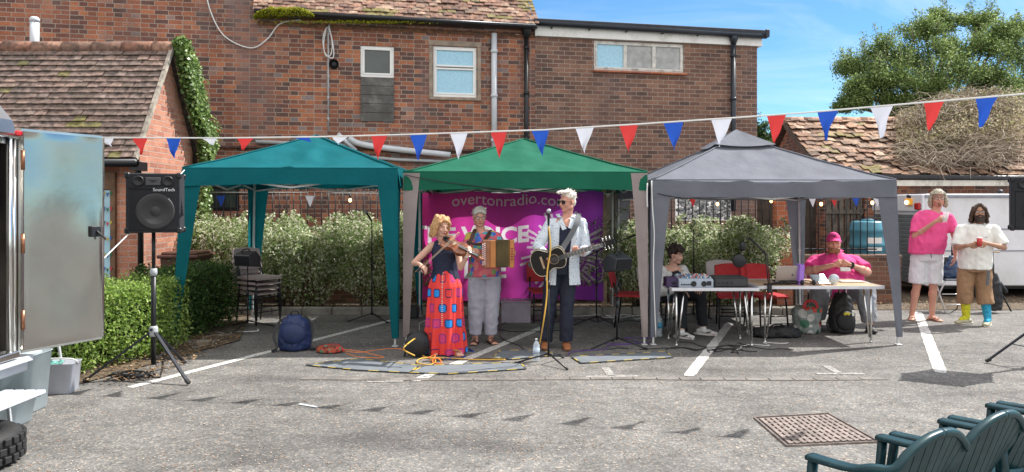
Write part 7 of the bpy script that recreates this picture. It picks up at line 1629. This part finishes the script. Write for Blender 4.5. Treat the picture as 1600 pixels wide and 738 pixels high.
bottle('clear water bottle at the foot of the singer\'s microphone stand', G(838,565), .24, .036, mat('pale_label', (.5,.6,.72), .5, var=.3, vs=30))
bottle('large blue-labelled water bottle behind the grey gazebo leg', G(1029,526), .30, .05, mat('blue_label', (.08,.35,.55), .5, var=.5, vs=30))
b = MB(); q = G(829,550); b.box(q+V((0,0,.006)),(.2,.12,.003), rotz(.1)); solo(b, 'paper_sheet', M['white'], 'white sheet of paper lying left of the singer\'s shoes', 'paper')
b = MB(); q = G(482,635); b.box(q+V((0,0,.006)),(.2,.03,.004), rotz(-.5)); solo(b, 'paper_strip', mat('pale_strip', (.5,.52,.54), .6), 'thin pale strip lying on the open asphalt', 'litter')
def crate(label, x0, x1, y, z1):
    t = thing('plastic_crate', label, 'crate', ((x0+x1)/2,y,0)); w_ = x1-x0; b = MB(); cl = mat('clear_crate', (.42,.36,.44), .25, var=.1, alpha=.7)
    for (c,d) in (((0,-.17,z1/2),(w_,.008,z1)),((0,.17,z1/2),(w_,.008,z1)),((-w_/2,0,z1/2),(.008,.34,z1)),((w_/2,0,z1/2),(.008,.34,z1)),((0,0,.01),(w_,.34,.01))): b.box(c,d)
    b.build('box', cl, t); b = MB(); b.box((0,0,z1+.01),(w_+.03,.38,.02), bev=.006); b.build('lid', cl, t); b = MB(); b.box((-.05,0,z1*.3),(w_*.6,.25,z1*.5)); b.box((.1,.02,z1*.45),(w_*.3,.2,z1*.6)); b.build('contents', mat('crate_stuff', (.12,.12,.16), .7, var=.5, vs=12), t)
crate('see-through plastic storage crate between the accordionist and the guitarist', (784-800)/F*10.9, (828-800)/F*10.9, 10.9, .28)
t = thing('case', 'black equipment case on the ground behind the violinist', 'case', G(635,498)+V((0,.1,0))); b = MB(); b.box((0,0,.09),(.34,.25,.18), bev=.02); b.build('shell', M['black'], t); b = MB(); b.tube(spline([(-.07,-.1,.18),(-.05,-.1,.22),(.05,-.1,.22),(.07,-.1,.18)],4),.01,6); b.build('handle', M['black'], t)
t = lumpy('green and grey shopping bag under the beech table, left of the black rucksack', 'shopping_bag', 'bag', G(1261,521), (.34,.22,.36), dots('shop_print', (.20,.23,.22), [(.03,.10,.06),(.5,.5,.48),(.05,.15,.09),(.45,.06,.04)], 9, .5), seed=5, soft=.03, top=1.1)
b = MB(); strap(b, [(-.08,-.09,.33),(-.04,-.1,.42),(.06,-.1,.42),(.1,-.09,.33)], .03,.004,(0,-1,0)); b.build('handle', M['red'], t)
t = lumpy('black rucksack with yellow trim standing under the beech table', 'rucksack', 'backpack', G(1315,520), (.32,.26,.52), mat('black_nylon', (.014,.014,.016), .6, var=.2, bump=.2, bs=80), seed=6)
b = MB(); b.ball((.0,-.12,.17),(.12,.05,.13)); remesh(b,'front_pocket', MATS['black_nylon'], t, .012, 3); b = MB(); strap(b, [(-.04,-.165,.26),(0,-.175,.27),(.03,-.17,.26)], .03,.006,(0,-1,0)); b.build('yellow_trim', mat('yellow_trim', (.6,.5,.03), .6), t); b = MB(); b.box((.08,-.15,.27),(.03,.02,.07), bev=.004); b.build('white_tag', M['white'], t); b = MB(); b.tube(spline([(-.16,0,.2),(-.2,-.03,.1),(-.15,-.05,.03)],4),.014,6); b.tube(spline([(-.04,0,.5),(-.03,0,.56),(.03,0,.56),(.04,0,.5)],4),.01,6); b.build('strap', M['black'], t)
t = lumpy('flat black bag lying under the tables among the cables', 'holdall', 'bag', G(1212,527), (.62,.26,.13), MATS['black_nylon'], seed=7, soft=.02, top=.9); b = MB(); b.tube(spline([(-.1,-.05,.12),(-.05,-.09,.17),(.05,-.09,.17),(.1,-.05,.12)],4),.01,6); b.build('handle', M['black'], t)
t = thing('fire_extinguisher', 'small red cylinder standing beside the seated lad', 'fire extinguisher', V(((1021-800)/F*9.75,9.75,.25))); b = MB(); b.lathe((0,0,0),[(.03,0),(.035,.02),(.035,.18),(.02,.21),(.012,.22)],16); b.build('cylinder', mat('gloss_red', (.55,.02,.03), .25), t); b = MB(); b.box((0,0,.24),(.02,.05,.03)); b.build('nozzle', M['black'], t); t.location.z = 0
# folding stool with bag; covered stand, right
c_ = V(((1487-800)/F*11.9, 11.9, 0)); st = thing('folding_stool', 'metal folding chair with dark seat between the two standing men', 'chair', c_)
b = MB(); b.box((0,0,.50),(.38,.34,.03), bev=.01); b.build('seat', mat('dark_blue_seat', (.04,.05,.08), .6), st)
b = MB(); b.box((.0,.19,.76),(.36,.02,.14), euler(-.1,0,0), bev=.006); b.build('backrest', M['black'], st)
for s_ in (-1,1): b = MB(); b.tube([(s_*.17,.2,.82),(s_*.18,.15,.48),(s_*.19,-.17,0)],.012,8); b.build('leg', M['alu'], st); b = MB(); b.tube([(s_*.17,-.12,.48),(s_*.19,.2,0)],.012,8); b.build('leg', M['alu'], st)
b = MB(); b.tube([(-.18,-.14,.12),(.18,-.14,.12)],.009,6); b.tube([(-.18,-.05,.27),(.18,-.05,.27)],.009,6); b.build('stretcher', M['alu'], st)
t = thing('handbag', 'blue-black slouchy bag resting on the metal folding chair', 'bag', c_+V((0,0,.515))); b = MB(); b.tube([(0,0,.01),(0,0,.08),(0,0,.2),(.0,0,.34)],[(.17,.12),(.17,.12),(.11,.08),(.03,.03)],16,ref=(1,0,0)); remesh(b,'body',mat('blue_black_nylon', (.02,.05,.12), .35, var=.2), t,.012,3,fold=cloth_fold(.02,9,9,8)); b = MB(); b.tube([(0,0,.32),(.01,.02,.5),(.02,0,.33)],.01,6); b.build('strap', M['black'], t)
c_ = V(((1551-800)/F*11.7, 11.7, 0)); t = thing('covered_stand', 'black bagged upright stand with wooden handle behind the bearded man', 'stand', c_)
b = MB(); b.tube([(0,0,.1),(0,0,.92)],.014,8); b.tube([(0,0,.55),(0,0,.75)],.022,8); b.build('pole', M['blackm'], t); b = MB(); b.caps((-.12,0,.94),(.1,0,.93),.014,.012,8); b.build('handle', M['palewood'], t); b = MB(); b.tube([(0,.02,.05),(0,.02,.2),(.02,.02,.45),(.04,.02,.62)],[(.13,.1),(.15,.11),(.12,.09),(.03,.03)],16,ref=(1,0,0)); remesh(b,'cover',MATS['black_nylon'],t,.014,3,fold=cloth_fold(.02,8,8,9))
b = MB(); b.caps((.03,0,.5),(.28,0,.03),.012,.012,6); b.caps((.1,0,.45),(.2,.0,.33),.04,.03,8); b.build('leg', M['blackm'], t)
# ---- mats with striped tape
mm_ = mat('grey_mat', (.145,.165,.185), .8, var=.1, vs=6, bump=.2, bs=120)
for i,(q,lb) in enumerate((([(478,572),(560,562),(655,573),(640,584),(560,580)],'grey mat edged with yellow and black tape, nearest the blue backpack'),([(640,584),(664,573),(812,568),(822,578),(700,586)],'grey mat edged with yellow and black tape in front of the violinist'),([(770,561),(782,549),(840,549),(876,556),(800,563)],'grey mat edged with yellow and black tape beneath the singer\'s stand'),([(893,559),(1040,551),(1052,560),(908,569)],'grey mat edged with yellow and black tape before the grey gazebo leg'))):
    pts = [G(*p) for p in q]; c_ = sum(pts,V())/len(pts); t = thing('cable_mat', lb, 'mat', c_, 0, 'taped grey cable mats'); b = MB(); b.prism([p+V((0,0,.005)) for p in pts],(0,0,.006)); b.build('mat', mm_, t, True)
    tp_ = MB(); tp_.c = (1,1,1)
    for a_, c2 in zip(pts, pts[1:]+pts[:1]):
        L_ = (c2-a_).length; n_ = max(1,int(L_/.09))
        for k in range(n_): tp_.c = (.55,.40,.06) if k%2 else (.07,.07,.07); tp_.bar(a_.lerp(c2,k/n_)+V((0,0,.013)), a_.lerp(c2,(k+1)/n_)+V((0,0,.013)), .015,.003, up=(0,0,1))
    tp_.build('striped_tape', mat('striped_tape', (1,1,1), .5, attr=True, var=0), t, True)
# ---- floor cables
def wig(px0,py0,px1,py1,n,amp,seed,m,rad=.005,z=.008):
    rn = random.Random(seed); a, c = G(px0,py0), G(px1,py1); d = c-a; s_ = V((-d.y,d.x,0)).normalized(); pts = [a+d*(k/n)+s_*rn.uniform(-amp,amp)+V((0,0,z)) for k in range(n+1)]; return spline(pts,5)
def cables(label, m, runs, rad=.005, name='floor_cable'):
    b = MB()
    for r in runs: b.tube(wig(*r[:5],r[5],r[6],m), rad, 5)
    solo(b, name, m, label, 'cable')
cables('black cables trailing across the yard under the tables', M['cord'], [(1040,545,1180,548,9,.1,1),(1060,538,1240,548,9,.12,2),(1100,550,1170,540,10,.16,3),(1110,546,1160,552,12,.16,4),(1000,548,1110,546,8,.1,5)])
cables('black cables on the ground between the musicians and the monitor stand', M['cord'], [(660,566,800,560,7,.1,11),(760,500,830,552,6,.12,12),(700,520,900,515,8,.15,13),(780,505,920,500,8,.2,14),(890,500,1010,505,8,.2,15),(905,548,980,545,6,.1,16)])
cables('purple cables by the small monitor stand', M['cord_p'], [(880,555,1010,535,9,.12,21),(960,540,1030,520,7,.15,22),(900,560,955,556,5,.05,23)])
cables('white cables behind the banner end and gazebo legs', M['cord_w'], [(900,492,1010,498,9,.2,31),(940,500,1000,490,8,.25,32),(960,505,980,470,6,.1,33),(1150,548,1225,536,8,.15,34)])
cables('white cable looping by the left front leg of the teal gazebo', M['cord_w'], [(290,545,350,520,8,.25,41),(300,540,400,515,8,.15,42),(640,545,668,500,6,.12,43)], .006)
cables('blue cable bunched behind the red skirt', M['cord_b'], [(690,562,730,558,8,.1,51),(690,556,740,548,8,.1,52)], .006)
b = MB(); q = G(318,540); b.box(q+V((0,0,.03)),(.16,.10,.06), bev=.008); solo(b,'adapter_block', mat('beige_block', (.25,.22,.17), .8), 'beige brick-like block at the foot of the teal gazebo leg','block')
b = MB(); b.tube([P(150,412,6.15)+V((.02,0,0)), P(205,362,7.3), P(288,266,8.85)], .006, 6); solo(b,'guy_rope', M['cord_w'],'white cord strung from the steel door past the speaker to the teal gazebo','rope')
b = MB(); b.tube(spline([V((1.63,8.97,1.93)),V((1.64,8.96,1.6)),V((1.66,8.96,1.3)),V((1.65,8.96,.9)),V((1.68,8.97,.1))],5), .007, 6); b.tube(spline([V((1.58,8.97,1.9)),V((1.575,8.96,1.75)),V((1.58,8.96,1.62))],5), .008, 6); solo(b,'hanging_cable', M['cord_w'],'white cable hanging down the leg between the green and grey gazebos','cable')
b = MB(); b.tube(spline([V((-1.25,8.97,2.0)),V((-.9,8.97,1.93)),V((-.1,8.97,1.83)),V((.6,8.98,1.79))],6), .005, 5); solo(b,'sagging_cord', M['cord'],'thin dark cord sagging along the front of the green gazebo','cord')
b = MB(); b.tube(spline([V((1.7,8.97,1.78)),V((2.1,8.96,1.72)),V((3.2,8.97,1.70))],6), .006, 5); solo(b,'sagging_cord', M['cord'],'thin dark cord sagging along the front of the grey gazebo','cord')

# ================================================================ food trailer, left edge
TX = -3.57; t = thing('food_trailer', 'polished metal food trailer at the left edge with its steel door open', 'trailer', (TX-1.2,4.3,0))
b = MB(); prof = [(0,.50),(0,2.12),(-.04,2.26),(-.14,2.38),(-.3,2.46),(-.5,2.5),(-2.2,2.5),(-2.4,2.3),(-2.4,.5)]
y0, y1 = 2.6, 5.55; vs = []; 
# side, roof and far side as one shell, doorway cut in the near side
def q_(pts): b.add(pts, [(0,1,2,3)])
dY0, dY1, dZ0, dZ1 = 4.55, 5.42, .62, 2.08
for (a,c,z0,z1) in ((y0,dY0,.5,2.12),(dY1,y1,.5,2.12),(dY0,dY1,.5,dZ0),(dY0,dY1,dZ1,2.12)): b.box((TX-.02,(a+c)/2,(z0+z1)/2),(.04,c-a,z1-z0))
for (p0,p1) in zip(prof[1:-1],prof[2:]): b.add([(TX+p0[0],y0,p0[1]),(TX+p1[0],y0,p1[1]),(TX+p1[0],y1,p1[1]),(TX+p0[0],y1,p0[1])],[(0,1,2,3)],0,True)
b.add([(TX+p[0],y1,p[1]) for p in prof],[tuple(range(len(prof)))]); b.add([(TX+p[0],y0,p[1]) for p in prof],[tuple(range(len(prof)))]); b.add([(TX,y0,.5),(TX-2.4,y0,.5),(TX-2.4,y1,.5),(TX,y1,.5)],[(0,1,2,3)])
pol = mat('polished_steel', (.40,.385,.36), .30, 1, var=.12, vs=2.5, bump=.25, bs=2.2); b.build('body', pol, t, True)
b = MB(); b.box((TX-.85,4.5,1.3),(.02,2.0,1.5)); b.box((TX-.45,5.30,.95),(.5,.3,.7), bev=.01); b.box((TX-.45,5.3,1.45),(.45,.25,.25), bev=.01); b.build('interior_fittings', mat('dark_fitting', (.05,.04,.035), .4, .3, var=.4, vs=5), t, True)
b = MB(); b.box((TX-.3,5.28,1.32),(.1,.1,.1), bev=.02); b.build('red_box', mat('gloss_red', (.55,.02,.03)), t, True)
b = MB(); b.tube([(TX+.012,5.44,.6),(TX+.012,5.44,2.12)],.018,8); b.tube([(TX+.005,5.5,.52),(TX+.005,5.5,2.14)],.014,8); b.box((TX+.02,5.0,.585),(.09,.95,.05), bev=.008); b.build('door_jamb', M['chrome'], t, True)
b = MB(); b.tube([(TX+.015,y0,2.14),(TX+.015,y1,2.14)],.022,8); b.build('roof_rail', M['chrome'], t, True)
b = MB(); b.box((TX+.03,5.5,2.16),(.04,.04,.04), bev=.01); b.build('marker_light', mat('gloss_red', (.5,.02,.02)), t, True)
# open door
A_ = V((TX+.035,5.53,0)); B_ = V((-3.27,6.12,0)); d_ = (B_-A_).normalized(); n_ = V((d_.y,-d_.x,0)); L_ = (B_-A_).length; zb, zt = .60, 2.18
b = MB()
def df(u,v,o=0):
    p = A_+d_*(L_*u); p.z = zb+(zt-zb)*v; k = .006*(math.sin(u*6+v*5)+math.sin(v*11+u*3)+math.sin(v*4-u*7)) if 0<u<1 and 0<v<1 else 0; return p+n_*(.012+k*.5+o)
b.grid(lambda u,v: df(u,v), 24, 50); b.grid(lambda u,v: df(1-u,v,-.034), 4, 8)
drr = b.build('door', mat('hammered_steel', (.44,.43,.40), .17, 1, var=.06, vs=2.5, bump=.22, bs=2.2, bd=.02), t, True)
b = MB(); m_ = (A_+B_)/2
for z in (zb,zt): b.bar(A_+V((0,0,z)),B_+V((0,0,z)),.012,.036)
for q in (A_,B_): b.bar(q+V((0,0,zb)),q+V((0,0,zt)),.036,.014)
b.build('door_edge', M['steel'], drr, True)
b = MB(); q = A_+d_*(L_*.88)+n_*.03+V((0,0,1.46-.02)); R3 = rotz(math.atan2(d_.y,d_.x)); b.box(q,(.085,.03,.085),R3,bev=.006); b.caps(q+n_*.02,q+n_*.05+d_*.05+V((0,0,-.06)),.008,.007,8); b.build('latch', M['black'], drr, True)
for z in (.75,1.3,1.9): b = MB(); b.tube([A_+n_*.02+V((0,0,z)),A_+n_*.02+V((0,0,z+.14))],.014,8); b.build('hinge', mat('copper_hinge', (.35,.16,.09), .35, .8), drr, True)
b = MB(); b.box((TX-.9,4.2,.42),(1.5,2.4,.12)); b.lathe((TX-.35,3.7,.3),[(.3,-.1),(.3,.1),(.1,.11)],20,M=euler(0,R(90),0)); b.build('chassis', mat('pale_skirt', (.4,.42,.42), .5, var=.15), t, True)
b = MB(); b.box((TX-.05,5.2,.47),(.06,1.0,.1),bev=.01); b.box((TX+.0,5.1,.53),(.1,1.1,.04)); b.build('sill', M['lgrey'], t, True)
t = thing('trailer_step', 'white slatted step hanging below the trailer doorway', 'step', (TX+.12,5.0,.33))
b = MB()
for k in range(4): b.box((-.10+.075*k,0,.0),(.066,.86,.028),bev=.006)
b.build('tread', M['lgrey'], t); b = MB(); [b.bar((-.12,s_*.36,-.02),(-.3,s_*.36,-.02),.02,.03) for s_ in (-1,1)]; b.bar((-.12,-.4,-.02),(.13,-.4,-.02),.02,.02); b.bar((-.12,.4,-.02),(.13,.4,-.02),.02,.02); [b.bar((-.1,s_*.4,-.03),(-.05,s_*.38,-.33),.02,.02) for s_ in (-1,1)]; b.build('bracket', M['grey'], t)
trn = mat('milky_plastic', (.55,.63,.66), .35, var=.06, transl=.3)
def tub(label, name, cat, loc, w_, d_, h_, m, rz=0, tp=1.15, lid=None):
    t = thing(name, label, cat, loc, rz); b = MB(); n = 28
    def ring(z,k,t_=0):
        out = []
        for j in range(n):
            a = 2*PI*j/n; c, s = math.cos(a), math.sin(a); e = .35; out.append(V((math.copysign(abs(c)**e,c)*(w_/2-t_)*k, math.copysign(abs(s)**e,s)*(d_/2-t_)*k, z)))
        return out
    rs_ = [ring(0,.9/tp*1.05),ring(.012,1/tp),ring(h_,1),ring(h_+.006,1.05),ring(h_+.006,1,.004),ring(.02,1/tp,.006)]; vs = [p for r in rs_ for p in r]; fs = [(i*n+j,i*n+(j+1)%n,(i+1)*n+(j+1)%n,(i+1)*n+j) for i in range(len(rs_)-1) for j in range(n)]+[tuple(range(n))[::-1],tuple(5*n+j for j in range(n))]
    b.add(vs,fs,0,True); b.build('tub', m, t); return t
t = tub('large milky plastic water container under the trailer door', 'water_container', 'container', (-3.98,6.15,0), .44, .36, .46, trn)
b = MB(); b.ball((0,0,.46),(.2,.16,.06)); b.lathe((.05,0,.5),[(.05,0),(.05,.04)],14); b.build('top', trn, t)
t = tub('low milky plastic basin behind the slatted trailer step', 'basin', 'basin', (-3.86,5.75,0), .46, .34, .2, trn)
t = tub('pale grey mop bucket beside the clipped hedge', 'mop_bucket', 'bucket', G(83,618)+V((0,.12,0)), .27, .24, .26, mat('bucket_grey', (.45,.47,.52), .4, var=.05), R(8))
b = MB(); b.tube(spline([(-.14,0,.25),(-.12,-.1,.31),(.12,-.1,.31),(.14,0,.25)],4),.006,6); b.build('handle', M['white'], t)
c_ = G(83,618)+V((0,.12,0)); b = MB(); b.caps(c_+V((.03,0,.1)), c_+V((-.05,.02,.5)),.012,.012,10); solo(b,'mop',M['alu'],'aluminium mop shaft sticking out of the pale grey bucket','mop')
b = MB(); b.ball(c_+V((-.05,-.04,.25)),(.08,.06,.035)); o = remesh(b,'cleaning_cloth',mat('green_cloth', (.12,.33,.28), .9, var=.3, vs=30),None,.008,2,fold=cloth_fold(.012,30,30)) if False else None
b = MB(); b.grid(lambda u,v: c_+V((-.12+.15*u,-.1+.12*v,.268+.018*math.sin(u*9)*math.cos(v*8)-.05*max(0,.2-v))),14,10); solo(b,'cleaning_cloth',mat('green_cloth', (.12,.33,.28), .9, var=.3, vs=30),'green cleaning cloth draped over the bucket rim','cloth')
# tyre lying flat
t = thing('spare_tyre', 'chunky black tyre lying flat in the bottom left corner', 'tyre', (-3.46,4.86,0)); b = MB(); b.lathe((0,0,0),[(.17,.03),(.2,.01),(.27,.0),(.305,.03),(.315,.06),(.315,.16),(.305,.19),(.27,.215),(.2,.21),(.17,.19),(.165,.11),(.17,.03)],48); b.build('carcass', M['rubber'], t)
b = MB()
for k in range(30):
    a = 2*PI*k/30
    for z,o_ in ((.055,0),(.11,.1),(.165,0)): b.box((math.cos(a+o_)*.318,math.sin(a+o_)*.318,z),(.022,.048,.042),rotz(a+o_),bev=.004)
b.build('tread', M['rubber'], t); b = MB(); b.lathe((0,0,.05),[(.168,0),(.17,.12),(.08,.09),(.03,.09),(.03,.03)],28); b.build('rim', M['grey'], t)

# ================================================================ green garden chairs
def garden_chair(label, loc, rz):
    t = thing('garden_chair', label, 'chair', loc, rz, 'green plastic garden chairs in the front row'); gm = mat('green_resin', (.003,.033,.042), .38, var=.18, vs=8, spec=.45, dirt=(.008,.05,.058), ds=14)
    b = MB(); W_ = .25; zs = .41
    def st(u,v,o=0): x = -W_+2*W_*u; return V((x*(1+.06*(1-v)), -.15+.37*v, zs-.03+.025*(abs(u-.5)*2)**3-.02*math.sin(PI*v)-.03*max(0,.12-v)*5+.006*(1 if int(u*13)%2 else 0)+o))
    b.grid(lambda u,v: st(u,v), 26, 12); b.grid(lambda u,v: st(1-u,v,-.022), 26, 12); b.build('seat', gm, t)
    # fan back: slats between a low rail and a curved top rail
    def bk(u,v,o=0):
        a = (u-.5)*2; hz = .745-.13*abs(a)**2.2; x = a*(.20+.075*v); y = .22+.10*v-.05*(abs(a)**2)*(1) -.02*(1-v)+o; return V((x,y,zs-.01+(hz-zs+.01)*v))
    b = MB(); N = 9
    for k in range(N):
        u0, u1 = (k+.05)/N, (k+.95)/N; b.grid(lambda u,v: bk(u0+(u1-u0)*u,v*.96), 2, 12); b.grid(lambda u,v: bk(u1-(u1-u0)*u,v*.96,.012), 2, 12)
        for u_ in (u0,u1): b.grid(lambda u,v,u_=u_: bk(u_,v*.96,.012*u), 1, 12)
    b.build('backrest', gm, t)
    for s_ in (-1,1):      # rail from the crest sweeping down into the arm
        b = MB(); pts = spline([bk(.5,1,.006)]+[bk(.5+s_*.5*q,1,.006) for q in (.35,.7,.93)]+[V((s_*.285,.21,.625)),V((s_*.295,.14,.605)),V((s_*.30,.05,.60)),V((s_*.295,-.06,.597))],5); b.tube(pts,[(.016,.020)]*17+[(.034,.013)]*(len(pts)-17),10,ref=(0,0,1),twist=0) if False else strap2(b,pts)
        b.build('armrest', gm, t)
        b = MB(); b.tube([(s_*.295,-.045,.595),(s_*.285,-.07,.4),(s_*.27,-.14,0)],[(.028,.018),(.026,.018),(.022,.022)],8,ref=(1,0,0)); b.build('leg', gm, t)
        b = MB(); b.tube([(s_*.27,.18,.61),(s_*.25,.2,.4),(s_*.25,.29,0)],[(.016,.03),(.022,.03),(.022,.022)],8,ref=(1,0,0)); b.build('leg', gm, t)
    return t
def strap2(b, pts):
    n = len(pts); vs = []; 
    for i,p in enumerate(pts):
        f = i/(n-1); t_ = (pts[min(i+1,n-1)]-pts[max(i-1,0)]).normalized(); up = V((0,0,1)) if f > .5 else V((0,.25,1)); s_ = t_.cross(up).normalized(); up = s_.cross(t_).normalized(); w_ = .017+.018*min(1,max(0,(f-.45)/.2)); h_ = .017-.004*min(1,max(0,(f-.45)/.2))
        for k in range(10): a = 2*PI*k/10; c, s = math.cos(a), math.sin(a); vs.append(p+s_*w_*math.copysign(abs(c)**.6,c)+up*h_*math.copysign(abs(s)**.6,s))
    fs = [(i*10+k,i*10+(k+1)%10,(i+1)*10+(k+1)%10,(i+1)*10+k) for i in range(n-1) for k in range(10)]+[tuple(range(10))[::-1],tuple((n-1)*10+k for k in range(10))]; b.add(vs,fs,0,True)
cl = [((1.53,3.32),'green plastic garden chair at the left end of the front row'),((1.95,3.59),'green plastic garden chair, second from the left in the front row'),((2.37,3.86),'green plastic garden chair, third from the left in the front row'),((2.79,4.13),'green plastic garden chair at the right end of the front row, cut by the edge')]
gc = garden_chair(cl[0][1], (*cl[0][0],0), R(212))
for k in range(1,4): dup(gc, (*cl[k][0],0), R(212+(k%3-1)*2), cl[k][1])
# dark fence behind the corner of the extension
b = MB(); [b.box((5.3+.14*k,16.4,1.05),(.13,.02,2.1)) for k in range(9)]; solo(b,'timber_fence',mat('dark_fence', (.06,.045,.035), .85, var=.3, vs=6),'dark board fence between the extension and the tiled shed','fence')
